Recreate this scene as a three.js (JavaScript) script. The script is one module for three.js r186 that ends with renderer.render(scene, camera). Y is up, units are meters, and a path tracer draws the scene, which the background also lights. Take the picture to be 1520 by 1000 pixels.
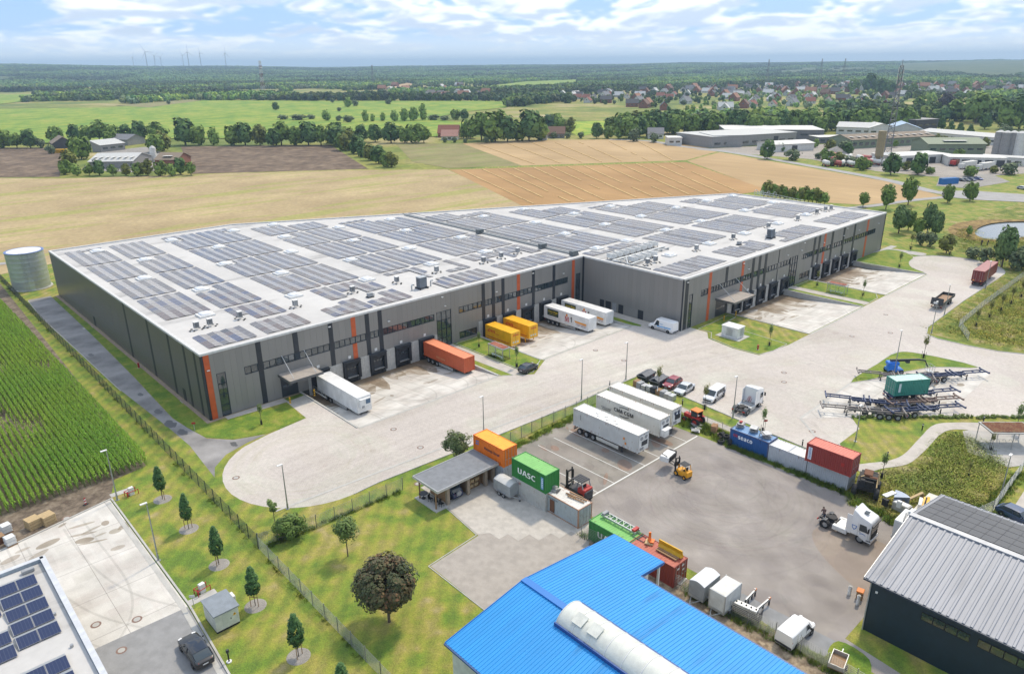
import * as THREE from 'three';
import { mergeGeometries, mergeVertices, toCreasedNormals } from 'three/addons/utils/BufferGeometryUtils.js';
import { RoundedBoxGeometry } from 'three/addons/geometries/RoundedBoxGeometry.js';

// ---------------------------------------------------------------- scene, camera, sky, sun, exposure
const scene = new THREE.Scene();
const renderer = new THREE.WebGLRenderer({ antialias: true });
renderer.setSize(1024, 673);
renderer.toneMapping = THREE.LinearToneMapping;
renderer.toneMappingExposure = 1.08;
renderer.shadowMap.enabled = true;
const YAW = 0.74725, PITCH = 0.35605, ROLL = -0.00818, CH = 52;        // the site's long front runs along +x, north of it is -z
const CAM = new THREE.Vector3(-35.294, CH, 107.989);
const camera = new THREE.PerspectiveCamera(49.43, 1024 / 673, 1, 60000);
camera.position.copy(CAM);
camera.rotation.order = 'YXZ';
camera.rotation.set(-PITCH, -YAW, ROLL);
scene.add(camera);

function rng(seed) { let a = seed >>> 0; return () => { a = (a + 0x6D2B79F5) | 0; let t = Math.imul(a ^ (a >>> 15), 1 | a); t = (t + Math.imul(t ^ (t >>> 7), 61 | t)) ^ t; return ((t ^ (t >>> 14)) >>> 0) / 4294967296; }; }
const hash2 = (x, y, s) => { let h = Math.imul(x, 374761393) + Math.imul(y, 668265263) + Math.imul(s, 1442695041); h = Math.imul(h ^ (h >>> 13), 1274126177); return ((h ^ (h >>> 16)) >>> 0) / 4294967296; };
function vnoise(x, y, s = 0, px = 0, py = 0) {                         // value noise, tiling when px, py > 0
  const xi = Math.floor(x), yi = Math.floor(y), fx = x - xi, fy = y - yi;
  const w = (v, p) => p ? ((v % p) + p) % p : v;
  const u = fx * fx * (3 - 2 * fx), v = fy * fy * (3 - 2 * fy);
  const a = hash2(w(xi, px), w(yi, py), s), b = hash2(w(xi + 1, px), w(yi, py), s), c = hash2(w(xi, px), w(yi + 1, py), s), d = hash2(w(xi + 1, px), w(yi + 1, py), s);
  return a + (b - a) * u + (c - a) * v + (a - b - c + d) * u * v;
}
function fbm(x, y, o = 4, s = 0, p = 0, q = p) { let f = 0, a = 0.5, n = 0; for (let i = 0; i < o; i++) { f += a * vnoise(x, y, s + i * 17, p, q); n += a; x *= 2; y *= 2; p *= 2; q *= 2; a *= 0.5; } return f / n; }
const clamp = (v, a = 0, b = 1) => Math.min(b, Math.max(a, v)), lerp = (a, b, t) => a + (b - a) * t, smooth = (a, b, v) => { const t = clamp((v - a) / (b - a)); return t * t * (3 - 2 * t); };

const SUN = new THREE.Vector3(0.538, 0.832, -0.13).normalize();
{ // broken cumulus over pale blue air, brighter towards the sun's side
  const Wd = 2048, Hd = 2048, data = new Float32Array(Wd * Hd * 4), sa = Math.atan2(SUN.z, SUN.x);
  for (let j = 0; j < Hd; j++) {
    const el = (j + 0.5) / Hd * Math.PI - Math.PI / 2, ed = el * 180 / Math.PI;
    for (let i = 0; i < Wd; i++) {
      const k = (j * Wd + i) * 4;
      const az = ((i + 0.5) / Wd - 0.5) * 2 * Math.PI;
      let r, g, b;
      if (ed < -1.5) { r = 0.34; g = 0.37; b = 0.33; }
      else {
        const e = Math.max(ed, 0), toSun = 0.5 + 0.5 * Math.cos(az - sa);
        const ang = Math.acos(clamp(Math.sin(el) * SUN.y + Math.cos(el) * Math.hypot(SUN.x, SUN.z) * Math.cos(az - sa), -1, 1));
        // clear air
        const up = 1 - Math.exp(-e / 14);
        r = lerp(0.44, 0.24, up); g = lerp(0.70, 0.46, up); b = lerp(1.04, 0.92, up);
        const haze = Math.exp(-e / 1.5); r = lerp(r, 0.84, haze * 0.8); g = lerp(g, 0.97, haze * 0.8); b = lerp(b, 1.12, haze * 0.8);
        const glow = Math.exp(-ang * 2.4); r += glow * 1.1; g += glow * 1.05; b += glow * 0.95;
        // clouds: rows that close up towards the horizon
        const x = az / (2 * Math.PI) * 128, yy = Math.log(e + 1.3) * 4.6;
        const wx = fbm(x * 0.5, yy * 0.8, 3, 91, 64) - 0.5;
        const n = fbm(x * 0.5 + wx * 0.9, yy * 0.7 + wx * 0.9, 6, 7, 64, 0), m = fbm(x * 1.5 + wx * 2, yy * 1.6 + wx * 2.2, 5, 33, 192, 0), f = fbm(x * 4 + wx * 6, yy * 4.4 + wx * 3, 4, 57, 512, 0);
        const d = n * 0.62 + m * 0.38;
        const cov = smooth(0.41, 0.55, d + (f - 0.5) * 0.2 + toSun * 0.05) * smooth(0.2, 1.6, e + n);
        // lit tops and shaded bases: compare with the cloud a little lower
        const yl = Math.log(Math.max(e - 0.6, 0) + 1.3) * 4.6;
        const nl = fbm(x * 0.5 + wx * 0.9, yl * 0.7 + wx * 0.9, 6, 7, 64, 0) * 0.62 + fbm(x * 1.5 + wx * 2, yl * 1.6 + wx * 2.2, 5, 33, 192, 0) * 0.38;
        const lit = clamp(0.52 + (nl - d) * 6.5 + (f - 0.5) * 0.8 + toSun * 0.2);
        const cr = lerp(0.68, 1.2, lit), cg = lerp(0.79, 1.21, lit), cb = lerp(0.95, 1.22, lit);
        const gl = 1 + glow * 0.9;
        r = lerp(r, cr * gl, cov * 0.93); g = lerp(g, cg * gl, cov * 0.93); b = lerp(b, cb * gl, cov * 0.93);
        if (e < 2.2) { const t = Math.pow((2.2 - e) / 2.2, 0.7) * 0.85; r = lerp(r, 1.0 + toSun * 0.2, t); g = lerp(g, 1.12 + toSun * 0.12, t); b = lerp(b, 1.24, t); }
      }
      data[k] = r; data[k + 1] = g; data[k + 2] = b; data[k + 3] = 1;
    }
  }
  const t = new THREE.DataTexture(data, Wd, Hd, THREE.RGBAFormat, THREE.FloatType);
  t.mapping = THREE.EquirectangularReflectionMapping; t.magFilter = t.minFilter = THREE.LinearFilter; t.needsUpdate = true;
  scene.background = t; scene.environment = t;
}
scene.backgroundIntensity = 1; scene.environmentIntensity = 1;
const sun = new THREE.DirectionalLight(0xfff0d8, 3.0);
sun.position.copy(SUN).multiplyScalar(400).add(new THREE.Vector3(60, 0, 0)); sun.target.position.set(60, 0, 0);
sun.castShadow = true; sun.shadow.radius = 8; sun.shadow.mapSize.set(4096, 4096);
Object.assign(sun.shadow.camera, { left: -260, right: 260, top: 260, bottom: -260, near: 10, far: 1200 });
scene.add(sun, sun.target);
scene.fog = new THREE.FogExp2(0xc6e5ff, 0.00013);

// ---------------------------------------------------------------- helpers
const V = (x, y, z) => new THREE.Vector3(x, y, z);
const PI = Math.PI;
// where a sight line of the survey photograph (1520 x 1000) meets the level y: [s, t] = metres along and behind the warehouse front
const SURV = { f: 1085.99, c: Math.cos(PITCH), s: Math.sin(PITCH), cr: Math.cos(ROLL), sr: Math.sin(ROLL) };
function at(px, py, y = 0) {
  const u = px - 760, v = py - 500, a = u * SURV.cr + v * SURV.sr, b = -u * SURV.sr + v * SURV.cr;
  const fy = -SURV.s * SURV.f - SURV.c * b, fz = SURV.c * SURV.f - SURV.s * b, k = (y - CH) / fy;
  const X = a * k, F = fz * k, c = Math.cos(YAW), s = Math.sin(YAW);
  return [CAM.x + X * c + F * s, -CAM.z - X * s + F * c];
}
const ORD = ['first', 'second', 'third', 'fourth', 'fifth', 'sixth', 'seventh', 'eighth', 'ninth', 'tenth', 'eleventh', 'twelfth', 'thirteenth', 'fourteenth', 'fifteenth', 'sixteenth', 'seventeenth', 'eighteenth', 'nineteenth', 'twentieth'];
const used = new Map();
function numbered(n) { const k = used.get(n) || 0; used.set(n, k + 1); return k ? n + '_' + String(k).padStart(3, '0') : n; }
function tag(o, label, category, group, kind) { if (label) o.userData.label = label; if (category) o.userData.category = category; if (group) o.userData.group = group; if (kind) o.userData.kind = kind; return o; }
function thing(name, label, category, s = 0, t = 0, turn = 0, group, y = 0) {
  const o = new THREE.Group(); o.name = numbered(name); scene.add(o);
  o.position.set(s, y, -t); o.rotation.y = turn;
  return tag(o, label, category, group);
}
function copyOf(root, s, t, turn = 0, label, group, y = 0) {
  const c = root.clone(); c.name = numbered(root.name.replace(/_\d{3}$/, '')); scene.add(c);
  c.position.set(s, y, -t); c.rotation.y = turn; c.userData = { ...root.userData };
  if (label) c.userData.label = label; if (group) c.userData.group = group;
  return c;
}
function mesh(name, geo, mat, parent) { const m = new THREE.Mesh(geo, mat); m.name = name; m.castShadow = m.receiveShadow = true; (parent || scene).add(m); return m; }
function planarUV(g) {                                                  // uv in metres, from the axis each face looks along
  const p = g.attributes.position, uv = new Float32Array(p.count * 2);
  const a = V(), b = V(), c = V(), n = V();
  for (let i = 0; i < p.count; i += 3) {
    a.fromBufferAttribute(p, i); b.fromBufferAttribute(p, i + 1); c.fromBufferAttribute(p, i + 2);
    n.subVectors(b, a).cross(V().subVectors(c, a)); const x = Math.abs(n.x), y = Math.abs(n.y), z = Math.abs(n.z);
    [a, b, c].forEach((q, k) => { const j = (i + k) * 2; if (y >= x && y >= z) { uv[j] = q.x; uv[j + 1] = q.z; } else if (x > z) { uv[j] = q.z; uv[j + 1] = q.y; } else { uv[j] = q.x; uv[j + 1] = q.y; } });
  }
  g.setAttribute('uv', new THREE.BufferAttribute(uv, 2)); return g;
}
function flat(g) { g = g.index ? g.toNonIndexed() : g; for (const k of Object.keys(g.attributes)) if (!['position', 'normal', 'uv'].includes(k)) g.deleteAttribute(k); if (!g.attributes.normal) g.computeVertexNormals(); return g; }
class MB {
  constructor() { this.g = []; }
  add(g, m) { g = flat(g.clone()); if (m) g.applyMatrix4(m); this.g.push(g); return this; }
  put(g, x, y, z, rx = 0, ry = 0, rz = 0) { return this.add(g, new THREE.Matrix4().compose(V(x, y, z), new THREE.Quaternion().setFromEuler(new THREE.Euler(rx, ry, rz, 'YXZ')), V(1, 1, 1))); }
  box(x, y, z, w, h, d, ry = 0, rx = 0, rz = 0) { return this.put(new THREE.BoxGeometry(w, h, d), x, y, z, rx, ry, rz); }
  rbox(x, y, z, w, h, d, r = 0.03, ry = 0, rx = 0, rz = 0) { return this.put(new RoundedBoxGeometry(w, h, d, 2, r), x, y, z, rx, ry, rz); }
  cyl(x, y, z, r, h, seg = 14, rx = 0, rz = 0, r2 = r) { return this.put(new THREE.CylinderGeometry(r2, r, h, seg), x, y, z, rx, 0, rz); }
  bar(p, q, r, seg = 7, r2 = r) { const d = V().subVectors(q, p), L = d.length(); return this.add(new THREE.CylinderGeometry(r2, r, L, seg), new THREE.Matrix4().compose(V().addVectors(p, q).multiplyScalar(0.5), new THREE.Quaternion().setFromUnitVectors(V(0, 1, 0), d.normalize()), V(1, 1, 1))); }
  beam(p, q, w, h) { const d = V().subVectors(q, p), L = d.length(); const m = new THREE.Matrix4().lookAt(V(), d, V(0, 1, 0)); m.setPosition(V().addVectors(p, q).multiplyScalar(0.5)); return this.add(new THREE.BoxGeometry(w, h, L), m); }
  prism(pts, depth, x = 0, y = 0, z = 0, ry = 0, bevel = 0) {            // outline in x-y, thick along z, centred
    const s = new THREE.Shape(pts.map(p => new THREE.Vector2(p[0], p[1])));
    const g = new THREE.ExtrudeGeometry(s, { depth: depth - 2 * bevel, bevelEnabled: bevel > 0, bevelSize: bevel, bevelThickness: bevel, bevelOffset: -bevel, bevelSegments: 1 }); g.translate(0, 0, -depth / 2 + bevel);
    return this.put(g, x, y, z, 0, ry, 0);
  }
  geo(uv = true) { const g = this.g.length > 1 ? mergeGeometries(this.g, false) : this.g[0]; return uv ? planarUV(g) : g; }
  build(name, mat, parent, uv = true) { return mesh(name, this.geo(uv), mat, parent); }
}
const box1 = (x, y, z, w, h, d, ry) => new MB().box(x, y, z, w, h, d, ry);
// cross-sections lofted along x: each station is [x, [[y, halfWidth], ...]] from the bottom edge up to the crown
function loft(stations, crease = 0.6) {
  const pos = [], ring = st => { const r = []; st[1].forEach(([y, w]) => r.push(V(st[0], y, w))); for (let i = st[1].length - 1; i >= 0; i--) r.push(V(st[0], st[1][i][0], -st[1][i][1])); return r; };
  const R = stations.map(ring), n = R[0].length, tri = (a, b, c) => pos.push(...a.toArray(), ...b.toArray(), ...c.toArray());
  for (let i = 0; i < R.length - 1; i++) for (let k = 0; k < n; k++) { const a = R[i][k], b = R[i][(k + 1) % n], c = R[i + 1][(k + 1) % n], d = R[i + 1][k]; tri(a, d, c); tri(a, c, b); }
  for (const [r, s] of [[R[0], 1], [R[R.length - 1], -1]]) { const h = n / 2; for (let k = 0; k < h - 1; k++) { const a = r[k], b = r[k + 1], c = r[n - 2 - k], d = r[n - 1 - k]; if (s > 0) { tri(a, b, c); tri(a, c, d); } else { tri(a, c, b); tri(a, d, c); } } }
  const g = new THREE.BufferGeometry(); g.setAttribute('position', new THREE.Float32BufferAttribute(pos, 3));
  g.computeVertexNormals(); return toCreasedNormals(g, crease);
}
// textures and materials
function dtex(n, fn, srgb = false, m = n) {
  const d = new Uint8Array(n * m * 4);
  for (let j = 0; j < m; j++) for (let i = 0; i < n; i++) { const c = fn(i / n, j / m, i, j), k = (j * n + i) * 4; for (let q = 0; q < 3; q++) { const v = clamp(Array.isArray(c) ? c[q] : c); d[k + q] = 255 * (srgb ? (v <= 0.0031308 ? v * 12.92 : 1.055 * Math.pow(v, 1 / 2.4) - 0.055) : v); } d[k + 3] = 255; }
  const t = new THREE.DataTexture(d, n, m); t.wrapS = t.wrapT = THREE.RepeatWrapping; t.magFilter = THREE.LinearFilter; t.minFilter = THREE.LinearMipmapLinearFilter; t.generateMipmaps = true; if (srgb) t.colorSpace = THREE.SRGBColorSpace; t.needsUpdate = true; return t;
}
function rep(t, m, n = m) { const c = t.clone(); c.repeat.set(1 / m, 1 / n); c.needsUpdate = true; return c; }
const lin = (r, g, b) => new THREE.Color().setRGB(r, g, b);
const mixc = (a, b, t) => a.map((v, i) => v + (b[i] - v) * t);
const T = {};
T.metal = dtex(512, (u, v) => { const a = fbm(u * 3, v * 48, 3, 61, 3, 48), b = fbm(u * 6, v * 6, 5, 67, 6), c = fbm(u * 2, v * 26, 4, 69, 2, 26); let k = 0.80 + 0.16 * a + 0.2 * (b - 0.3); k *= 1 - 0.3 * smooth(0.60, 0.78, c * 0.7 + b * 0.35); return [k, k, k]; }, true);
T.mottle = dtex(512, (u, v) => { const n = fbm(u * 6, v * 6, 5, 3, 6), f = fbm(u * 64, v * 64, 2, 9, 64); const k = 0.74 + 0.34 * n + 0.14 * (f - 0.5); return [k, k, k * 0.99]; }, true);
T.fine = dtex(256, (u, v) => fbm(u * 32, v * 32, 3, 21, 32));
const plain = (r, g, b, rough = 0.6, metal = 0, extra = {}) => new THREE.MeshStandardMaterial({ color: lin(r, g, b), roughness: rough, metalness: metal, ...extra });
const worn = (r, g, b, rough = 0.6, metal = 0, m = 3, extra = {}) => plain(r, g, b, rough, metal, { map: rep(T.mottle, m), ...extra });
const paint = (r, g, b, rough = 0.35) => new THREE.MeshPhysicalMaterial({ color: lin(r, g, b), roughness: rough, clearcoat: 0.7, clearcoatRoughness: 0.12 });
const M = {
  white: worn(0.72, 0.72, 0.70, 0.5), cream: worn(0.62, 0.61, 0.55, 0.6), grey: worn(0.30, 0.31, 0.32, 0.6), dark: worn(0.04, 0.043, 0.05, 0.55), black: plain(0.014, 0.014, 0.015, 0.7), rubber: worn(0.022, 0.022, 0.023, 0.85, 0, 1),
  steel: worn(0.42, 0.43, 0.44, 0.45, 0.6), galv: worn(0.48, 0.50, 0.51, 0.42, 0.55), anth: worn(0.030, 0.036, 0.046, 0.5), rust: worn(0.16, 0.07, 0.035, 0.85, 0, 1), wood: worn(0.30, 0.18, 0.09, 0.8, 0, 1), woodpale: worn(0.52, 0.38, 0.2, 0.8, 0, 1), concrete: worn(0.44, 0.43, 0.40, 0.9, 0, 4),
  red: worn(0.42, 0.03, 0.025, 0.5), yellow: worn(0.72, 0.40, 0.01, 0.45), orange: worn(0.70, 0.20, 0.02, 0.5), blue: worn(0.02, 0.09, 0.32, 0.5), green: worn(0.03, 0.2, 0.05, 0.5),
  glass: new THREE.MeshPhysicalMaterial({ color: lin(0.025, 0.04, 0.048), roughness: 0.04, metalness: 0, ior: 2.0, specularIntensity: 1 }),
  lamp: plain(0.8, 0.8, 0.78, 0.25), redlens: plain(0.4, 0.01, 0.01, 0.2), amber: plain(0.8, 0.3, 0.02, 0.25),
};
function lettering(w, h, draw, pxm = 128) {                              // flat print on a clear sheet: canvas with transparency
  const c = document.createElement('canvas'); c.width = Math.min(1024, Math.round(w * pxm)); c.height = Math.min(512, Math.round(h * pxm)); const x = c.getContext('2d');
  x.clearRect(0, 0, c.width, c.height); x.save(); x.scale(c.width / w, c.height / h); draw(x, w, h); x.restore();
  const t = new THREE.CanvasTexture(c); t.colorSpace = THREE.SRGBColorSpace;
  return new THREE.MeshStandardMaterial({ map: t, transparent: true, alphaTest: 0.4, roughness: 0.5, side: THREE.DoubleSide });
}
function text(x, s, cx, cy, size, col, wmax, font = 'bold', fam = 'sans-serif') { x.font = `${font} ${size * 100}px ${fam}`; x.fillStyle = col; x.textAlign = 'center'; x.textBaseline = 'middle'; const w = x.measureText(s).width / 100; x.save(); x.translate(cx, cy); const k = wmax ? wmax / w : 1; x.scale(k / 100, 1 / 100); x.fillText(s, 0, 0); x.restore(); }
// a printed sheet lying 6 mm proud of a face; ry turns its front from +z
function decal(parent, mat, x, y, z, w, h, ry = 0, name = 'lettering') { const m = mesh(name, new THREE.PlaneGeometry(w, h), mat, parent); m.position.set(x, y, z); m.rotation.y = ry; m.castShadow = false; return m; }

// ---------------------------------------------------------------- the ground
const tint = (n, m, pal, seed, extra) => dtex(n, (u, v) => {           // tiling ground cover from a palette, coarse to fine
  const a = fbm(u * 4, v * 4, 5, seed, 4), b = fbm(u * 18, v * 18, 4, seed + 5, 18), f = vnoise(u * n / 2, v * n / 2, seed + 9, n / 2, n / 2);
  const k = clamp((a - 0.5) * 0.85 + (b - 0.5) * 1.6 + 0.42) * (pal.length - 1), i = Math.min(pal.length - 2, Math.floor(k));
  let c = mixc(pal[i], pal[i + 1], k - i); const g = (0.72 + 0.56 * f) * (0.93 + 0.14 * vnoise(u * n / 9, v * n / 9, seed + 3, 0, 0)); c = c.map(q => q * g);
  return extra ? extra(u, v, c) : c;
}, true);
T.lawn = tint(1024, 0, [[0.105, 0.172, 0.018], [0.155, 0.205, 0.024], [0.21, 0.225, 0.032], [0.255, 0.23, 0.052], [0.30, 0.25, 0.105]], 40, (u, v, c) => { const m = 1 + 0.10 * Math.sin((u * 15 + v * 15 + 0.06 * Math.sin(v * 12.6)) * 2 * PI); return [c[0] * m, c[1] * m, c[2]]; });
T.fresh = tint(512, 0, [[0.090, 0.165, 0.012], [0.135, 0.198, 0.016], [0.19, 0.225, 0.024], [0.225, 0.225, 0.042]], 61);
T.rough = tint(1024, 0, [[0.10, 0.14, 0.018], [0.16, 0.19, 0.026], [0.23, 0.22, 0.045], [0.30, 0.255, 0.10], [0.36, 0.31, 0.15]], 83);
T.soil = tint(512, 0, [[0.09, 0.065, 0.045], [0.13, 0.10, 0.07], [0.18, 0.14, 0.10], [0.22, 0.18, 0.13]], 101);
T.gravel = dtex(512, (u, v, i, j) => { const k = 0.55 + 0.6 * hash2(i >> 1, j >> 1, 5) + 0.3 * (fbm(u * 8, v * 8, 3, 8, 8) - 0.5); return [0.30 * k, 0.28 * k, 0.25 * k]; }, true);
T.asphalt = dtex(512, (u, v, i, j) => { const k = 0.7 + 0.35 * hash2(i, j, 3) + 0.9 * (fbm(u * 5, v * 5, 5, 14, 5) - 0.5); return [0.255 * k, 0.245 * k, 0.235 * k]; }, true);
const ground = (tex, m, rough = 0.95, extra = {}) => new THREE.MeshStandardMaterial({ map: rep(tex, m), roughness: rough, ...extra });
const G = {
  lawn: ground(T.lawn, 34, 0.95, { bumpMap: rep(T.fine, 2.2), bumpScale: 0.03 }), fresh: ground(T.fresh, 22, 0.95, { bumpMap: rep(T.fine, 2.2), bumpScale: 0.03 }), rough: ground(T.rough, 30, 1, { bumpMap: rep(T.fine, 3), bumpScale: 0.12 }),
  soil: ground(T.soil, 9), gravel: ground(T.gravel, 7), asphalt: ground(T.asphalt, 14, 0.85), meadow: ground(T.fresh, 260, 1), far: ground(T.rough, 700, 1),
};
function ring(pts) { return pts.map(p => new THREE.Vector2(p[0], p[1])); }
function sheet(name, pts, y, mat, holes = [], kind = 'structure', parent) {
  const s = new THREE.Shape(ring(pts)); holes.forEach(h => s.holes.push(new THREE.Path(ring(h))));
  const g = new THREE.ShapeGeometry(s); g.rotateX(-PI / 2);
  const m = mesh(numbered(name), planarUV(flat(g)), mat, parent); m.position.y = y; m.castShadow = false; if (kind) m.userData.kind = kind; return m;
}
const rect = (s0, s1, t0, t1) => [[s0, t0], [s1, t0], [s1, t1], [s0, t1]];
function arc(cs, ct, r, a0, a1, n = 14) { const o = []; for (let i = 0; i <= n; i++) { const a = (a0 + (a1 - a0) * i / n) * PI / 180; o.push([cs + r * Math.cos(a), ct + r * Math.sin(a)]); } return o; }
const P = list => list.map(p => at(p[0], p[1]));
function curve(pts, closed = true, n = 4) {                             // smooth outline through points
  const c = new THREE.CatmullRomCurve3(pts.map(p => V(p[0], 0, p[1])), closed, 'centripetal'); return c.getPoints(pts.length * n).slice(0, closed ? -1 : undefined).map(p => [p.x, p.z]);
}
// the four loading bays dip 1.25 m towards the docks, so the ground has openings there
const BAYS = [[15.6, 44.3, 0, -18.2], [55.4, 82.2, 0, -18.2], [104.6, 130, -27.35, -46.4], [143, 169.2, -27.35, -46.4]];
const bayHoles = BAYS.map(b => rect(b[0], b[1], b[2] - 0.02, b[3]));
const POND = curve(P([[1447, 345], [1466, 333], [1500, 329], [1560, 330], [1570, 350], [1520, 352], [1490, 356], [1462, 354]]));
sheet('ground', rect(-9000, 13500, -1500, 13500), -0.06, G.far, [rect(-139, 419, -189, 199)]);
sheet('grass_ground', rect(-140, 420, -190, 200), 0, G.lawn, [...bayHoles, POND]);
{ const w = sheet('pond_water', rect(200, 300, -70, -20), -0.25, new THREE.MeshPhysicalMaterial({ color: lin(0.16, 0.18, 0.19), roughness: 0.12, ior: 1.5 })); w.name = 'pond_water'; }
sheet('pond_bank', curve(P([[1408, 343], [1422, 331], [1462, 326], [1500, 326], [1560, 326], [1580, 345], [1530, 354], [1490, 358], [1455, 358], [1425, 352]])), 0.034, ground(T.soil, 20, 1, { color: lin(1.5, 1.3, 0.6) }), [POND]);

// beige pavers of the big yard, with a turning loop at either end
const YARD = [...arc(5.2, -22.3, 11.6, 115, 270, 16), [9, -33.7], [26, -34.7], [46, -35.6], [54.5, -35.4], [62, -35.6], [62, -38], [60.8, -46], [59.6, -59], [58.2, -75.4], [63.4, -71.2], [70.4, -71.2], [73.6, -68.4], [84.4, -78.9], [95, -89.5], [200, -195], [205, -160], [123, -80], [121, -76], [120.2, -71], [120.1, -65.5], [121.5, -63], [126, -61.7], [151, -60.8], [178, -60.6], ...arc(182.5, -48.6, 11.9, -95, 112, 18), [172.8, -41.6], [169.6, -46.4], [169.2, -46.6], [104.6, -46.6], [95.8, -46.6], [86.6, -45.4], [86.2, -40], [87.6, -33.6], [90.5, -31.5], [90.5, -27.36], [87.1, -27.36], [87.1, 0], [82.2, 0], [82.2, -18.3], [56.6, -18.3], [49.6, -22.2], [44.3, -18.3], [15.6, -18.3], [15.6, -1.6], [11.9, -2], [11.4, -9.6], [4.6, -10.6]];
function yardTexture() {
  const W = 2048, H = 1024, S0 = -12, T0 = 2, SW = 220, TH = 110, c = document.createElement('canvas'); c.width = W; c.height = H; const x = c.getContext('2d');
  x.fillStyle = 'rgb(180,172,164)'; x.fillRect(0, 0, W, H);
  x.save(); x.scale(W / SW, H / TH); x.translate(-S0, T0); x.scale(1, -1); x.translate(0, 0);  // now in s, t metres (t negative downwards)
  const r = rng(71);
  for (let i = 0; i < 900; i++) { x.fillStyle = r() < 0.5 ? 'rgba(150,142,132,0.05)' : 'rgba(222,216,206,0.06)'; x.beginPath(); x.ellipse(S0 + r() * SW, -r() * TH, 1 + r() * 7, 0.6 + r() * 3, r() * 3, 0, 7); x.fill(); }
  const tyre = (cs, ct, rad, a0, a1, al = 0.08) => { for (const d of [0, 2]) { x.strokeStyle = `rgba(86,80,76,${al * 0.5})`; x.lineWidth = 0.32; x.beginPath(); x.arc(cs, ct, rad + d, a0, a1); x.stroke(); } };
  for (let i = 0; i < 16; i++) tyre(4 + r() * 2, -22 + r() * 2, 4.5 + r() * 5, r() * 6, 7 + r() * 4, 0.045);
  for (let i = 0; i < 14; i++) tyre(182 + r() * 3, -49 + r() * 2, 4 + r() * 5, r() * 6, 7 + r() * 3, 0.07);
  for (let i = 0; i < 46; i++) { const s = 15 + r() * 150; tyre(s, -46 - r() * 18, 7 + r() * 9, r() * 6, r() * 3 + 5, 0.035 + r() * 0.05); }
  for (let i = 0; i < 40; i++) { x.strokeStyle = 'rgba(105,98,92,0.025)'; x.lineWidth = 0.5 + r(); x.beginPath(); const t = -20 - r() * 14; x.moveTo(0, t); x.bezierCurveTo(40, t + r() * 4, 70, t - r() * 6, 110, t - 8 - r() * 18); x.stroke(); }
  for (let i = 0; i < 46; i++) { x.fillStyle = `rgba(95,85,74,${0.05 + r() * 0.08})`; x.beginPath(); x.ellipse(r() * 195, -20 - r() * 50, 0.2 + r() * 1.1, 0.2 + r() * 0.5, r() * 3, 0, 7); x.fill(); }
  x.restore();
  const im = x.getImageData(0, 0, W, H), d = im.data;
  for (let j = 0; j < H; j++) for (let i = 0; i < W; i++) { const k = (j * W + i) * 4, n = (hash2(i, j, 2) - 0.5) * 15 + (vnoise(i / 3, j / 3, 4) - 0.5) * 9 + (fbm(i / 160, j / 160, 4, 6) - 0.5) * 22 + ((i + j) % 4 < 2 ? 1.5 : -1.5); d[k] += n; d[k + 1] += n; d[k + 2] += n * 0.98; }
  x.putImageData(im, 0, 0);
  const t = new THREE.CanvasTexture(c); t.colorSpace = THREE.SRGBColorSpace; t.wrapS = t.wrapT = THREE.ClampToEdgeWrapping;
  t.repeat.set(1 / SW, -1 / TH); t.offset.set(-S0 / SW, 1 + (-T0) / TH - 0 + 0); t.userData = { S0, T0, SW, TH }; return t;
}
function surfUV(m, S0, T1, SW, TH) { const p = m.geometry.attributes.position, u = m.geometry.attributes.uv; for (let i = 0; i < p.count; i++) u.setXY(i, (p.getX(i) - S0) / SW, 1 - (T1 + p.getZ(i)) / TH); }
{
  const t = yardTexture(); t.repeat.set(1, 1); t.offset.set(0, 0);
  const y = sheet('yard_paving', YARD, 0.012, new THREE.MeshStandardMaterial({ map: t, roughness: 0.9 }));
  surfUV(y, -12, 2, 220, 110);
}
// kerbs: real steps along a line of points
function kerb(pts, name = 'kerb', h = 0.1, w = 0.16, mat = M.concrete, y = 0) {
  const b = new MB(); for (let i = 0; i + 1 < pts.length; i++) { const p = pts[i], q = pts[i + 1]; if (Math.hypot(p[0] - q[0], p[1] - q[1]) < 0.05) continue; b.beam(V(p[0], y + h / 2, -p[1]), V(q[0], y + h / 2, -q[1]), w, h); }
  const m = b.build(numbered(name), mat); m.userData.kind = 'structure'; return m;
}
kerb(YARD.slice(16, 24)); kerb(YARD.slice(23, 27)); kerb(YARD.slice(32, 56));
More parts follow.
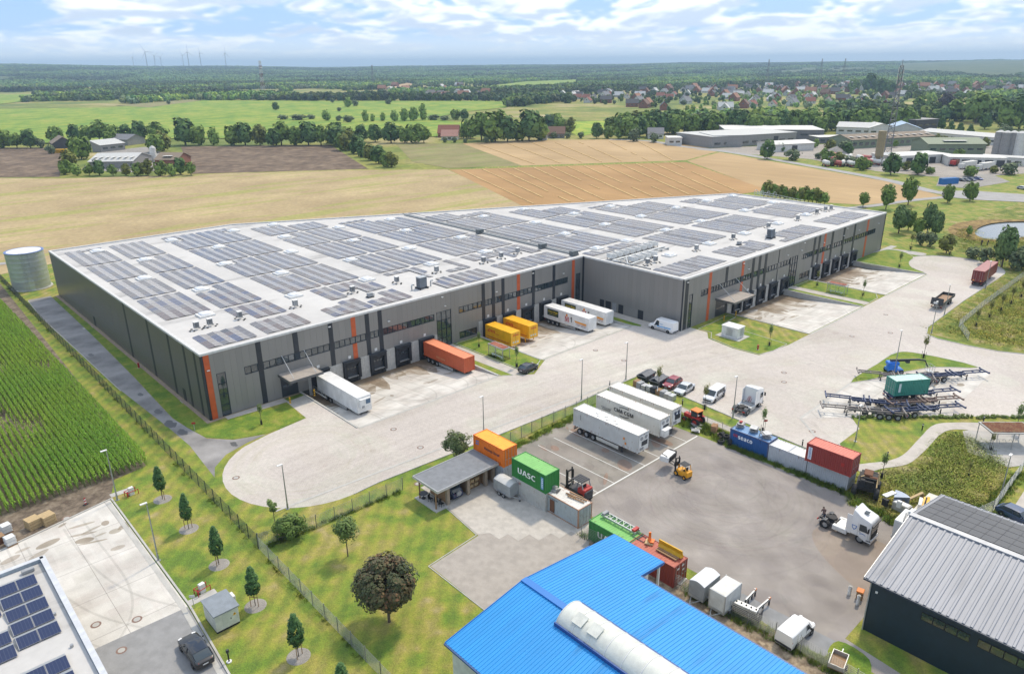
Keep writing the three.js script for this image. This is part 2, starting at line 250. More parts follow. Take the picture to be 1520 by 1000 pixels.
// concrete loading bays: sloping slab, side walls
function bayTexture(seed, w, d, dirt = 1) {
  const W = 768, H = 512, c = document.createElement('canvas'); c.width = W; c.height = H; const x = c.getContext('2d'), r = rng(seed);
  x.fillStyle = 'rgb(188,184,176)'; x.fillRect(0, 0, W, H); x.save(); x.scale(W / w, H / d);
  for (let i = 0; i < 140; i++) { x.fillStyle = r() < 0.5 ? 'rgba(215,212,205,0.12)' : 'rgba(150,142,128,0.10)'; x.fillRect(r() * w, r() * d, 1 + r() * 5, 0.5 + r() * 3); }
  // damp, dirty run-off near the docks, drying in streaks
  for (let i = 0; i < 46 * dirt; i++) { const s = r() * w, l = 1.5 + Math.pow(r(), 1.6) * 8.5; x.fillStyle = `rgba(104,86,64,${0.26 + r() * 0.34})`; x.beginPath(); x.moveTo(s - 0.4 - r() * 1.6, 0); x.lineTo(s + 0.5 + r() * 2.4, 0); x.lineTo(s + 0.9 + r(), l * 0.7); x.lineTo(s + r() * 1.2, l); x.lineTo(s - 0.5, l * 0.8); x.fill(); }
  if (dirt) { x.fillStyle = 'rgba(118,98,74,0.5)'; x.fillRect(0, 0, w, 1.1); }
  for (let i = 0; i < 36; i++) { x.fillStyle = `rgba(106,92,72,${0.25 + r() * 0.35})`; x.beginPath(); x.ellipse(r() * w, 2 + r() * 9, 0.3 + r() * 1.3, 0.15 + r() * 0.4, (r() - 0.5) * 0.8, 0, 7); x.fill(); }
  for (let i = 0; i < 12; i++) { x.strokeStyle = 'rgba(70,66,62,0.12)'; x.lineWidth = 0.25; x.beginPath(); const s = r() * w; x.moveTo(s, 3); x.bezierCurveTo(s, d * 0.6, s + 2, d * 0.8, s + (r() - 0.4) * 14, d); x.stroke(); }
  x.strokeStyle = 'rgba(95,90,84,0.55)'; x.lineWidth = 0.05; for (let s = 5; s < w; s += 5) { x.beginPath(); x.moveTo(s, 0); x.lineTo(s, d); x.stroke(); } for (let t = 6; t < d; t += 6) { x.beginPath(); x.moveTo(0, t); x.lineTo(w, t); x.stroke(); }
  x.restore();
  const im = x.getImageData(0, 0, W, H), q = im.data; for (let j = 0; j < H; j++) for (let i = 0; i < W; i++) { const k = (j * W + i) * 4, n = (hash2(i, j, seed) - 0.5) * 14 + (fbm(i / 60, j / 40, 4, seed) - 0.5) * 40; q[k] += n; q[k + 1] += n; q[k + 2] += n; } x.putImageData(im, 0, 0);
  const t = new THREE.CanvasTexture(c); t.colorSpace = THREE.SRGBColorSpace; return t;
}
const DIP = 1.25;
BAYS.forEach((b, i) => {
  const [s0, s1, t0, t1] = b, w = s1 - s0, d = t0 - t1, n = 10, pos = [], uv = [], h = q => q < 0.3 ? -DIP : -DIP * (1 - (q - 0.3) / 0.7) ;
  for (let k = 0; k < n; k++) { const a = k / n, c = (k + 1) / n, q = [[s0, a], [s1, a], [s1, c], [s0, c]].map(([s, f]) => [s, h(f) + 0.014 * f, -(t0 - f * d)]); for (const j of [0, 3, 2, 0, 2, 1]) { pos.push(...q[j]); uv.push((q[j][0] - s0) / w, 1 - (q[j][2] + t0) / d); } }
  const g = new THREE.BufferGeometry(); g.setAttribute('position', new THREE.Float32BufferAttribute(pos, 3)); g.setAttribute('uv', new THREE.Float32BufferAttribute(uv, 2)); g.computeVertexNormals();
  const m = mesh(numbered('loading_bay'), g, new THREE.MeshStandardMaterial({ map: bayTexture(200 + i * 7, w, d), roughness: 0.75 })); m.userData.kind = 'structure';
  // kerb walls that hold the higher ground on either side
  const wall = new MB(); for (const s of [s0 - 0.16, s1 + 0.16]) { wall.prism([[0, -DIP - 0.1], [d * 0.3, -DIP - 0.1], [d, -0.1], [d, 0.12], [0, 0.14]], 0.3, s, 0, -t0, -PI / 2); }
  const wm = wall.build(numbered('bay_retaining_wall'), M.concrete); wm.userData.kind = 'structure';
});
// asphalt service lane along the west side, with its patched surface
const LANE = [[-1.6, 94], [-6.4, 94], [-7.1, 77], [-6.8, 50], [-6.6, 22], [-5.6, 2], [-5.4, -6], [-5.9, -12], [-6.3, -17.2], [-5.2, -14.6], [-2.6, -12.2], [1.2, -10.9], [4.4, -10.4], [0, -8.6], [-2.7, -5.4], [-3.5, 0], [-4, 5], [-3.6, 15], [-3.1, 26], [-2.4, 50], [-1.8, 72]];
sheet('service_lane', LANE, 0.008, G.asphalt);
kerb([[-6.5, 93], [-7.2, 77], [-6.9, 50], [-6.7, 22]], 'lane_kerb', 0.06, 0.12);
{ const r = rng(5), mt = plain(0.085, 0.085, 0.085, 0.5); for (const [s, t, a] of [[-5, 3, 2], [-4.6, -1, 1.6], [-4.8, 9, 1.4], [-5.6, 44, 1.2], [-0.5, -10, 1.1], [-4.7, 18, 1]]) { const o = []; for (let i = 0; i < 18; i++) { const q = i / 18 * 2 * PI, k = a * (0.5 + 0.5 * vnoise(i * 0.9, s, 3)); o.push([s + 0.5 * k * Math.cos(q), t + k * 1.1 * Math.sin(q)]); } sheet('tar_patch', curve(o), 0.0125, mt); } }
const bedMat = ground(T.gravel, 4, 0.95, { color: lin(1.1, 0.9, 0.75) });
sheet('wall_gravel_strip', [[-0.7, 93.3], [-0.05, 93.3], [-0.05, -0.05], [15.5, -0.05], [15.5, -0.5], [-0.7, -0.7]], 0.02, bedMat);
for (const [s0, s1, t] of [[-3.5, -0.7, 3.2 + 7], [-2.5, -0.7, 62]]) sheet('garden_path', rect(s0, s1, t - 0.6, t + 0.6), 0.024, M.concrete);
const paveGrey = worn(0.42, 0.40, 0.37, 0.9, 0, 5), pavePink = worn(0.47, 0.43, 0.38, 0.9, 0, 5);
sheet('footpath', [[2.2, -0.3], [12.2, -0.3], [12.2, -2.1], [2.2, -1.5]], 0.03, pavePink);
sheet('footpath', [[45.8, -0.02], [48.6, -0.02], [48.9, -21], [46.6, -20]], 0.02, pavePink);
sheet('footpath', [[82.35, -0.05], [87, -0.05], [87, -27.2], [82.5, -19]], 0.03, pavePink);
sheet('footpath', [[132, -27.4], [134.5, -27.4], [134.3, -46.4], [132.2, -46.4]], 0.02, pavePink);
sheet('footpath', [[56.4, -37.8], [57.8, -37.8], [57.2, -50], [56.6, -62.5], [55.2, -62.5], [55.8, -50]], 0.03, pavePink);
// islands of lawn in the paving
function lawn(name, pts, y = 0.045, mat = G.fresh, k = true) { sheet(name, pts, y, mat); if (k) kerb([...pts, pts[0]], 'lawn_kerb', 0.07, 0.12); }
lawn('lawn_island', [[44.7, -0.3], [45.7, -0.3], [46.5, -20], [44.7, -18.6]]);
lawn('lawn_island', [[49.0, -0.5], [55.0, -0.5], [55.1, -18.2], [50, -21.4], [49.2, -21]]);
lawn('lawn_island', [[82.6, -6], [84.4, -6], [84.4, -19.5], [83.4, -19.8], [82.6, -17.6]]);
lawn('lawn_island', [[91, -29], [96, -29], [103, -28.6], [103.2, -30.4], [97, -31], [95.8, -46.2], [90.5, -46.1], [87, -45.2], [86.6, -40], [88, -34], [91, -32.2]]);
lawn('lawn_island', [[134.6, -28], [142.6, -28], [142.6, -44.4], [139, -46.2], [134.6, -46.2]]);
lawn('lawn_island', [[130.3, -28], [132, -28], [132, -46.2], [130.3, -46.2]]);
lawn('lawn_island', curve([[169.5, -28], [187, -28], [190, -29], [190.5, -32], [186, -37.2], [179, -38.6], [173.5, -41.4], [170, -45.9], [169.6, -40]], true, 3));
lawn('lawn_island', curve([[86.2, -62.9], [98, -62.6], [107, -63], [108.8, -65], [109.6, -76], [103.5, -70]], true, 3));
lawn('corner_lawn', [[-0.8, 92], [-1.7, 90], [-2.3, 50], [-3, 26], [-3.5, 15], [-3.9, 5], [-3.4, 0], [-2.6, -5.2], [0, -8.4], [4.6, -10.2], [11, -9.4], [11.8, -2.3], [2, -1.7], [-0.8, -0.8]], 0.04, G.fresh, false);
sheet('east_footpath', rect(169, 196, -29, -27.2), 0.02, paveGrey);
// chassis stand: smoother concrete with a dark edge
{ const m = sheet('concrete_stand', [[67.2, -63.5], [86, -62.9], [109.6, -76.6], [107, -78.4], [84.6, -78.6]], 0.028, new THREE.MeshStandardMaterial({ map: rep(bayTexture(333, 30, 20, 0), 30, 20), roughness: 0.8 })); m.material.map.wrapS = m.material.map.wrapT = THREE.RepeatWrapping; }
// lower depot yard: grey pavers, worn parking bays, white lines
{
  const W = 1536, H = 2048, w = 34, d = 64, c = document.createElement('canvas'); c.width = W; c.height = H; const x = c.getContext('2d'), r = rng(91);
  x.fillStyle = 'rgb(139,132,125)'; x.fillRect(0, 0, W, H); x.save(); x.scale(W / w, H / d); x.translate(-20, -38);   // s, -t
  x.fillStyle = 'rgba(126,118,108,0.42)'; x.fillRect(22, 39, 32, 17);
  for (let i = 0; i < 260; i++) { x.fillStyle = r() < 0.6 ? 'rgba(92,86,78,0.06)' : 'rgba(190,184,176,0.06)'; x.beginPath(); x.ellipse(20 + r() * w, 38 + r() * d, 0.5 + r() * 3, 0.4 + r() * 1.6, r() * 3, 0, 7); x.fill(); }
  for (let i = 0; i < 70; i++) { x.fillStyle = r() < 0.3 ? 'rgba(140,72,40,0.22)' : `rgba(70,66,58,${0.05 + r() * 0.12})`; x.beginPath(); x.ellipse(23 + r() * 24, 40 + r() * 14, 0.15 + r() * 0.9, 0.15 + r() * 1.6, r(), 0, 7); x.fill(); }
  for (let i = 0; i < 42; i++) { x.strokeStyle = `rgba(80,76,72,${0.03 + r() * 0.035})`; x.lineWidth = 0.25; x.beginPath(); x.arc(36 + r() * 8, 62 + r() * 8, 3 + r() * 11, r() * 6, r() * 6 + 2.4); x.stroke(); }
  x.fillStyle = 'rgba(140,112,86,0.25)'; x.beginPath(); x.ellipse(38, 90, 5, 12, 0.3, 0, 7); x.fill();
  x.restore();
  const im = x.getImageData(0, 0, W, H), q = im.data; for (let j = 0; j < H; j++) for (let i = 0; i < W; i++) { const k = (j * W + i) * 4, n = (hash2(i, j, 7) - 0.5) * 14 + (fbm(i / 90, j / 90, 4, 17) - 0.5) * 30 + ((i % 9 < 1 || (j + ((i / 9 | 0) % 2) * 2) % 5 < 1) ? -9 : 2); q[k] += n; q[k + 1] += n; q[k + 2] += n; } x.putImageData(im, 0, 0);
  const t = new THREE.CanvasTexture(c); t.colorSpace = THREE.SRGBColorSpace;
  const m = sheet('depot_yard', [[23, -41.5], [28, -39.8], [40, -39], [50.4, -39], [51, -57], [50.8, -79], [49.4, -86.8], [39, -88.7], [26, -88.7], [24.5, -101], [23.4, -101], [24, -79], [23.8, -60]], 0.008, new THREE.MeshStandardMaterial({ map: t, roughness: 0.9 }));
  surfUV(m, 20, -38, w, d);
}
function line(pts, w = 0.12, y = 0.02, mat = plain(0.62, 0.62, 0.58, 0.7), name = 'painted_line') { const b = new MB(); for (let i = 0; i + 1 < pts.length; i++) b.beam(V(pts[i][0], 0, -pts[i][1]), V(pts[i + 1][0], 0, -pts[i + 1][1]), w, 0.003); const m = b.build(numbered(name), mat); m.position.y = y; m.castShadow = false; m.userData.kind = 'structure'; }
for (const [a, b] of [[[15.6, -18.45], [44.3, -18.45]], [[55.4, -18.5], [82.2, -18.5]], [[104.6, -46.75], [130, -46.75]], [[143, -46.8], [169.2, -46.8]], [[56.5, -75.2], [67.2, -63.4]], [[67.2, -63.4], [107, -62.5]], [[-4, -30.5], [58, -34.6]]]) line([a, b], 0.36, 0.036, M.concrete, 'drain_channel');
line([[25.6, -55.5], [50.7, -55.6]], 0.2);
for (const s of [28.3, 31.6, 34.9, 38.2, 41.5, 44.8, 48.1]) line([[s, -55.4], [s, -41.2]], 0.1);
// courtyard by the carport: pale pavers stepping into darker slabs
sheet('courtyard', [[3.4, -62.5], [3.6, -52.4], [11.1, -51.8], [12.2, -43], [22.4, -38.5], [22.8, -60], [21.6, -66.5], [3.2, -66.5]], 0.008, worn(0.36, 0.325, 0.285, 0.9, 0, 4));
sheet('courtyard_paving', [[11.2, -51.6], [12.3, -43], [12.4, -38.6], [22.2, -38.6], [21.6, -50], [22.6, -60], [19.6, -60], [19.6, -58.8], [17.6, -58.8], [17.6, -57.4], [15.6, -57.4], [15.6, -55.8], [13.8, -55.8], [13.8, -54], [12.4, -54], [12.4, -52.4]], 0.02, worn(0.47, 0.435, 0.385, 0.9, 0, 3));
kerb([[3.3, -66], [3.4, -52.3], [11, -51.6], [12.1, -43]], 'court_edging', 0.06, 0.1);
// gravel strip, lawns and parking apron below the container wall
sheet('gravel_strip', [[13.6, -66], [21.9, -60], [22.6, -70], [21.4, -90], [21, -101], [13, -101]], 0.012, ground(T.soil, 6, 1, { color: lin(1.75, 1.75, 1.65) }));
sheet('parking_apron', [[23.4, -76.5], [24.6, -78.6], [25, -88.6], [22.3, -88.4], [22, -84]], 0.018, worn(0.25, 0.255, 0.26, 0.9, 0, 4));
sheet('verge_patch', curve([[23.6, -75.2], [25.2, -76.4], [24.4, -78.4], [23.2, -77]]), 0.03, G.fresh);
sheet('verge_patch', curve([[22.6, -88.6], [25.2, -88.4], [25, -91.4], [22.2, -92.2]]), 0.03, G.fresh);
// concrete pad and grey drive at the lower left
{ const t = bayTexture(444, 26, 26, 0); t.wrapS = t.wrapT = THREE.RepeatWrapping; const m = sheet('concrete_pad', [[-60, -26], [-31, -16.2], [-18.3, -13.3], [-18.5, -40.4], [-60, -39.4]], 0.014, new THREE.MeshStandardMaterial({ map: t, roughness: 0.8 })); surfUV(m, -44, -13, 26, 28); }
sheet('paved_drive', [[-60, -39.4], [-18.5, -40.4], [-19.2, -52], [-20, -70], [-60, -70]], 0.014, worn(0.27, 0.27, 0.27, 0.9, 0, 4));
kerb([[-31, -16.1], [-18.1, -13.2], [-18.3, -40.4], [-19.1, -52], [-19.9, -70]], 'pad_kerb', 0.12, 0.2);
line([[-18.7, -13.8], [-18.9, -40], [-19.7, -52]], 0.5, 0.03, M.concrete, 'pad_gutter');
sheet('bare_soil', [[-60, -22], [-31, -15.9], [-18.2, -13.2], [-16.4, -8.4], [-12, -7.6], [-60, -6]], 0.01, G.soil);
sheet('corn_field_soil', [[-12, -7.4], [-7.6, 141], [-120, 141], [-120, -30], [-30, -8]], 0.006, G.soil);
for (const [a, b, t] of [[-18, -15.6, -12.4], [-18.2, -15.4, -40]]) sheet('hydrant_path', rect(a, b, t - 0.5, t + 0.5), 0.02, M.concrete);
// south-east: footpath, wild meadow, hedge verge
const PATHO = curve([[58.4, -75.2], [60.6, -76.2], [63.5, -78], [66.5, -78.8], [73.5, -78.6], [80, -78.6], [82.8, -80.4], [88, -85.8], [96, -94], [96, -96.5], [87, -88], [82.4, -84], [80.6, -81.4], [78.4, -80.4], [70, -80.5], [64.4, -80.2], [61, -78.4], [58, -77]], true, 4);
sheet('curved_footpath', PATHO, 0.05, pavePink);
sheet('shelter_floor', [[80.6, -82.2], [83.4, -83.8], [90, -89], [83, -96], [73.6, -90], [74.2, -84.8]], 0.04, paveGrey);
sheet('wild_meadow', [[58, -78], [61, -78.6], [64.4, -80.4], [70, -80.6], [78.4, -80.6], [80.6, -82], [79.4, -84], [74, -84.5], [73.4, -89.6], [66, -91.4], [56, -89.6], [48.6, -88.2], [50.9, -79], [51.4, -76]], 0.02, G.rough);
sheet('meadow_bank', [[122, -62.9], [126, -62.2], [186, -61], [196, -58], [200, -44], [230, -30], [420, -40], [420, -190], [210, -190], [124, -80.5], [121.4, -76]], 0.02, G.rough, [POND]);
sheet('site_road', [[48, -93], [59, -93.4], [73.5, -93], [90, -110], [60, -110]], 0.03, pavePink);
sheet('access_path', curve([[190.5, -27.6], [192.5, -33], [192.4, -38.5], [189, -38], [188.8, -32], [187.8, -27.6]], true, 4), 0.03, paveGrey);
// manhole covers and gully grates
for (const [px, py] of [[584, 637], [624, 664], [350, 709], [884, 520], [926, 535], [1315, 467], [1322, 494], [1265, 499], [1164, 553], [1164, 567], [1206, 640], [98, 769], [203, 919], [142, 927], [620, 718], [180, 965]]) {
  const [s, t] = at(px, py), o = thing('manhole_cover', null, null, s, t, 0, null, 0.02); o.userData.kind = 'structure';
  mesh('ring', flat(new THREE.RingGeometry(0.32, 0.5, 24).rotateX(-PI / 2)), worn(0.23, 0.15, 0.12, 0.9, 0, 1), o); const c = new MB().cyl(0, 0.006, 0, 0.32, 0.012, 20).build('lid', M.concrete, o); c.castShadow = false;
}

// ---------------------------------------------------------------- the warehouse
const WB = 87.11, WC = -27.35, WD = 187.9, WE = 93.3, WH = 11.1;
const backEdge = s => s < 44.8 ? 93.3 : 92.8 - 0.4975 * (s - 44.8);
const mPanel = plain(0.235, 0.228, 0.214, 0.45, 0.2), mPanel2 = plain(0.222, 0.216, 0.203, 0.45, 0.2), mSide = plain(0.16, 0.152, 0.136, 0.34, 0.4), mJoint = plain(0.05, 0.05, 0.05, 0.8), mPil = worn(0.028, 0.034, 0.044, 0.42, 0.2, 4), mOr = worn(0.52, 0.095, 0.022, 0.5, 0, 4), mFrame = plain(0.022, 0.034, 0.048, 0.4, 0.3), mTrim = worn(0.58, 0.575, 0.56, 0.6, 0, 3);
T.roof = dtex(1024, (u, v) => { const a = fbm(u * 5, v * 5, 5, 201, 5), b = fbm(u * 40, v * 40, 3, 203, 40), c = fbm(u * 3, v * 12, 4, 207, 3, 12); const k = 0.405 + 0.13 * a + 0.06 * (b - 0.5) - 0.26 * smooth(0.6, 0.8, c) * b; return [k, k * 0.975, k * 0.93]; }, true);
const mRoof = new THREE.MeshStandardMaterial({ map: rep(T.roof, 46), roughness: 0.75 });
const wh = thing('warehouse', 'huge grey warehouse with orange stripes, dark dock doors and a flat roof of solar panels', 'warehouse', 0, 0);
const foot = (o, h0, h1) => { const p = [[o, o], [WB + o, o], [WB + o, WC + o], [WD - o, WC + o], [186.8 - o, 22.15 - o], [44.8, 92.8 - o], [o, WE - o]]; const s = new THREE.Shape(ring(p)); const g = new THREE.ExtrudeGeometry(s, { depth: h1 - h0, bevelEnabled: false }); g.rotateX(-PI / 2); g.translate(0, h0, 0); return planarUV(flat(g)); };
mesh('wall_core', foot(0.14, -DIP - 0.3, 10.8), mJoint, wh);
{ const m = sheet('roof', [[0.3, 0.3], [WB + 0.3, 0.3], [WB + 0.3, WC + 0.3], [WD - 0.3, WC + 0.3], [186.5, 22], [44.8, 92.4], [0.3, WE - 0.3]], 10.86, mRoof, [], null, wh); m.name = 'roof'; }
function strip(name, pts, w, y0, y1, mat, inset = w / 2) { const b = new MB(); for (let i = 0; i + 1 < pts.length; i++) b.beam(V(pts[i][0], (y0 + y1) / 2, -pts[i][1]), V(pts[i + 1][0], (y0 + y1) / 2, -pts[i + 1][1]), w, y1 - y0); b.build(name, mat, wh); }
for (const [p, q] of [[[0.24, -0.05], [0.24, WE]], [[0.5, 0.2], [WB + 0.45, 0.2]], [[WB + 0.2, -0.06], [WB + 0.2, WC + 0.5]], [[WB, WC + 0.24], [WD + 0.05, WC + 0.24]], [[WD - 0.2, WC + 0.5], [186.6, 22.2]], [[186.4, 22], [44.8, 92.5]], [[44.8, 92.6], [0.5, WE - 0.2]]]) strip('parapet', [p, q], 0.52, 10.8, WH + 0.06, mTrim);
// panels, one by one, 12 mm apart, standing 8 cm proud of the core
const panelGeo = new Map();
function pane(w, h, d, bev = 0) { const k = [w, h, d].map(v => v.toFixed(2)).join(); if (!panelGeo.has(k)) panelGeo.set(k, planarUV(flat(new THREE.BoxGeometry(w, h, d)))); return panelGeo.get(k); }
const prn = rng(12);
// wall: origin and direction of a wall run; n is outward. fields are filled with upright panels
function Wall(s0, t0, ds, dt, ns, nt) {
  const ry = Math.atan2(dt, ds);
  return {
    ry, pos: (q, y, off) => [s0 + ds * q + ns * off, y, -(t0 + dt * q + nt * off)],
    put(name, q, y, w, h, off, d, mat, parent = wh) { const m = mesh(name, pane(w, h, d), mat, parent); m.position.set(...this.pos(q, y, off)); m.rotation.y = ry; return m; },
    fill(q0, q1, y0, y1, wid = 1.15, mats = [mPanel, mPanel2], name = 'wall_panel') { const n = Math.max(1, Math.round((q1 - q0) / wid)), w = (q1 - q0) / n; for (let i = 0; i < n; i++) this.put(name, q0 + w * (i + 0.5), (y0 + y1) / 2, w - 0.014, y1 - y0, -0.05 + (prn() - 0.5) * 0.006, 0.1, mats[prn() < 0.75 ? 0 : 1]); },
    stripe(q, w, y0, y1, mat = mPil, name = 'pilaster') { this.put(name, q + w / 2, (y0 + y1) / 2, w - 0.004, y1 - y0, -0.04, 0.12, mat); },
    window(q0, q1, y0, y1, pw = 1.15, name = 'window', rows = 1) {
      const g = new THREE.Group(); g.name = name; wh.add(g); const f = new MB(), n = Math.max(1, Math.round((q1 - q0) / pw)), w = (q1 - q0) / n, cx = (q0 + q1) / 2, hh = (y1 - y0) / rows, L = q1 - q0;
      f.box(0, y0 + 0.045, 0, L, 0.09, 0.11).box(0, y1 - 0.045, 0, L, 0.09, 0.11); for (let i = 0; i <= n; i++) f.box(-L / 2 + w * i + (i ? (i == n ? -0.045 : 0) : 0.045), (y0 + y1) / 2, 0, 0.09, y1 - y0 - 0.18, 0.1); for (let k = 1; k < rows; k++) f.box(0, y0 + hh * k, 0, L - 0.1, 0.08, 0.09);
      const fm = f.build('frame', mFrame, g); fm.position.set(...this.pos(cx, 0, -0.05)); fm.rotation.y = ry;
      for (let k = 0; k < rows; k++) for (let i = 0; i < n; i++) { const p = this.put('pane', q0 + w * (i + 0.5), y0 + hh * (k + 0.5), w - 0.1, hh - 0.1, -0.10, 0.02, M.glass, g); p.rotation.y = ry + (prn() - 0.5) * 0.015; p.rotation.x = (prn() - 0.5) * 0.02; }
      return g;
    },
  };
}
const F1 = Wall(0, 0, 1, 0, 0, -1), F2 = Wall(0, WC, 1, 0, 0, -1), SW = Wall(0, WE, 0, -1, -1, 0), IW = Wall(WB, 0, 0, -1, -1, 0), EW = Wall(WD, WC, -0.022, 1, 1, 0), NW = Wall(44.8, 92.8, -0.9999, 0.011, 0, 1), BW = Wall(186.8, 22.15, -0.8953, 0.4454, 0.4454, 0.8953);
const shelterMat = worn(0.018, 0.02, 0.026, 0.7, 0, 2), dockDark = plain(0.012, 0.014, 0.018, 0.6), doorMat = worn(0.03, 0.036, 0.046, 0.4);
function dock(W, q, busy) {                                              // dock shelter, sectional door, leveller, bumpers
  const g = new THREE.Group(); g.name = 'dock_door'; wh.add(g); g.position.set(...W.pos(q, 0, 0)); g.rotation.y = W.ry;
  const f = new MB(); f.box(-1.5, 1.2, 0.25, 0.4, 3.4, 0.6).box(1.5, 1.2, 0.25, 0.4, 3.4, 0.6).box(0, 2.72, 0.25, 2.6, 0.44, 0.6); f.build('shelter', shelterMat, g);
  box1(0, 3.0, 0.3, 3.5, 0.1, 0.85).build('shelter_roof', M.anth, g);
  const c = new MB(); c.box(-1.22, 1.0, 0.5, 0.2, 3, 0.05).box(1.22, 1.0, 0.5, 0.2, 3, 0.05).box(0, 2.4, 0.5, 2.5, 0.35, 0.05); c.build('curtain', dockDark, g);
  if (!busy) { for (let k = 0; k < 4; k++) box1(0, 0.3 + k * 0.58, 0.03, 2.5, 0.56, 0.05).build('door_section', doorMat, g); const v = new MB(); for (const x of [-0.75, 0, 0.75]) v.box(x, 1.46, 0.06, 0.5, 0.24, 0.03); v.build('vision_panel', M.glass, g); }
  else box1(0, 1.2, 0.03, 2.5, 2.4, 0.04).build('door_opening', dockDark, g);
  box1(0, -0.06, 0.32, 2.1, 0.1, 0.5).build('dock_leveller', M.steel, g);
  box1(0, -0.65, 0.1, 2.6, 1.05, 0.1).build('dock_pit', dockDark, g);
  for (const x of [-0.95, 0.95]) box1(x, -0.45, 0.3, 0.26, 0.55, 0.3).build('bumper', M.rubber, g);
  const l = W.put('dock_sign', q - 1.9, 3.62, 0.5, 0.5, 0.02, 0.04, M.white, g); l.position.set(-0.2, 3.62, 0.03); l.rotation.y = 0;
}
function lampBox(W, q, y) { const g = new MB(); g.box(0, 0, 0.14, 0.42, 0.13, 0.28).build('wall_lamp', M.white, wh); const m = wh.children[wh.children.length - 1]; m.position.set(...W.pos(q, y, 0)); m.rotation.y = W.ry; }
function concreteBase(W, q0, q1, docks) { // pale concrete panels between the docks
  const edges = [q0]; docks.forEach(d => { edges.push(d - 1.7, d + 1.7); }); edges.push(q1);
  for (let i = 0; i < edges.length; i += 2) { const a = edges[i], b = edges[i + 1]; if (b - a < 0.15) continue; const n = Math.max(1, Math.round((b - a) / 1.2)), w = (b - a) / n; for (let k = 0; k < n; k++) W.put('concrete_panel', a + w * (k + 0.5), 0.8, w - 0.03, 4.3, -0.04, 0.14, mConc); }
}
const mConc = worn(0.47, 0.46, 0.43, 0.85, 0, 3);
function facade(W, docks, fields, lowTop) {}
{ // ---- west wing front
  const pil = [8.8, 15.25, 21.8, 29.1, 31.8], or = [26.25];
  const D1 = [19.4, 25.6, 31.1, 36.65, 42.1], D2 = [58.3, 63.8, 69.2, 74.65, 80.1];
  F1.put('corner_trim', 0.2, 5.5, 0.36, 11, -0.05, 0.1, mPil); F1.stripe(0.42, 0.88, 0.05, 10.85, mOr, 'orange_stripe');
  // field helper: between uprights, above and below the window band
  const run = (a, b, base, band = true) => { if (band) { F1.fill(a, b, 7.24, 10.8); F1.fill(a, b, base, 5.86); } else F1.fill(a, b, base, 10.8); };
  F1.fill(1.32, 2.02, 0.05, 10.8); F1.fill(2.02, 3.5, 7.36, 10.8); F1.window(2.02, 3.5, 0.05, 7.36, 1.5, 'tall_window', 4); F1.fill(3.5, 6.48, 0.05, 10.8); run(6.48, 8.78, 0.05); F1.stripe(8.8, 0.86, 0.05, 10.85);
  run(9.66, 12.2, 0.05); F1.fill(12.2, 15.2, 7.24, 10.8); F1.fill(12.2, 15.2, 3.9, 5.86); F1.fill(15.2, 17.1, 0, 5.86, 0.95); F1.put('sectional_gate', 14.2, 1.95, 3.9, 3.9, -0.1, 0.06, doorMat); for (let k = 0; k < 4; k++) F1.put('gate_window', 12.9 + k * 0.88, 1.85, 0.72, 0.42, -0.06, 0.04, M.glass);
  F1.stripe(15.25, 0.88, 7.24, 10.85); F1.fill(16.13, 21.78, 7.24, 10.8);
  F1.stripe(21.8, 0.86, 2.95, 10.85); F1.fill(17.1, 21.78, 2.95, 5.86); run(22.66, 26.24, 2.95); F1.stripe(26.25, 0.9, 2.95, 5.86, mOr, 'orange_stripe'); F1.stripe(26.25, 0.9, 7.24, 10.85, mOr, 'orange_stripe');
  run(27.15, 29.08, 2.95); F1.stripe(29.1, 0.86, 2.95, 10.85); run(29.96, 31.78, 2.95); F1.stripe(31.8, 0.86, 2.95, 10.85); run(32.66, 44.9, 2.95);
  for (const [a, b] of [[6.48, 8.78], [9.66, 15.2], [16.13, 21.78], [22.66, 29.08], [29.96, 31.78], [32.66, 38.2], [38.9, 44.4]]) F1.window(a, b, 5.88, 7.22); F1.stripe(15.25, 0.86, 5.9, 7.2, mFrame, 'band_panel'); F1.stripe(38.22, 0.66, 5.9, 7.2, mFrame, 'band_panel'); F1.stripe(44.42, 0.48, 5.86, 7.24, mPanel, 'wall_panel');
  F1.window(44.94, 48.5, 0, 7.35, 1.2, 'entrance_glazing', 4); F1.fill(44.9, 48.5, 7.37, 10.8);
  F1.fill(48.52, 50.45, 0, 10.8); F1.fill(50.45, 55.4, 7.24, 10.8); F1.fill(50.45, 55.0, 2.02, 5.86); F1.fill(50.45, 55.0, -0.3, 0.52); F1.window(50.47, 54.98, 0.54, 2.0, 1.5); F1.fill(55.0, 55.4, 0, 5.86);
  for (const s of [56.5, 59.2, 61.9, 70.75, 77.1]) F1.stripe(s, 0.84, 2.95, 10.85); F1.stripe(66.3, 0.86, 2.95, 5.86, mOr, 'orange_stripe'); F1.stripe(66.3, 0.86, 7.24, 10.85, mOr, 'orange_stripe');
  for (const [a, b] of [[55.4, 56.48], [57.36, 59.18], [60.06, 61.88], [62.76, 66.28], [67.18, 70.73], [71.61, 77.08], [77.96, 82]]) { run(a, b, 2.95); F1.window(a, b, 5.88, 7.22); } F1.window(50.5, 55.38, 5.88, 7.22);
  F1.fill(82, 83.36, 0, 10.8); F1.stripe(83.38, 0.86, 0.05, 10.85, mOr, 'orange_stripe'); F1.fill(84.26, 84.7, 0, 10.8, 0.5); F1.window(84.7, 86.2, 0, 7.35, 1.5, 'tall_window', 4); F1.fill(84.7, 86.2, 7.37, 10.8); F1.fill(86.22, 86.9, 0, 10.8);
  F1.put('downpipe', 86.98, 5.5, 0.16, 11, 0.06, 0.12, mPil);
  concreteBase(F1, 17.1, 44.9, D1); concreteBase(F1, 55.45, 82, D2);
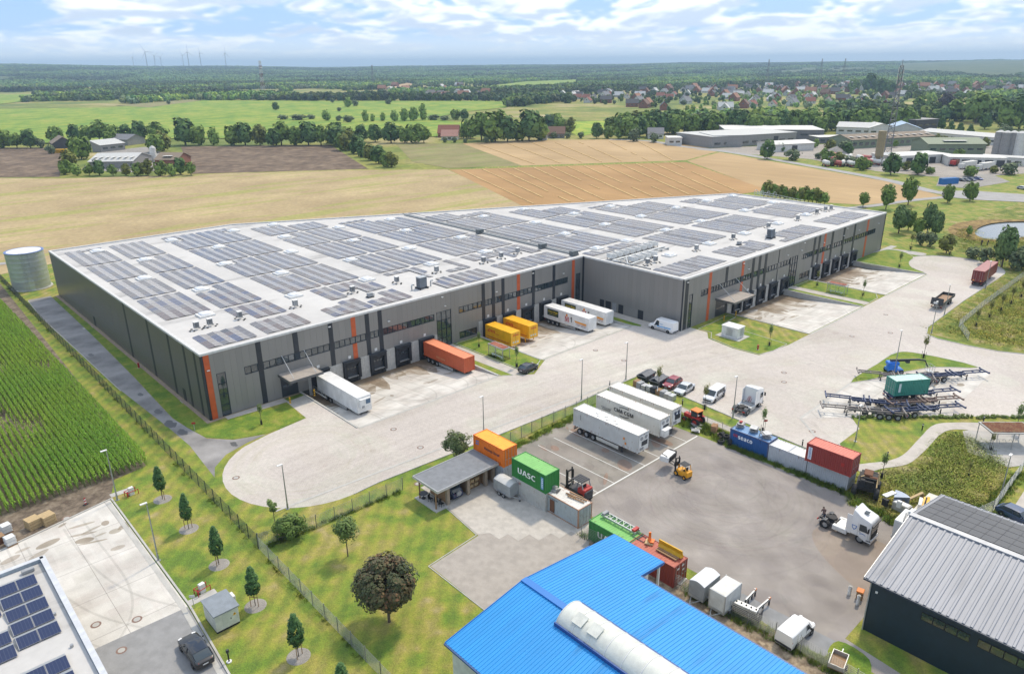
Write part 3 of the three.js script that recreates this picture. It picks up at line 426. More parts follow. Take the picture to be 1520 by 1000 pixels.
  D1.forEach((q, i) => dock(F1, q, i == 0 || i == 4)); D2.forEach((q, i) => dock(F1, q, i != 2));
  for (const q of [0.9, 34, 47, 60.4, 80.5]) lampBox(F1, q, 8.3); for (const q of [22, 70.9, 46.4]) lampBox(F1, q, 10.2);
}
{ // ---- west side wall, inner wall
  const ps = [[37.1, 1], [24.2, 0.95], [14, 0.9], [7, 0.85], [2.5, 0.8]].map(([t, w]) => [WE - t - w / 2, w]); let a = 0.3;
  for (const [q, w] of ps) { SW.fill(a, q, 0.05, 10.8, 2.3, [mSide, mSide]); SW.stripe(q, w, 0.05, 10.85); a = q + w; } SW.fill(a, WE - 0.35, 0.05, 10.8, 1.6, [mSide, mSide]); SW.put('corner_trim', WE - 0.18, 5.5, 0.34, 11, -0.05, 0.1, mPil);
  for (const t of [10.2, 62]) { SW.put('side_door', WE - t, 1.1, 1.1, 2.15, 0.01, 0.06, mPil); }
  IW.fill(0.35, 27.0, 2.1, 10.8); IW.put('downpipe', 0.22, 5.5, 0.2, 11, 0, 0.12, mPil);
  let q = 0.35; for (const [d0, d1, n] of [[5.3, 6.6, 1], [7, 8.6, 1], [8.9, 10.1, 0], [10.7, 12.1, 1], [16.1, 17.6, 1]]) { IW.fill(q, d0, 0.05, 2.08); if (n) IW.put('steel_door', (d0 + d1) / 2, 1.05, d1 - d0 - 0.04, 2.06, -0.07, 0.06, mPil); else IW.put('open_doorway', (d0 + d1) / 2, 1.05, d1 - d0 - 0.04, 2.06, -0.09, 0.04, M.grey); q = d1; } IW.fill(q, 27.0, 0.05, 2.08); IW.put('corner_trim', 27.18, 5.5, 0.32, 11, -0.05, 0.1, mPil);
  EW.fill(0.3, 49, 0.05, 10.8, 3); BW.fill(0.3, 158, 0.05, 10.8, 4); NW.fill(0.1, 44.6, 0.05, 10.8, 3);
}
{ // ---- east wing front
  const D3 = [113, 118.6, 124.2, 129.7], D4 = [146, 151.7, 157.3, 162.8, 168.4];
  F2.put('corner_trim', 87.4, 5.5, 0.5, 11, -0.05, 0.1, mPanel); F2.stripe(87.7, 1.1, 0.05, 10.85); F2.fill(88.82, 89.3, 0, 10.8, 0.5); F2.window(89.3, 90.6, 0, 7.4, 1.3, 'tall_window', 4); F2.fill(89.3, 90.6, 7.42, 10.8);
  const run = (a, b, base) => { F2.fill(a, b, 7.46, 10.8, 1.4); F2.fill(a, b, base, 6.06, 1.4); F2.window(a, b, 6.08, 7.44, 1.3); };
  F2.fill(90.62, 93.5, 0, 10.8); run(93.5, 96.2, 0); F2.stripe(96.22, 0.98, 0.05, 10.85, mOr, 'orange_stripe'); F2.fill(97.22, 102.6, 7.46, 10.8); F2.fill(97.22, 99.7, 0, 6.06); F2.window(97.22, 102.6, 6.08, 7.44); F2.fill(99.7, 103.6, 4, 6.06); F2.put('sectional_gate', 101.65, 2, 3.8, 4, -0.1, 0.06, doorMat); for (let k = 0; k < 4; k++) F2.put('gate_window', 100.4 + k * 0.88, 1.9, 0.72, 0.42, -0.06, 0.04, M.glass);
  F2.stripe(102.62, 0.98, 7.46, 10.85); F2.fill(103.62, 109.2, 7.46, 10.8); F2.window(102.62, 109.2, 6.08, 7.44); F2.fill(103.6, 109.2, 3, 6.06); F2.stripe(109.22, 0.96, 2.95, 6.06, mOr, 'orange_stripe'); F2.stripe(109.22, 0.96, 7.46, 10.85, mOr, 'orange_stripe'); F2.stripe(109.22, 0.96, 6.06, 7.46, mFrame, 'band_panel');
  const pl = [113.6, 116.45, 119.2, 143.3, 145.9, 153.3, 160.1, 166.7]; for (const s of pl) F2.stripe(s, 1.06, 2.95, 10.85);
  for (const [s, b] of [[149, 2.95], [175.2, 0.05]]) { F2.stripe(s, 1.06, b, 6.06, mOr, 'orange_stripe'); F2.stripe(s, 1.06, 7.46, 10.85, mOr, 'orange_stripe'); F2.stripe(s, 1.06, 6.06, 7.46, mFrame, 'band_panel'); }
  for (const [a, b] of [[110.2, 113.58], [114.68, 116.43], [117.53, 119.18], [120.28, 125.6], [126, 131.6]]) run(a, b, 2.95); F2.fill(125.6, 126, 6.06, 7.46, 0.5);
  F2.window(131.95, 135.6, 0, 7.7, 1.25, 'entrance_glazing', 4); F2.fill(131.6, 135.6, 7.72, 10.8); F2.fill(135.62, 137.7, 0, 10.8); F2.fill(137.7, 143.3, 7.46, 10.8); F2.window(137.7, 143.2, 6.08, 7.44); F2.fill(137.7, 143.3, 2.5, 6.06); F2.fill(137.7, 142.6, -0.2, 0.96); F2.window(137.7, 142.6, 0.98, 2.48, 1.6);
  for (const [a, b, n] of [[144.38, 145.88, 2.95], [146.98, 148.98, 2.95], [150.08, 153.28, 2.95], [154.38, 160.08, 2.95], [161.18, 166.68, 2.95], [167.78, 171, 2.95], [171, 175.18, 0], [176.28, 181.6, 0]]) run(a, b, n); F2.fill(181.6, 187.2, 0, 10.8); F2.put('corner_trim', 187.55, 5.5, 0.7, 11, -0.05, 0.1, mPil);
  concreteBase(F2, 104.6, 131.6, [108.2, ...D3]); concreteBase(F2, 143.2, 171, D4); [108.2, ...D3, ...D4].forEach(q => dock(F2, q, false));
  for (const q of [112, 130, 148.9, 160.4, 170, 183, 137]) lampBox(F2, q, 8.6); for (const q of [88.2, 109.7, 138, 162]) lampBox(F2, q, 10.3);
}
function canopy(W, s0, s1, d, y, posts) {
  const g = new THREE.Group(); g.name = 'canopy'; wh.add(g); const ox = W.pos((s0 + s1) / 2, y, 0), L = s1 - s0; g.position.set(...ox);
  box1(0, 0.16, d / 2, L, 0.12, d).build('deck', worn(0.36, 0.32, 0.28, 0.9, 0, 3), g); const f = new MB(); f.box(0, 0.05, d, L + 0.1, 0.42, 0.1).box(-L / 2, 0.05, d / 2, 0.1, 0.42, d).box(L / 2, 0.05, d / 2, 0.1, 0.42, d); f.build('fascia', worn(0.14, 0.14, 0.14, 0.5, 0.3), g);
  for (const x of [-L / 2 + 1, L / 2 - 1]) new MB().bar(V(x, 0.25, d - 0.5), V(x, 3.3, 0.05), 0.05, 8).build('tie_rod', M.galv, g);
}
canopy(F1, 11.9, 17.9, 4.2, 4.1); canopy(F2, 99.4, 108, 4.6, 4.2);
// rooflights
const LIGHTS = [[8.5, 85], [8.5, 51.9], [8.4, 19], [13.9, 68.2], [13.9, 35.3], [25.6, 84.3], [25.4, 51.5], [25.2, 18.6], [31, 68.5], [30.9, 35.4], [41.6, 84.3], [41.5, 51.5], [41.3, 18.4], [47.9, 67.6], [47.5, 34.8], [52.9, 84], [58.3, 51.2], [58.3, 19], [63.4, 34.6], [64, 68], [74.5, 51.5], [74.1, 19.1], [79.6, 35], [80, 67], [95.3, 3], [101.6, 51.5], [101.4, 19.1], [106.2, 34.7], [106.5, 2.8], [117.6, 51.4], [117.6, 19.4], [123, 35.8], [123.4, 3.5], [101.9, -13], [118.2, -13], [133.6, 19.4], [139.4, 35.7], [139.8, 3.6], [134.4, -13], [151.7, 20.3], [151.8, -12.7], [162.2, 3.3], [168.4, 20.5], [168.8, -12.4], [180, 4.2], [182.6, 19.6]];
{
  const dome = new THREE.SphereGeometry(1, 18, 7, 0, 2 * PI, 0, PI / 2); const p = dome.attributes.position; for (let i = 0; i < p.count; i++) { const x = p.getX(i), z = p.getZ(i), y = p.getY(i), r = Math.hypot(x, z) || 1, k = r / Math.max(Math.abs(x), Math.abs(z), 1e-6) * 1; const q = Math.min(k, 1.32); p.setXYZ(i, x * q * 1.0, Math.pow(y, 0.8) * 0.42, z * q * 0.95); } dome.computeVertexNormals();
  const mDome = new THREE.MeshPhysicalMaterial({ color: lin(0.78, 0.8, 0.82), roughness: 0.18, transmission: 0.25, thickness: 0 }), curb = new MB(); curb.box(0, 0.15, 0, 2.7, 0.3, 2.5); const cg = curb.geo();
  for (const [s, t] of LIGHTS) { const g = new THREE.Group(); g.name = 'rooflight'; g.position.set(s, 10.87, -t); wh.add(g); mesh('curb', cg, M.white, g); const d = mesh('dome', dome, mDome, g); d.position.y = 0.3; }
}
// rooftop machines: each a thing
const AC = [[4.4, 12.5], [6.7, 12.6], [12, 12.8], [22.1, 12], [34.3, 12.4], [44.4, 12.1], [55, 12.8], [67.3, 11.8], [72.9, 12.2], [78.6, 12.8], [91.8, -14.5], [94.9, -14.3], [110.3, -14.6], [126.8, -14.3], [145.3, -13.6], [160.3, -14.2], [172.9, -13.6], [178.5, -13.5], [181.8, -13.7]];
{
  const fanLabel = i => `grey fan unit on the warehouse roof, ${ORD[i]} from the left in the front row`, g = thing('roof_fan_unit', fanLabel(0), 'fan unit', AC[0][0], AC[0][1], 0, 'fan units along the front of the warehouse roof', 10.87);
  const b = new MB(); b.rbox(0, 1.15, 0, 1.0, 1.15, 0.9, 0.04); b.build('housing', M.grey, g); new MB().box(0, 1.76, 0, 1.08, 0.07, 0.98).build('lid', M.white, g);
  const l = new MB(); for (let k = 0; k < 6; k++) { l.box(-0.51, 0.75 + k * 0.15, 0, 0.03, 0.05, 0.75, 0, 0, 0.4); l.box(0, 0.75 + k * 0.15, 0.46, 0.8, 0.05, 0.03, 0, 0.4); } l.build('louvre', M.dark, g);
  const f = new MB(); for (const x of [-0.42, 0.42]) for (const z of [-0.38, 0.38]) f.bar(V(x, 0.6, z), V(x * 1.6, 0.08, z * 1.6), 0.035); f.box(0, 0.5, 0, 0.9, 0.2, 0.7); f.build('stand', M.steel, g);
  const q = new MB(); for (const [x, z] of [[-0.85, -0.75], [0.85, -0.75], [-0.85, 0.75], [0.85, 0.75], [-1.5, 0.2], [1.5, -0.1]]) q.box(x, 0.07, z, 0.34, 0.14, 0.34); q.build('foot_pad', M.black, g);
  g.scale.setScalar(0.8); AC.slice(1).forEach(([s, t], i) => copyOf(g, s, t, (i % 3) * PI / 2, fanLabel(i + 1), null, 10.87));
}
for (const [s, t, l] of [[45.9, 5.7, 'tall dark chiller cabinet on the roof above the west entrance'], [134.7, -20, 'tall dark chiller cabinet on the roof of the east wing']]) {
  const g = thing('roof_chiller', l, 'chiller', s, t, 0, null, 10.87); new MB().rbox(0, 1.3, 0, 1.7, 2.0, 1.3, 0.05).build('cabinet', worn(0.16, 0.19, 0.23, 0.4, 0.4), g); new MB().box(0, 2.34, 0, 1.8, 0.08, 1.4).build('lid', M.galv, g); const f = new MB(); for (const x of [-0.9, 0.9]) f.box(x, 0.16, 0, 0.3, 0.32, 1.8); f.build('rail', M.dark, g);
  const h = new MB(); for (const x of [2.2, -2.4]) h.add(new THREE.TubeGeometry(new THREE.CatmullRomCurve3([V(x, 0, 0), V(x, 0.9, 0), V(x + 0.25, 1.2, 0), V(x + 0.55, 1.0, 0)]), 10, 0.14, 8)); h.build('vent_pipe', M.galv, g); const fl = new MB(); for (let k = 0; k < 5; k++) fl.box(-0.86, 0.7 + k * 0.3, 0, 0.03, 0.12, 1.0); fl.build('louvre', M.dark, g);
}
for (const [s, t, l] of [[35.3, 7.8, 'low black vent cowl on the roof of the west wing'], [122.7, -18.4, 'low black vent cowl on the roof of the east wing']]) { const g = thing('roof_vent', l, 'roof vent', s, t, 0, null, 10.87); new MB().rbox(0, 0.5, 0, 1.0, 0.7, 0.8, 0.05).build('cowl', M.grey, g); new MB().cyl(0.9, 0.3, 0, 0.1, 0.6, 8).build('pipe', M.galv, g); new MB().box(0, 0.08, 0, 1.3, 0.16, 1).build('plinth', M.black, g); }
{ // two rows of white condensers with pipe runs beside them
  const c = thing('condenser', 'white condenser of the long row beside the roof pipes, first from the left', 'condenser', 90, -5.9, 0, 'white condensers in two rows on the roof', 10.87);
  const b = new MB(); b.prism([[-0.8, 0], [0.8, 0], [0.8, 0.75], [-0.8, 1.05]], 1.7, 0, 0.45, 0); b.build('casing', M.white, c); new MB().cyl(0, 1.38, 0, 0.6, 0.06, 18, 0, 0.18).build('fan', M.grey, c); const l = new MB(); for (const x of [-0.7, 0.7]) for (const z of [-0.7, 0.7]) l.box(x, 0.22, z, 0.1, 0.45, 0.1); l.build('leg', M.dark, c);
  for (let i = 1; i < 8; i++) copyOf(c, 90 + i * 2.3, -5.9 + i * 0.08, 0, `white condenser of the long row beside the roof pipes, ${ORD[i]} from the left`, null, 10.87); for (let i = 0; i < 4; i++) copyOf(c, 91.2 + i * 2.3, -11, 0, `white condenser of the short row near the roof edge, ${ORD[i]} from the left`, null, 10.87);
  const p = new MB(); for (const t of [-7.6, -8.0, -9.2]) p.bar(V(88.2, 11.3, -t), V(107, 11.3, -t), 0.15, 8); for (const t of [-9.2, -7.6]) p.bar(V(88.2, 11.3, -t), V(88.2, 11.3, 18), 0.15, 8); p.bar(V(87.9, 11.2, 12.5), V(93, 11.4, 12.5), 0.22).bar(V(87.9, 11.3, 12.2), V(90, 11.9, 10), 0.18); for (let s = 89; s < 107; s += 2.5) p.box(s, 11.08, 8.4, 0.15, 0.3, 2.4); p.build('coolant_pipe', M.galv, wh);
}
{ // cable duct across the roof where the two halls meet
  const d = new MB(); d.box(87.3, 11.05, -36, 1.1, 0.32, 68); d.build('roof_duct', worn(0.30, 0.32, 0.33, 0.5, 0.3), wh); const e = new MB(); for (const t of [2.4, 12.5, 35.5]) { e.box(86.5, 11.5, -t, 1.9, 1.0, 1.1); } for (const x of [86.3, 88.3]) e.bar(V(x, 11.55, -2), V(x, 11.55, -70), 0.06); e.build('duct_box', worn(0.12, 0.14, 0.15, 0.5, 0.3), wh);
  const r = new MB(); for (const k of [0, 2.2, 4.4, 6.6]) r.add(new THREE.TubeGeometry(new THREE.CatmullRomCurve3([V(186.2, 11, -14 + k), V(186.2, 12.6, -14 + k), V(186.6, 13.1, -14 + k), V(188, 12.8, -14 + k), V(188.2, 11.2, -14 + k)]), 14, 0.07, 6)); for (const y of [12, 12.6]) r.bar(V(186.2, y, -14), V(186.2, y, -7.4), 0.06).bar(V(188, y, -14), V(188.4, y - 1.2, 2), 0.06); r.build('ladder_hoop', M.galv, wh);
}
// solar panels, east-west pairs; the nearest 300 one by one, the rest together
{
  const tp = dtex(64, (u, v) => { const e = Math.min(u, 1 - u) * 1.1, f = Math.min(v, 1 - v) * 1.75; if (e < 0.03 || f < 0.03) return [0.40, 0.40, 0.41]; const a = Math.abs(((u * 6) % 1) - 0.5), b = Math.abs(((v * 10) % 1) - 0.5); const k = a > 0.46 || b > 0.46 ? 1.5 : 1; return [0.118 * k, 0.106 * k, 0.100 * k]; }, true, 128);
  tp.wrapS = tp.wrapT = THREE.ClampToEdgeWrapping;
  const mp = ['#ffffff', '#f0dcd4', '#c4d0ff', '#c8c8c8'].map(c => new THREE.MeshPhysicalMaterial({ map: tp, color: new THREE.Color(c), roughness: 0.2, ior: 1.7 })), mSkySheen = new THREE.MeshPhysicalMaterial({ map: tp, color: lin(1.75, 1.75, 1.68), roughness: 0.3, ior: 1.7 });  // odd strips: glancing sky reflection put into a paler panel colour
  const secs = [[2.3, 11.4, 1], [12.0, 20.4, 1], [24.5, 32.7, 1], [33.2, 41.9, 1], [46, 54.4, 1], [55, 63.4, 1], [66.8, 75, 1], [75.6, 84.9, 1], [89.2, 97.4, 2], [98, 107.2, 2], [111.6, 119.8, 2], [120.4, 128.6, 2], [133.2, 143.6, 2], [144.2, 156, 2], [161.8, 170.9, 2], [171.5, 182.4, 2]];
  const clear = [...LIGHTS.map(([s, t]) => [s, t, 2.3, 1.9]), ...AC.map(([s, t]) => [s, t, 2.2, 2.2]), [45.9, 5.7, 3.6, 3], [134.7, -20, 3.2, 3], [35.3, 7.8, 2.2, 2], [122.7, -18.4, 2.2, 2], [98, -8, 12, 6.2], [6.5, 14.5, 5, 5], [26, 14, 2.6, 6], [48, 12.5, 3.6, 4.5], [58.5, 15.5, 3, 3.5]];
  const w = 1.1, l = 1.72, list = [], pr = rng(77);
  for (const [a, b, wing] of secs) {
    const n = Math.floor((b - a) / (w + 0.04)), t0 = wing == 1 ? 2.1 : -24.8;
    const brk = wing == 1 ? [[10.4, 10.9], [20.2, 20.9], [37.1, 37.8], [53.9, 54.5], [71, 71.5]] : [[-16.4, -11.6], [3.6, 4.3], [20.2, 20.9], [37.1, 37.8], [53.9, 54.5]];
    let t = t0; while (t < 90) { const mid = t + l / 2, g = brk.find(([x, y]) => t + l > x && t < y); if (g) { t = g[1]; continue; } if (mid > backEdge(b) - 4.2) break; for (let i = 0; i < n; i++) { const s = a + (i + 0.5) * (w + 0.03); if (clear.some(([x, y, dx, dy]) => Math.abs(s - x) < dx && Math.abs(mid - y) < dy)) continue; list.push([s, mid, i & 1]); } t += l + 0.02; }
  }
  list.sort((p, q) => Math.hypot(p[0] - CAM.x, p[1] + CAM.z) - Math.hypot(q[0] - CAM.x, q[1] + CAM.z));
  const geo = new THREE.BoxGeometry(w, 0.035, l), tilt = 0.11;
  list.slice(0, 300).forEach(([s, t, k]) => { const m = mesh('solar_panel', geo, k ? mSkySheen : mp[pr() * 3.2 | 0], wh); m.position.set(s, 11.0, -t); m.rotation.z = k ? -tilt : tilt; });
  const rest = list.slice(300), im = new THREE.InstancedMesh(geo, mp[0], rest.length), o = new THREE.Object3D(), cols = [lin(1, 1, 1), lin(0.85, 0.78, 0.76), lin(0.7, 0.78, 1), lin(0.8, 0.8, 0.8)];
  rest.forEach(([s, t, k], i) => { o.position.set(s, 11.0, -t); o.rotation.z = (k ? -tilt : tilt) + (pr() - 0.5) * 0.012; o.rotation.x = (pr() - 0.5) * 0.012; o.updateMatrix(); im.setMatrixAt(i, o.matrix); im.setColorAt(i, k ? lin(1.9, 1.9, 1.82) : cols[pr() * 4 | 0]); });  // odd strips tinted paler here too, painting in the reflected sky
  im.name = 'solar_array'; im.userData.kind = 'stuff'; im.castShadow = im.receiveShadow = true; wh.add(im); console.log('panels', list.length);
}
{ // water tank behind the west end
  const g = thing('water_tank', 'round ribbed steel water tank with pale roof behind the warehouse corner', 'water tank', -3, 106.2); const pts = []; for (let k = 0; k <= 40; k++) pts.push(new THREE.Vector2(4.2 + (k % 5 == 0 ? 0.05 : 0.012 * (k & 1)), k * 0.235)); mesh('shell', flat(new THREE.LatheGeometry(pts, 48)), worn(0.50, 0.54, 0.53, 0.32, 0.5, 5), g);
  new MB().cyl(0, 9.7, 0, 4.35, 0.6, 48, 0, 0, 0.3).build('roof', M.white, g); new MB().cyl(0, 9.42, 0, 4.32, 0.14, 48).build('rim', new THREE.MeshStandardMaterial({ color: lin(0.1, 0.16, 0.35), roughness: 0.5 }), g); new MB().cyl(0, 0.1, 0, 4.6, 0.2, 40).build('footing', M.concrete, g);
  const b = new MB(); for (const x of [-0.25, 0.25]) b.bar(V(x - 1.5, 0, 4.15), V(x - 1.5, 9.8, 4.15), 0.03); for (let y = 0.3; y < 9.6; y += 0.35) b.bar(V(-1.75, y, 4.15), V(-1.25, y, 4.15), 0.02, 5); b.build('ladder', M.galv, g);
}

// ---------------------------------------------------------------- smaller buildings of the site
// trapezoid sheeting: profile runs along x, the ribs along z; top side +y
function ribbed(L, Wd, pitch, depth, crest = 0.35, thick = 0.02) {
  const n = Math.max(1, Math.round(L / pitch)), p = L / n, top = [];
  for (let i = 0; i < n; i++) { const x = -L / 2 + i * p; top.push([x, 0], [x + p * (1 - crest) * 0.5, 0], [x + p * ((1 - crest) * 0.5 + 0.1), depth], [x + p * ((1 - crest) * 0.5 + crest), depth], [x + p * ((1 - crest) * 0.5 + crest + 0.1), 0]); } top.push([L / 2, 0]);
  const pos = [], N = (a, b, c, d) => pos.push(...a, ...b, ...c, ...a, ...c, ...d), z = Wd / 2;
  for (let i = 0; i + 1 < top.length; i++) { const [x0, y0] = top[i], [x1, y1] = top[i + 1]; if (x1 - x0 < 1e-5) continue; N([x0, y0, -z], [x0, y0, z], [x1, y1, z], [x1, y1, -z]); N([x0, -thick, z], [x0, -thick, -z], [x1, -thick, -z], [x1, -thick, z]); for (const q of [z, -z]) q > 0 ? N([x0, -thick, q], [x1, -thick, q], [x1, y1, q], [x0, y0, q]) : N([x1, -thick, q], [x0, -thick, q], [x0, y0, q], [x1, y1, q]); }
  const g = new THREE.BufferGeometry(); g.setAttribute('position', new THREE.Float32BufferAttribute(pos, 3)); g.computeVertexNormals(); return g;
}
function hall(name, label, o) {                                          // gabled hall, ridge along t
  const { s0, s1, sr, t0, t1, e0, e1, hr, wall, roofMat, pitch, depth, over = 0.35 } = o, g = thing(name, label, 'hall', s0, t0), L = t0 - t1;
  const body = new MB(); body.prism([[0.3, 0], [s1 - s0 - 0.3, 0], [s1 - s0 - 0.3, e1 - 0.1], [sr - s0, hr - 0.16], [0.3, e0 - 0.1]], L - 0.4, 0, 0, L / 2); body.build('wall', wall, g);
  for (const [a, ya, b, yb] of [[0, e0, sr - s0, hr], [sr - s0, hr, s1 - s0, e1]]) { const len = Math.hypot(b - a, yb - ya), r = new MB(); r.add(ribbed(L + over, len, pitch, depth), new THREE.Matrix4().makeRotationY(PI / 2)); const q = r.build('roof_slope', roofMat, g); q.position.set((a + b) / 2, (ya + yb) / 2, L / 2 - over / 2); q.rotation.z = Math.atan2(yb - ya, b - a); }
  new MB().box(sr - s0, hr + 0.06, L / 2 - over / 2, 0.7, 0.12, L + over).build('ridge_cap', o.trim || roofMat, g);
  const v = new MB(); for (const [a, ya, b, yb] of [[0, e0, sr - s0, hr], [sr - s0, hr, s1 - s0, e1]]) v.beam(V(a, ya - 0.1, -over), V(b, yb - 0.1, -over), 0.06, 0.34); v.build('verge_trim', o.trim || roofMat, g);
  const gu = new MB(); for (const [x, y, z] of [[-0.08, e0 - 0.08, 0], [s1 - s0 + 0.08, e1 - 0.08, o.gz || 0]]) gu.box(x, y, L / 2 - over / 2 + z / 2, 0.18, 0.16, L + over - z); gu.build('gutter', o.gutter || M.anth, g);
  return g;
}
const mBlue = new THREE.MeshStandardMaterial({ color: lin(0.012, 0.27, 0.64), roughness: 0.55, metalness: 0, map: rep(T.metal, 19) });
{ const b = hall('blue_roofed_hall', 'pale hall with a bright blue ribbed metal roof and white barrel rooflight', { s0: -6, s1: 12.6, sr: 3.3, t0: -68, t1: -112, e0: 5.8, e1: 6.18, hr: 7.24, wall: worn(0.55, 0.58, 0.52, 0.6), roofMat: mBlue, pitch: 0.33, depth: 0.045, gz: 6.4, trim: plain(0.02, 0.16, 0.48, 0.4), gutter: plain(0.02, 0.07, 0.2, 0.4) });
  // the roof runs on over an open bay on the yard side
  const r = new MB(); r.add(ribbed(6.35, 3.9, 0.33, 0.045), new THREE.Matrix4().makeRotationY(PI / 2)); const q = r.build('canopy_roof', mBlue, b); q.position.set(18.6 + 1.92, 6.18 - 0.22, 3 - 0.175); q.rotation.z = -0.114;
  const f = new MB(); f.beam(V(18.6, 6.0, -0.36), V(22.45, 5.6, -0.36), 0.06, 0.34).beam(V(18.6, 6.0, 6), V(22.45, 5.6, 6), 0.08, 0.3).box(22.5, 5.62, 2.85, 0.1, 0.24, 6.4); f.build('canopy_fascia', plain(0.02, 0.12, 0.36, 0.4), b); const c = new MB(); for (const z of [0.3, 5.7]) c.box(22.1, 2.8, z, 0.2, 5.6, 0.2); c.build('canopy_post', M.white, b);
  new MB().box(19.2, 3, 5.9, 1.6, 5.9, 0.12).build('screen_wall', M.white, b);
  const vl = [], R = 1.75, seg = 1.75; const vm = worn(0.62, 0.63, 0.57, 0.35, 0, 3); for (let k = 0; k < 22; k++) { const g = new THREE.CylinderGeometry(R, R, seg - 0.06, 14, 1, true, -PI * 0.42, PI * 0.84); g.rotateX(-PI / 2); g.scale(1, 0.86, 1); const m = mesh('rooflight_panel', planarUV(flat(g)), vm, b); m.material.side = THREE.DoubleSide; m.position.set(9.1, 6.72, 5.6 + seg * (k + 0.5)); const rb = new THREE.TorusGeometry(R + 0.01, 0.04, 5, 14, PI * 0.84); rb.rotateZ(PI * 0.08); rb.scale(1, 0.86, 1); const mr = mesh('rooflight_rib', planarUV(flat(rb)), M.white, b); mr.position.set(9.1, 6.72, 5.6 + seg * k); }
  const e = new THREE.CircleGeometry(R, 20, PI * 0.08, PI * 0.84); e.rotateY(PI); e.scale(1, 0.86, 1); const em = mesh('rooflight_end', planarUV(flat(e)), vm, b); em.position.set(9.1, 6.72, 5.62);
  const u = new MB(); for (const x of [7.35, 10.85]) u.box(x, 7.05, 25, 0.14, 0.5, 39); u.build('rooflight_upstand', plain(0.02, 0.07, 0.24, 0.5), b);
  const fl = new MB(); for (const z of [7.5, 9.2]) fl.box(8.35, 8.2, z, 1.1, 0.08, 1.1, 0, 0, 0.35); fl.build('vent_flap', vm, b); new MB().cyl(15.5, 6.9, 28, 0.16, 0.7, 10).build('flue', M.white, b);
  for (const z of [6, 14, 22]) { const w = new MB(); w.box(0.27, 3.2, z, 0.06, 1.2, 2.4); w.build('window', M.glass, b); }
}
const solarBig = (() => { const t = dtex(64, (u, v) => { const e = Math.min(u, 1 - u), f = Math.min(v, 1 - v) * 1.7; if (e < 0.018 || f < 0.018) return 0.3; const a = Math.abs(((u * 6) % 1) - 0.5), b = Math.abs(((v * 10) % 1) - 0.5); return a > 0.46 || b > 0.46 ? [0.06, 0.075, 0.12] : [0.012, 0.022, 0.07]; }, true, 128); return t; })();
const mSolarBlue = new THREE.MeshPhysicalMaterial({ map: solarBig, roughness: 0.2 }), mSolarGrey = new THREE.MeshPhysicalMaterial({ color: lin(0.085, 0.078, 0.074), roughness: 0.28 });
{ const g = hall('dark_blue_hall', 'dark navy clad hall with a pale ribbed roof and solar panels on its far slope', { s0: 28.2, s1: 48.9, sr: 38.6, t0: -89, t1: -116, e0: 5.95, e1: 5.95, hr: 8.15, wall: worn(0.010, 0.026, 0.042, 0.5), roofMat: plain(0.30, 0.31, 0.335, 0.6, 0.1, { map: rep(T.metal, 23) }), pitch: 0.64, depth: 0.09, trim: worn(0.40, 0.41, 0.43, 0.4, 0.3), gutter: plain(0.02, 0.035, 0.06, 0.4) });
  for (const z0 of [4.9, 9.5, 14.2]) for (let k = 0; k < 4; k++) { const w = new THREE.Group(); w.name = 'window'; g.add(w); w.position.set(0.27, 4.6, z0 + 0.5 + k); const f = new MB(); f.box(0, 0.4, 0, 0.08, 0.06, 1).box(0, -0.4, 0, 0.08, 0.06, 1).box(0, 0, -0.48, 0.07, 0.74, 0.05).box(0, 0, 0.48, 0.07, 0.74, 0.05); f.build('frame', M.black, w); box1(-0.01, 0, 0, 0.03, 0.72, 0.9).build('pane', M.glass, w); }
  const dp = new MB(); dp.bar(V(0.2, 0, 0.3), V(0.2, 5.8, 0.3), 0.06); dp.build('downpipe', M.galv, g); new MB().box(0.22, 4.8, 0.9, 0.1, 0.2, 0.2).build('wall_lamp', M.white, g);
  const pg = new THREE.BoxGeometry(1.7, 0.04, 1.13), sl = Math.atan2(2.2, 10.3); const pr = rng(3); for (let i = 0; i < 5; i++) for (let k = 0; k < 21; k++) { const x = 11.5 + i * 1.76 + 0.4; const m = mesh('solar_panel', pg, mSolarGrey, g); m.position.set(x, 8.15 - (x - 10.4) * Math.tan(sl) + 0.14, 0.7 + k * 1.16); m.rotation.z = -sl + (pr() - 0.5) * 0.008; }
  const bar = new MB(); for (let k = 0; k < 6; k++) bar.box(15.6, 7.14, 0.1 + k * 4.64, 9.2, 0.03, 0.06, 0, 0, -sl); bar.build('panel_rail', M.dark, g);
}
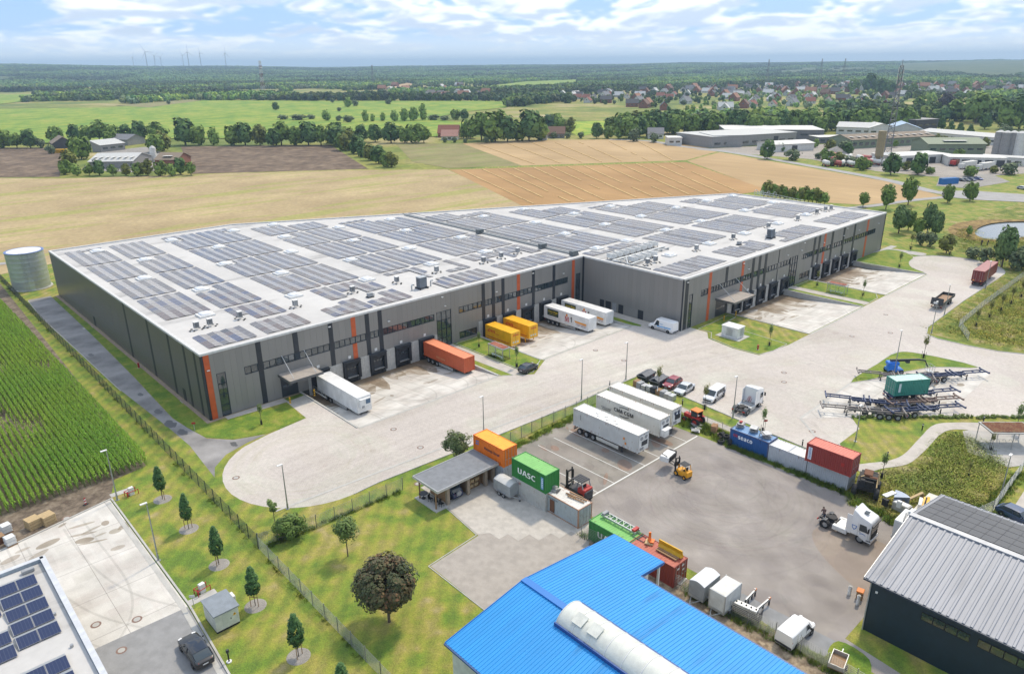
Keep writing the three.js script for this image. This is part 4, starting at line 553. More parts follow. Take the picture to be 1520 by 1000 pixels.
{ // flat-roofed building cut by the lower left corner
  const g = thing('flat_roofed_building', 'white flat-roofed building carrying blue solar panels in the lower left corner', 'building', -28.2, -29.2);
  box1(-16, 2.3, 20, 31.8, 4.6, 39.8).build('wall', M.grey, g); { const m = box1(-16, 4.66, 20, 31.4, 0.12, 39.4).build('roof', new THREE.MeshStandardMaterial({ map: rep(T.roof, 22), roughness: 0.8 }), g); }
  const p = new MB(); p.box(-0.1, 4.85, 20, 0.36, 0.5, 40).box(-16, 4.85, 0.1, 31.8, 0.5, 0.36); p.build('parapet', worn(0.30, 0.36, 0.42, 0.5, 0.2), g); new MB().box(-0.05, 5.13, 20, 0.5, 0.05, 40.2).box(-16, 5.13, 0.06, 32, 0.05, 0.5).build('parapet_cap', worn(0.55, 0.57, 0.6, 0.5), g);
  const geo = new THREE.BoxGeometry(1.62, 0.04, 1.5), fr = new MB(); const rows = []; for (let k = 0; k < 5; k++) rows.push([-2.1 - (k > 2 ? 1.8 * 0 : 0), 3.2 + k * 2.25, 2]); for (let k = 2; k < 6; k++) rows.push([-5.6, 5 + k * 2.25 - 3.4, k == 3 ? 0 : 2]); for (let k = 0; k < 5; k++) rows.push([-2.6, 17.4 + k * 2.25, 2]); for (let k = 0; k < 6; k++) rows.push([-6.2, 18 + k * 2.25, 2]); for (let k = 0; k < 5; k++) rows.push([-9.6, 4.5 + k * 2.3, 2]);
  for (const [x, z, n] of rows) for (let i = 0; i < n; i++) { const m = mesh('solar_panel', geo, mSolarBlue, g); m.position.set(x - i * 1.66, 4.98, z); m.rotation.x = 0.16; const b = mesh('panel_back', geo, M.galv, g); b.position.set(x - i * 1.66, 4.96, z - 1.06); b.rotation.x = -0.38; b.scale.z = 0.42; }
  const d = new MB(); for (const [x, z] of [[-1.2, 10], [-1.1, 15.5], [-4.6, 2.2], [-7, 9.2]]) d.cyl(x, 4.85, z, 0.14, 0.3, 10); d.build('roof_vent', M.steel, g); new MB().rbox(-1.6, 4.95, 1.2, 1.1, 0.35, 0.5, 0.05).build('roof_box', M.grey, g);
}
{ // timber carport
  const g = thing('timber_carport', 'timber carport with a flat grey felt roof and open bays', 'carport', 15.45, -42.4);
  const rf = box1(0, 3.02, 0, 10, 0.16, 5.1).build('roof', worn(0.20, 0.21, 0.225, 0.9, 0, 3), g); const f = new MB(); f.box(0, 2.96, 2.58, 10.1, 0.3, 0.05).box(0, 2.96, -2.58, 10.1, 0.3, 0.05).box(-5.03, 2.96, 0, 0.05, 0.3, 5.1).box(5.03, 2.96, 0, 0.05, 0.3, 5.1); f.build('fascia', worn(0.5, 0.48, 0.44, 0.6), g); new MB().box(0, 3.12, 2.55, 10.1, 0.05, 0.12).box(0, 3.12, -2.55, 10.1, 0.05, 0.12).box(-5, 3.12, 0, 0.12, 0.05, 5).box(5, 3.12, 0, 0.12, 0.05, 5).build('roof_edge', M.steel, g);
  for (const [x0, x1] of [[-2.85, 4.7]]) { const n = 40; for (let k = 0; k < n; k++) box1(x0 + (x1 - x0) * (k + 0.5) / n, 1.45, -1.9, (x1 - x0) / n - 0.015, 2.85, 0.03).build('board', M.wood, g); }
  for (const x of [-2.9, 0.4, 3.4, 4.75]) { for (let k = 0; k < 9; k++) box1(x, 1.45, -1.7 + k * 0.36, 0.04, 2.85, 0.34).build('board', M.wood, g); box1(x + 0.02, 1.45, 1.75, 0.42, 2.9, 0.4).build('post', worn(0.34, 0.27, 0.20, 0.8, 0, 1), g); }
  for (const z of [-1.7, 1.7]) box1(-4.7, 1.45, z, 0.14, 2.9, 0.14).build('post', M.wood, g); new MB().box(0, 2.82, 1.75, 9.6, 0.2, 0.12).box(0, 2.82, -1.75, 9.6, 0.2, 0.12).build('beam', M.wood, g);
  const sl = box1(-4.2, 0.05, 0, 1.9, 0.1, 4.6).build('terrace_slab', M.concrete, g);
}
const shelf = thing('firewood_shelf', 'wooden shelf with crates inside the middle carport bay', 'shelf', 17.6, -43.2); { const b = new MB(); for (const y of [0.1, 0.8, 1.5]) b.box(0, y, 0, 1.8, 0.06, 0.7); for (const x of [-0.88, 0.88]) b.box(x, 0.85, 0, 0.06, 1.7, 0.7); b.build('frame', M.wood, shelf); for (const [x, y] of [[-0.5, 0.35], [0.3, 0.35], [-0.4, 1.05], [0.45, 1.05]]) box1(x, y, 0, 0.6, 0.4, 0.5).build('crate', M.woodpale, shelf); }
function gardenChair(s, t, turn, label) { const g = thing('garden_chair', label, 'chair', s, t, turn, null, 0.1); box1(0, 0.44, 0, 0.48, 0.05, 0.46).build('seat', M.black, g); box1(0, 0.74, -0.22, 0.48, 0.55, 0.04).build('backrest', M.black, g); for (const x of [-0.21, 0.21]) for (const z of [-0.2, 0.2]) box1(x, 0.21, z, 0.04, 0.42, 0.04).build('leg', M.black, g); }
{ const g = thing('garden_table', 'round dark table under the left end of the carport roof', 'table', 11.1, -41.0, 0, null, 0.1); new MB().cyl(0, 0.72, 0, 0.6, 0.04, 20).build('top', M.dark, g); new MB().cyl(0, 0.36, 0, 0.05, 0.7, 8).cyl(0, 0.02, 0, 0.3, 0.04, 14).build('leg', M.black, g); gardenChair(11.3, -42.2, 0.4, 'black garden chair nearest the round table under the carport'); gardenChair(11.4, -43.3, -0.3, 'black garden chair in the middle under the left end of the carport'); gardenChair(11.6, -44.1, 0.2, 'black garden chair nearest the lawn corner of the carport'); }
function shelter(label, s, t, L, D, H, turn, sedum) { // slim steel posts, glass sides, planted or red roof
  const g = thing('shelter', label, 'shelter', s, t, turn); box1(0, H, 0, L, 0.16, D).build('roof', worn(0.34, 0.35, 0.35, 0.5, 0.3), g);
  const r = rng(L * 100 | 0); const sg = new THREE.PlaneGeometry(L - 0.5, D - 0.5, 24, 16); sg.rotateX(-PI / 2); const p = sg.attributes.position; for (let i = 0; i < p.count; i++) p.setY(i, 0.03 + 0.07 * fbm(p.getX(i) * 2, p.getZ(i) * 2, 3, 4)); sg.computeVertexNormals(); const sm = mesh('planted_roof', planarUV(flat(sg)), sedum, g); sm.position.y = H + 0.08;
  for (const x of [-L / 2 + 0.15, L / 2 - 0.15]) for (const z of [-D / 2 + 0.15, D / 2 - 0.15]) new MB().box(x, H / 2, z, 0.09, H, 0.09).build('post', M.steel, g); if (L > 4) for (const z of [-D / 2 + 0.15, D / 2 - 0.15]) new MB().box(0, H / 2, z, 0.08, H, 0.08).build('post', M.steel, g);
  box1(0, 0.025, 0, L + 0.4, 0.05, D + 0.4).build('floor', M.concrete, g); return g;
}
const glassWall = new THREE.MeshPhysicalMaterial({ color: lin(0.9, 0.95, 0.95), roughness: 0.05, transmission: 1, thickness: 0 });
T.sedum = tint(256, 0, [[0.20, 0.06, 0.035], [0.28, 0.085, 0.05], [0.34, 0.14, 0.09], [0.25, 0.16, 0.07]], 301); const sedumRed = ground(T.sedum, 4), sedumMoss = ground(T.sedum, 3, 1, { color: lin(0.5, 0.62, 0.5) });
for (const [s, t, l] of [[50.6, -11.6, 'glass smoking shelter with red roof on the lawn between the loading bays'], [136.6, -37.6, 'glass smoking shelter with red roof on the lawn of the east wing']]) { const g = shelter(l, s, t, 5, 2.1, 2.5, PI / 2 * 0, sedumRed); for (const [x, z, w, ry] of [[0, -0.9, 4.6, 0], [-2.3, 0, 1.7, PI / 2], [2.3, 0, 1.7, PI / 2]]) box1(0, 1.3, 0, w, 2, 0.02).build('glass_panel', glassWall, g).position.set(x, 0, z), g.children[g.children.length - 1].rotation.y = ry; new MB().box(0, 0.45, -0.5, 3.6, 0.06, 0.4).box(-1.4, 0.22, -0.5, 0.08, 0.44, 0.35).box(1.4, 0.22, -0.5, 0.08, 0.44, 0.35).build('bench', M.white, g); g.rotation.y = s < 60 ? PI / 2 - 0.03 : PI / 2; g.scale.setScalar(0.9); }
{ const g = shelter('open bicycle shelter with a brown planted roof beside the curved footpath', 80.6, -87.6, 6.4, 3.6, 2.6, -0.78, sedumMoss); const b = new MB(); for (let k = 0; k < 5; k++) b.add(new THREE.TorusGeometry(0.4, 0.03, 6, 12, PI), new THREE.Matrix4().makeRotationY(PI / 2).setPosition(-1.8 + k * 0.9, 0.3, 0)); b.build('bicycle_stand', M.galv, g); }
{ // substation cabinet on the lawn, and the small hut by the drive
  const g = thing('transformer_station', 'white concrete transformer station with louvred doors on the lawn by the warehouse corner', 'transformer station', 92.2, -36.3, PI / 2); box1(0, 0.06, 0, 5.4, 0.12, 4.2).build('plinth', M.concrete, g); new MB().rbox(0, 1.15, 0, 3.6, 2.1, 2.6, 0.04).build('wall', M.white, g); new MB().rbox(0, 2.26, 0, 3.8, 0.2, 2.8, 0.05).build('roof', M.white, g);
  const l = new MB(); for (let k = 0; k < 12; k++) l.box(-1.82, 0.5 + k * 0.13, 0.4, 0.04, 0.06, 1.3); for (let k = 0; k < 12; k++) l.box(0, 0.5 + k * 0.13, -1.32, 1.4, 0.06, 0.04); l.build('louvre', M.galv, g);
  const h = thing('utility_hut', 'small white utility hut with a sloping grey roof on the lawn by the drive', 'hut', -16.7, -44.9); box1(0, 0.12, 0, 2.3, 0.24, 2.9).build('plinth', M.black, h); new MB().rbox(0, 1.15, 0, 2.35, 1.9, 2.95, 0.03).build('wall', worn(0.6, 0.63, 0.56, 0.6), h); const r = box1(0, 2.2, 0, 2.6, 0.12, 3.2).build('roof', worn(0.22, 0.25, 0.28, 0.7), h); r.rotation.x = 0.02; new MB().rbox(0.6, 0.95, 0, 0.5, 1.7, 0.9, 0.03).build('meter_cabinet', M.white, h).position.set(0.9, 0, -0.9); box1(0, 1.1, 1.49, 0.9, 1.7, 0.03).build('door', worn(0.56, 0.6, 0.53, 0.6), h); new MB().box(0.35, 1.1, 1.52, 0.05, 0.16, 0.05).build('handle', M.black, h);
  decal(h, lettering(0.5, 0.45, (x) => { x.fillStyle = '#e8b30c'; x.beginPath(); x.moveTo(0.25, 0.02); x.lineTo(0.48, 0.42); x.lineTo(0.02, 0.42); x.fill(); x.strokeStyle = '#111'; x.lineWidth = 0.05; x.beginPath(); x.moveTo(0.28, 0.14); x.lineTo(0.21, 0.27); x.lineTo(0.29, 0.27); x.lineTo(0.23, 0.38); x.stroke(); }, 200), 0.75, 1.45, 1.52, 0.4, 0.36, 0, 'warning_sign');
}

// ---------------------------------------------------------------- containers, trailers
const corr = new Map();
function corrPanel(L, H, p = 0.28, d = 0.045) { const k = [L, H].join(); if (!corr.has(k)) { const g = ribbed(L, H, p, d, 0.3, 0.01); g.rotateX(PI / 2); corr.set(k, planarUV(flat(g))); } return corr.get(k); }   // outside looks to +z
function containerBody(g, L, H, mat, o = {}) {                           // centred on x, base at y0; doors at -x when o.doors
  const W = 2.44, y0 = o.y || 0, fr = new MB(), roof = o.roof || mat, cy = y0 + H / 2;
  for (const z of [-1, 1]) { const m = mesh('side_panel', corrPanel(+(L - 0.24).toFixed(2), +(H - 0.26).toFixed(2), o.smooth ? 0.5 : 0.28, o.smooth ? 0.012 : 0.045), mat, g); m.position.set(0, cy, z * (W / 2 - 0.055)); m.rotation.y = z > 0 ? 0 : PI; }
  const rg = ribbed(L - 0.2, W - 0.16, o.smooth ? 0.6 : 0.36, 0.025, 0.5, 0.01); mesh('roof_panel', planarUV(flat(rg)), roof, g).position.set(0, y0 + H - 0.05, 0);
  for (const e of [-1, 1]) {
    const door = o.doors === e;
    if (!door) { const m = mesh('end_panel', corrPanel(2.2, +(H - 0.26).toFixed(2), o.smooth ? 0.55 : 0.28, o.smooth ? 0.012 : 0.045), o.end || mat, g); m.position.set(e * (L / 2 - 0.06), cy, 0); m.rotation.y = e * PI / 2; }
    else for (const z of [-0.56, 0.56]) { const d = box1(e * (L / 2 - 0.05), cy, z, 0.05, H - 0.28, 1.1).build('door', o.end || mat, g); const b = new MB(); for (const q of [-0.3, 0.25]) { b.bar(V(e * (L / 2 + 0.02), y0 + 0.15, z + q), V(e * (L / 2 + 0.02), y0 + H - 0.15, z + q), 0.022); b.box(e * (L / 2 + 0.02), y0 + 1.05, z + q + 0.12, 0.04, 0.05, 0.3); } b.build('locking_bar', M.galv, d); }
  }
  for (const x of [-1, 1]) for (const z of [-1, 1]) { fr.box(x * (L / 2 - 0.07), cy, z * (W / 2 - 0.07), 0.14, H - 0.02, 0.14); for (const y of [0.06, H - 0.05]) fr.box(x * (L / 2 - 0.08), y0 + y, z * (W / 2 - 0.07), 0.19, 0.12, 0.17); }
  for (const z of [-1, 1]) for (const y of [0.08, H - 0.05]) fr.box(0, y0 + y, z * (W / 2 - 0.05), L - 0.28, 0.12, 0.08); for (const x of [-1, 1]) for (const y of [0.08, H - 0.05]) fr.box(x * (L / 2 - 0.05), y0 + y, 0, 0.09, 0.12, W - 0.28); box1(0, y0 + 0.12, 0, L - 0.3, 0.06, W - 0.3).build('floor', M.dark, g);
  fr.build('frame', o.frame || mat, g);
}
function container(label, L, H, s, t, turn, y, mat, o = {}) { const g = thing('shipping_container', label, 'container', s, t, turn, null, y); containerBody(g, L, H, mat, o); return g; }
const sideDecal = (g, mat, x, y, w, h, off = 1.245) => decal(g, mat, x, y, -off, w, h, PI);
T.rusty = dtex(512, (u, v) => { const a = fbm(u * 5, v * 5, 5, 401, 5), b = fbm(u * 30, v * 6, 4, 403, 30, 6); const k = smooth(0.60, 0.72, a * 0.55 + b * 0.45); const n = 0.82 + 0.3 * a; return mixc([n, n, n * 0.98], [0.42, 0.20, 0.10], k * 0.75); }, true);
const cpaint = (r, g, b, m = 4) => plain(r, g, b, 0.5, 0, { map: rep(T.rusty, m) });
const Q = PI / 2;
{
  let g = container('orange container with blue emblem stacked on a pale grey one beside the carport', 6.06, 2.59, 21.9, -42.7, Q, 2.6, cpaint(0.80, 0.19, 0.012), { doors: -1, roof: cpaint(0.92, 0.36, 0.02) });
  sideDecal(g, lettering(3.2, 0.55, (x) => text(x, 'Hapag-Lloyd', 1.6, 0.29, 0.5, '#1d2440', 3.1)), -0.75, 1.5, 3.2, 0.55); sideDecal(g, lettering(0.9, 0.9, (x) => { x.fillStyle = '#3a78b8'; for (const [a, b] of [[0.1, 0.1], [0.48, 0.02], [0.08, 0.5], [0.46, 0.46]]) { x.beginPath(); x.moveTo(a + 0.3, b); x.lineTo(a + 0.3, b + 0.36); x.lineTo(a, b + 0.3); x.quadraticCurveTo(a + 0.02, b + 0.08, a + 0.3, b); x.fill(); } }), 2.2, 1.75, 0.8, 0.8);
  container('weathered pale grey container under the orange one beside the carport', 6.06, 2.59, 21.9, -42.7, Q, 0, cpaint(0.42, 0.46, 0.50), { doors: -1 });
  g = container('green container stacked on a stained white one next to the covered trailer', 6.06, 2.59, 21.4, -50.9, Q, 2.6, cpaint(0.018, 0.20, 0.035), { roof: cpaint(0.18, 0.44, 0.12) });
  sideDecal(g, lettering(3.4, 0.95, (x) => text(x, 'UASC', 1.7, 0.5, 1.05, '#e8ece6', 3.3)), 0.35, 1.35, 3.4, 0.95); sideDecal(g, lettering(0.5, 1.9, (x) => { x.fillStyle = '#5f93b5'; x.fillRect(0, 0, 0.5, 1.9); x.save(); x.translate(0.25, 0.95); x.rotate(PI / 2); text(x, 'UASC', 0, 0, 0.36, '#e9f0f4', 1.5); x.restore(); }), -2.45, 1.3, 0.45, 1.7);
  g = container('stained white container with red lettering under the stacked green one', 6.06, 2.59, 21.4, -50.9, Q, 0, cpaint(0.48, 0.48, 0.45, 2.5), {}); sideDecal(g, lettering(1.2, 0.4, (x) => text(x, 'acl', 0.6, 0.2, 0.42, '#a02a2a', 1.0)), 1.9, 2.1, 1.2, 0.4);
  g = container('rust-streaked grey white container with timber on its roof', 6.06, 2.59, 21.8, -56.0, Q, 0, cpaint(0.40, 0.45, 0.46, 2.2), { doors: -1, roof: cpaint(0.60, 0.58, 0.54, 3), frame: cpaint(0.40, 0.22, 0.14, 2) });
  sideDecal(g, lettering(2, 0.28, (x) => text(x, 'CHINA SHIPPING', 1, 0.14, 0.24, '#39566b', 1.9)), 1.2, 2.15, 1.8, 0.25); box1(1.3, 1.15, -1.24, 0.75, 1.7, 0.03).build('rust_patch', M.rust, g);
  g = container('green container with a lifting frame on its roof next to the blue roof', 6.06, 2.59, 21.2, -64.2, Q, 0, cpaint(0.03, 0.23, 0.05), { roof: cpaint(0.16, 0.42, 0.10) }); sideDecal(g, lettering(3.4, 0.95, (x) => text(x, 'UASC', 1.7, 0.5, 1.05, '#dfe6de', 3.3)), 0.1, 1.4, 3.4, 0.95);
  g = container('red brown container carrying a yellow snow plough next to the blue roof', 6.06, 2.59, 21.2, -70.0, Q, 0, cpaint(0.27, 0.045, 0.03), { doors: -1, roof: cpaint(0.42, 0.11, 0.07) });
  for (const [z, y] of [[-0.5, 2.1], [0.35, 2.2], [0.45, 1.6]]) decal(g, lettering(0.5, 0.25, (x) => { x.fillStyle = '#cfc8c2'; x.fillRect(0, 0, 0.5, 0.25); }), -3.07, y, z, 0.42, 0.22, -Q, 'placard');
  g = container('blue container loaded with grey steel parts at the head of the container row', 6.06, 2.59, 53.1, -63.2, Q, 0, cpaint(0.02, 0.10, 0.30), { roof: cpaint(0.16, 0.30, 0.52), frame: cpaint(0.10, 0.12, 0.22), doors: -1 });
  sideDecal(g, lettering(3.2, 0.9, (x) => { text(x, 'seaco', 1.95, 0.45, 0.9, '#eef2f6', 2.3); text(x, 'GE', 0.4, 0.4, 0.6, '#b23038', 0.75); }), 0.9, 1.75, 3.2, 0.9);
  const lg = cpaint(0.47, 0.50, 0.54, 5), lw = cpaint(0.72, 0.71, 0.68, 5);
  for (const [i, t] of [-67.7, -70.45].entries()) container(i ? 'light grey storage container joined to its left twin beside the red container' : 'light grey storage container next to the blue container', 2.72, 2.4, 53, t, Q, 0, lg, { roof: lw });
  for (const [i, t] of [-73.3, -76.05].entries()) container(i ? 'light grey storage container under the doors end of the red container' : 'light grey storage container under the left half of the red container', 2.72, 2.5, 53, t, Q, 0, lg, { roof: lw, doors: -1 });
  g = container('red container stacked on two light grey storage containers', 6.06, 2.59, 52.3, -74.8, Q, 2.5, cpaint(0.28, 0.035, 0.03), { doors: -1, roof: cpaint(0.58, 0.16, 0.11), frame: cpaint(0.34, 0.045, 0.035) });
  sideDecal(g, lettering(0.55, 1.9, (x) => { x.fillStyle = '#d9dde2'; x.fillRect(0, 0, 0.55, 1.9); x.save(); x.translate(0.28, 0.95); x.rotate(PI / 2); text(x, 'HAMBURG', 0, 0, 0.42, '#2f5b9a', 1.7); x.restore(); }), 2.45, 1.3, 0.5, 1.75); sideDecal(g, lettering(1.4, 0.4, (x) => text(x, '▪ ● ▪', 0.7, 0.2, 0.4, '#4a0d0b', 1.3)), -0.1, 1.15, 1.3, 0.36); box1(-1.9, 1.35, -1.235, 0.42, 0.5, 0.02).build('repair_patch', M.red, g);
}
// road wheel: tyre > rim as sub-parts of a part
const tyreGeo = (() => { const p = []; for (const [r, x] of [[0.30, -0.17], [0.44, -0.18], [0.50, -0.13], [0.515, 0], [0.50, 0.13], [0.44, 0.18], [0.30, 0.17], [0.30, -0.17]]) p.push(new THREE.Vector2(r, x)); const g = new THREE.LatheGeometry(p, 22); g.rotateX(PI / 2); return planarUV(flat(g)); })();
const rimGeo = (() => { const b = new MB(); b.add(new THREE.CylinderGeometry(0.30, 0.30, 0.26, 18), new THREE.Matrix4().makeRotationX(PI / 2)); b.add(new THREE.CylinderGeometry(0.12, 0.15, 0.34, 10), new THREE.Matrix4().makeRotationX(PI / 2)); return b.geo(); })();
function wheel(parent, x, y, z, r = 0.5, w = 1, rim = M.galv) { const t = mesh('wheel', tyreGeo, M.rubber, parent); t.position.set(x, y, z); t.scale.set(r / 0.515, r / 0.515, w); mesh('rim', rimGeo, rim, t); return t; }
function bogie(g, xs, o = {}) { // three axles with mudguards
  for (const x of xs) { for (const z of [-1.04, 1.04]) wheel(g, x, 0.5, z, 0.5, 0.95, o.rim); } xs.forEach(x => new MB().bar(V(x, 0.5, -1), V(x, 0.5, 1), 0.08).build('axle', M.dark, g));
}
function underframe(g, L, o = {}) {
  const f = new MB(), mat = o.mat || M.dark; for (const z of [-0.5, 0.5]) f.box(0, 0.98, z, L - 0.4, 0.3, 0.14); for (let x = -L / 2 + 0.6; x < L / 2; x += 1.6) f.box(x, 1.04, 0, 0.1, 0.12, 2.2); f.build('chassis', mat, g);
  const l = new MB(); for (const z of [-0.75, 0.75]) { l.box(-L / 2 + 3.1, 0.5, z, 0.14, 0.98, 0.14).box(-L / 2 + 3.1, 0.05, z, 0.34, 0.08, 0.3); } l.bar(V(-L / 2 + 3.1, 0.7, -0.75), V(-L / 2 + 3.1, 0.7, 0.75), 0.04); l.build('landing_leg', M.dark, g);
  const b = new MB(); b.box(L / 2 - 0.15, 0.55, 0, 0.1, 0.16, 2.3).box(L / 2 - 0.12, 0.8, -0.9, 0.08, 0.4, 0.1).box(L / 2 - 0.12, 0.8, 0.9, 0.08, 0.4, 0.1); b.build('bumper', M.dark, g); for (const z of [-0.95, 0.95]) box1(L / 2 - 0.03, 0.78, z, 0.05, 0.12, 0.36).build('tail_light', M.redlens, g);
}
function boxTrailer(label, L, s, t, turn, y, mat, o = {}) {
  const g = thing('semi_trailer', label, 'trailer', s, t, turn, o.group, y); const H = o.H || 2.78, y0 = 1.16, W = 2.54;
  if (o.corr) containerBody(g, L, H, mat, { y: y0, doors: o.doorEnd || 0, roof: o.roof, smooth: o.smooth, end: o.end });
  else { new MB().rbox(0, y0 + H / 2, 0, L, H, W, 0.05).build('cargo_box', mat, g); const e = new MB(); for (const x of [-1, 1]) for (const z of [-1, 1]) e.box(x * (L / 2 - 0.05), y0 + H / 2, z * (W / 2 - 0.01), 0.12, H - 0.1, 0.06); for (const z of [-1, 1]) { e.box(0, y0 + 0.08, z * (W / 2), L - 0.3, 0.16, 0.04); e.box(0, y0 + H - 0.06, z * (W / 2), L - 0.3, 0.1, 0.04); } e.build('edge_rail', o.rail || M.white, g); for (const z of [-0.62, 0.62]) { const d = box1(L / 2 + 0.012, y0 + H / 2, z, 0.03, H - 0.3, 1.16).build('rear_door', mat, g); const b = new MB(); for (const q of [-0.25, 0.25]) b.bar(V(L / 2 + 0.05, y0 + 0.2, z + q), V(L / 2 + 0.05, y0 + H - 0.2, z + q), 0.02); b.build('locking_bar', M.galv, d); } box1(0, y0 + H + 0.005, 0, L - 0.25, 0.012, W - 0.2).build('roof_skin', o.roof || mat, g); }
  underframe(g, L); const c = L / 2 - 2.6; bogie(g, [c - 1.31, c, c + 1.31]); if (!o.noskirt) { const k = new MB(); for (const z of [-1.2, 1.2]) k.box(-0.6, 0.78, z, L * 0.34, 0.42, 0.04).box(-0.6, 0.5, z, L * 0.34, 0.08, 0.03); k.build('side_guard', o.skirt || M.galv, g); }
  new MB().rbox(-0.3, 0.72, 0.95, 1.3, 0.45, 0.5, 0.03).build('pallet_box', M.dark, g);
  return g;
}
function fridge(g, L, white = M.white) { const r = new MB(); r.rbox(-L / 2 - 0.22, 2.85, 0, 0.42, 1.5, 2.0, 0.08); r.build('cooling_unit', white, g); box1(-L / 2 - 0.44, 3.05, 0.45, 0.03, 0.75, 0.8).build('grille', worn(0.08, 0.14, 0.22, 0.4), g); box1(-L / 2 - 0.44, 2.3, -0.5, 0.03, 0.4, 0.5).build('hatch', M.grey, g); }
const vWhite = worn(0.76, 0.76, 0.75, 0.4, 0, 5);
{ let g = boxTrailer('white refrigerated semi-trailer backed against the dock beside the west canopy', 12.9, 19.4, -7.6, Q, -1.2, vWhite); fridge(g, 12.9);
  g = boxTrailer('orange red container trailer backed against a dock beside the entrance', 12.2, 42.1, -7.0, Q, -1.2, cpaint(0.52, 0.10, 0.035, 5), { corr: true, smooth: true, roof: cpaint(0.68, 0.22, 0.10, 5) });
  sideDecal(g, lettering(3.2, 0.9, (x) => { x.fillStyle = 'rgba(190,120,80,1)'; x.fillRect(0.1, 0.2, 1.2, 0.5); x.fillRect(1.5, 0.25, 1.5, 0.4); }, 60), 0.8, 2.0, 3, 0.8, 1.25);
  const posterSide = (g, L) => {
    sideDecal(g, lettering(2.9, 1.25, (x) => { x.fillStyle = '#20382c'; x.fillRect(0, 0, 2.9, 1.25); text(x, 'Crazy Wape', 1.45, 0.45, 0.5, '#e8c619', 2.5, 'bold italic', 'serif'); text(x, 'genial einfach', 1.45, 0.9, 0.28, '#d6b51c', 1.9, 'italic', 'serif'); }), L / 2 - 2.7, 2.8, 3.3, 1.45, 1.295);
    sideDecal(g, lettering(2.2, 1.6, (x) => { text(x, 'M', 0.65, 0.95, 1.15, '#b5162a', 1.0, 'bold', 'serif'); text(x, '1', 1.6, 0.85, 1.25, '#191414', 0.5); x.fillStyle = '#e58a1a'; x.beginPath(); x.arc(0.62, 0.24, 0.17, 0, 7); x.fill(); x.fillRect(0.4, 0.4, 0.45, 0.1); }), -1.0, 2.6, 3.0, 2.1, 1.295);
    sideDecal(g, lettering(3.2, 0.9, (x) => { x.fillStyle = '#e79a2b'; x.beginPath(); x.moveTo(0.3, 0.05); x.lineTo(3.2, 0.12); x.lineTo(3.1, 0.42); x.lineTo(0.6, 0.36); x.fill(); text(x, 'MODERN LOGISTICS', 2, 0.56, 0.2, '#a33', 2.2); text(x, 'WEST · NORD · OST', 2.1, 0.78, 0.2, '#777', 1.9); }), -4.0, 2.15, 3.8, 1.1, 1.295);
  };
  g = boxTrailer('white semi-trailer with dark poster and red M nearest the yellow swap bodies', 12.9, 74.6, -7.6, Q, -1.2, vWhite); posterSide(g, 12.9);
  g = boxTrailer('white semi-trailer with dark poster and red M nearest the inner wall', 12.9, 80.1, -7.6, Q, -1.2, vWhite); posterSide(g, 12.9);
}
function swapBody(label, s, t) { // yellow swap body standing on its own legs
  const g = thing('swap_body', label, 'swap body', s, t, Q, null, -1.15), L = 7.6, y = mYel; new MB().rbox(0, 2.5, 0, L, 2.72, 2.5, 0.05).build('cargo_box', y, g); const r = new MB(); for (const x of [-1, 1]) for (const z of [-1, 1]) r.box(x * (L / 2 - 0.05), 2.5, z * 1.25, 0.14, 2.7, 0.05); for (const z of [-1, 1]) r.box(0, 3.82, z * 1.25, L - 0.3, 0.12, 0.05).box(0, 1.2, z * 1.25, L - 0.3, 0.16, 0.06); for (let x = -3; x < 3.5; x += 0.6) for (const z of [-1, 1]) r.box(x, 2.5, z * 1.253, 0.04, 2.5, 0.03); r.build('rail', y, g);
  for (const x of [-2.7, 2.7]) for (const z of [-1.15, 1.15]) new MB().box(x, 0.6, z, 0.12, 1.2, 0.12).box(x, 0.04, z, 0.3, 0.08, 0.3).bar(V(x, 0.3, z), V(x - Math.sign(x) * 0.8, 1.1, z * 0.8), 0.04).build('leg', y, g);
  const lg = (x, w) => text(x, 'DHL', w / 2, 0.42, 0.62, '#c4101f', w * 0.78, 'bold italic'); sideDecal(g, lettering(2.9, 0.8, (x) => { lg(x, 2.3); x.fillStyle = '#c4101f'; x.fillRect(0, 0.5, 0.35, 0.06); x.fillRect(2.1, 0.62, 0.7, 0.06); }), 1.5, 2.95, 3.9, 1.15, 1.285); decal(g, lettering(1.6, 0.4, (x) => text(x, 'DHL', 0.8, 0.2, 0.36, '#c4101f', 1.2, 'bold italic')), -L / 2 - 0.012, 3.2, 0, 2.2, 0.6, -Q);
  box1(0.2, 1.62, -1.29, L - 0.8, 0.12, 0.01).build('red_stripe', M.red, g); const w = new MB(); for (const z of [-0.6, 0, 0.6]) w.box(-L / 2 - 0.012, 1.75, z, 0.015, 0.4, 0.4); w.build('placard', worn(0.6, 0.6, 0.5, 0.5), g); box1(-L / 2 - 0.01, 2.5, 0, 0.014, 2.5, 0.03).build('door_gap', M.dark, g);
}
const mYel = worn(0.82, 0.42, 0.004, 0.45, 0, 5); swapBody('yellow parcel swap body on legs nearest the entrance', 57.2, -5.4); swapBody('yellow parcel swap body on legs, second from the entrance', 62.6, -4.9);
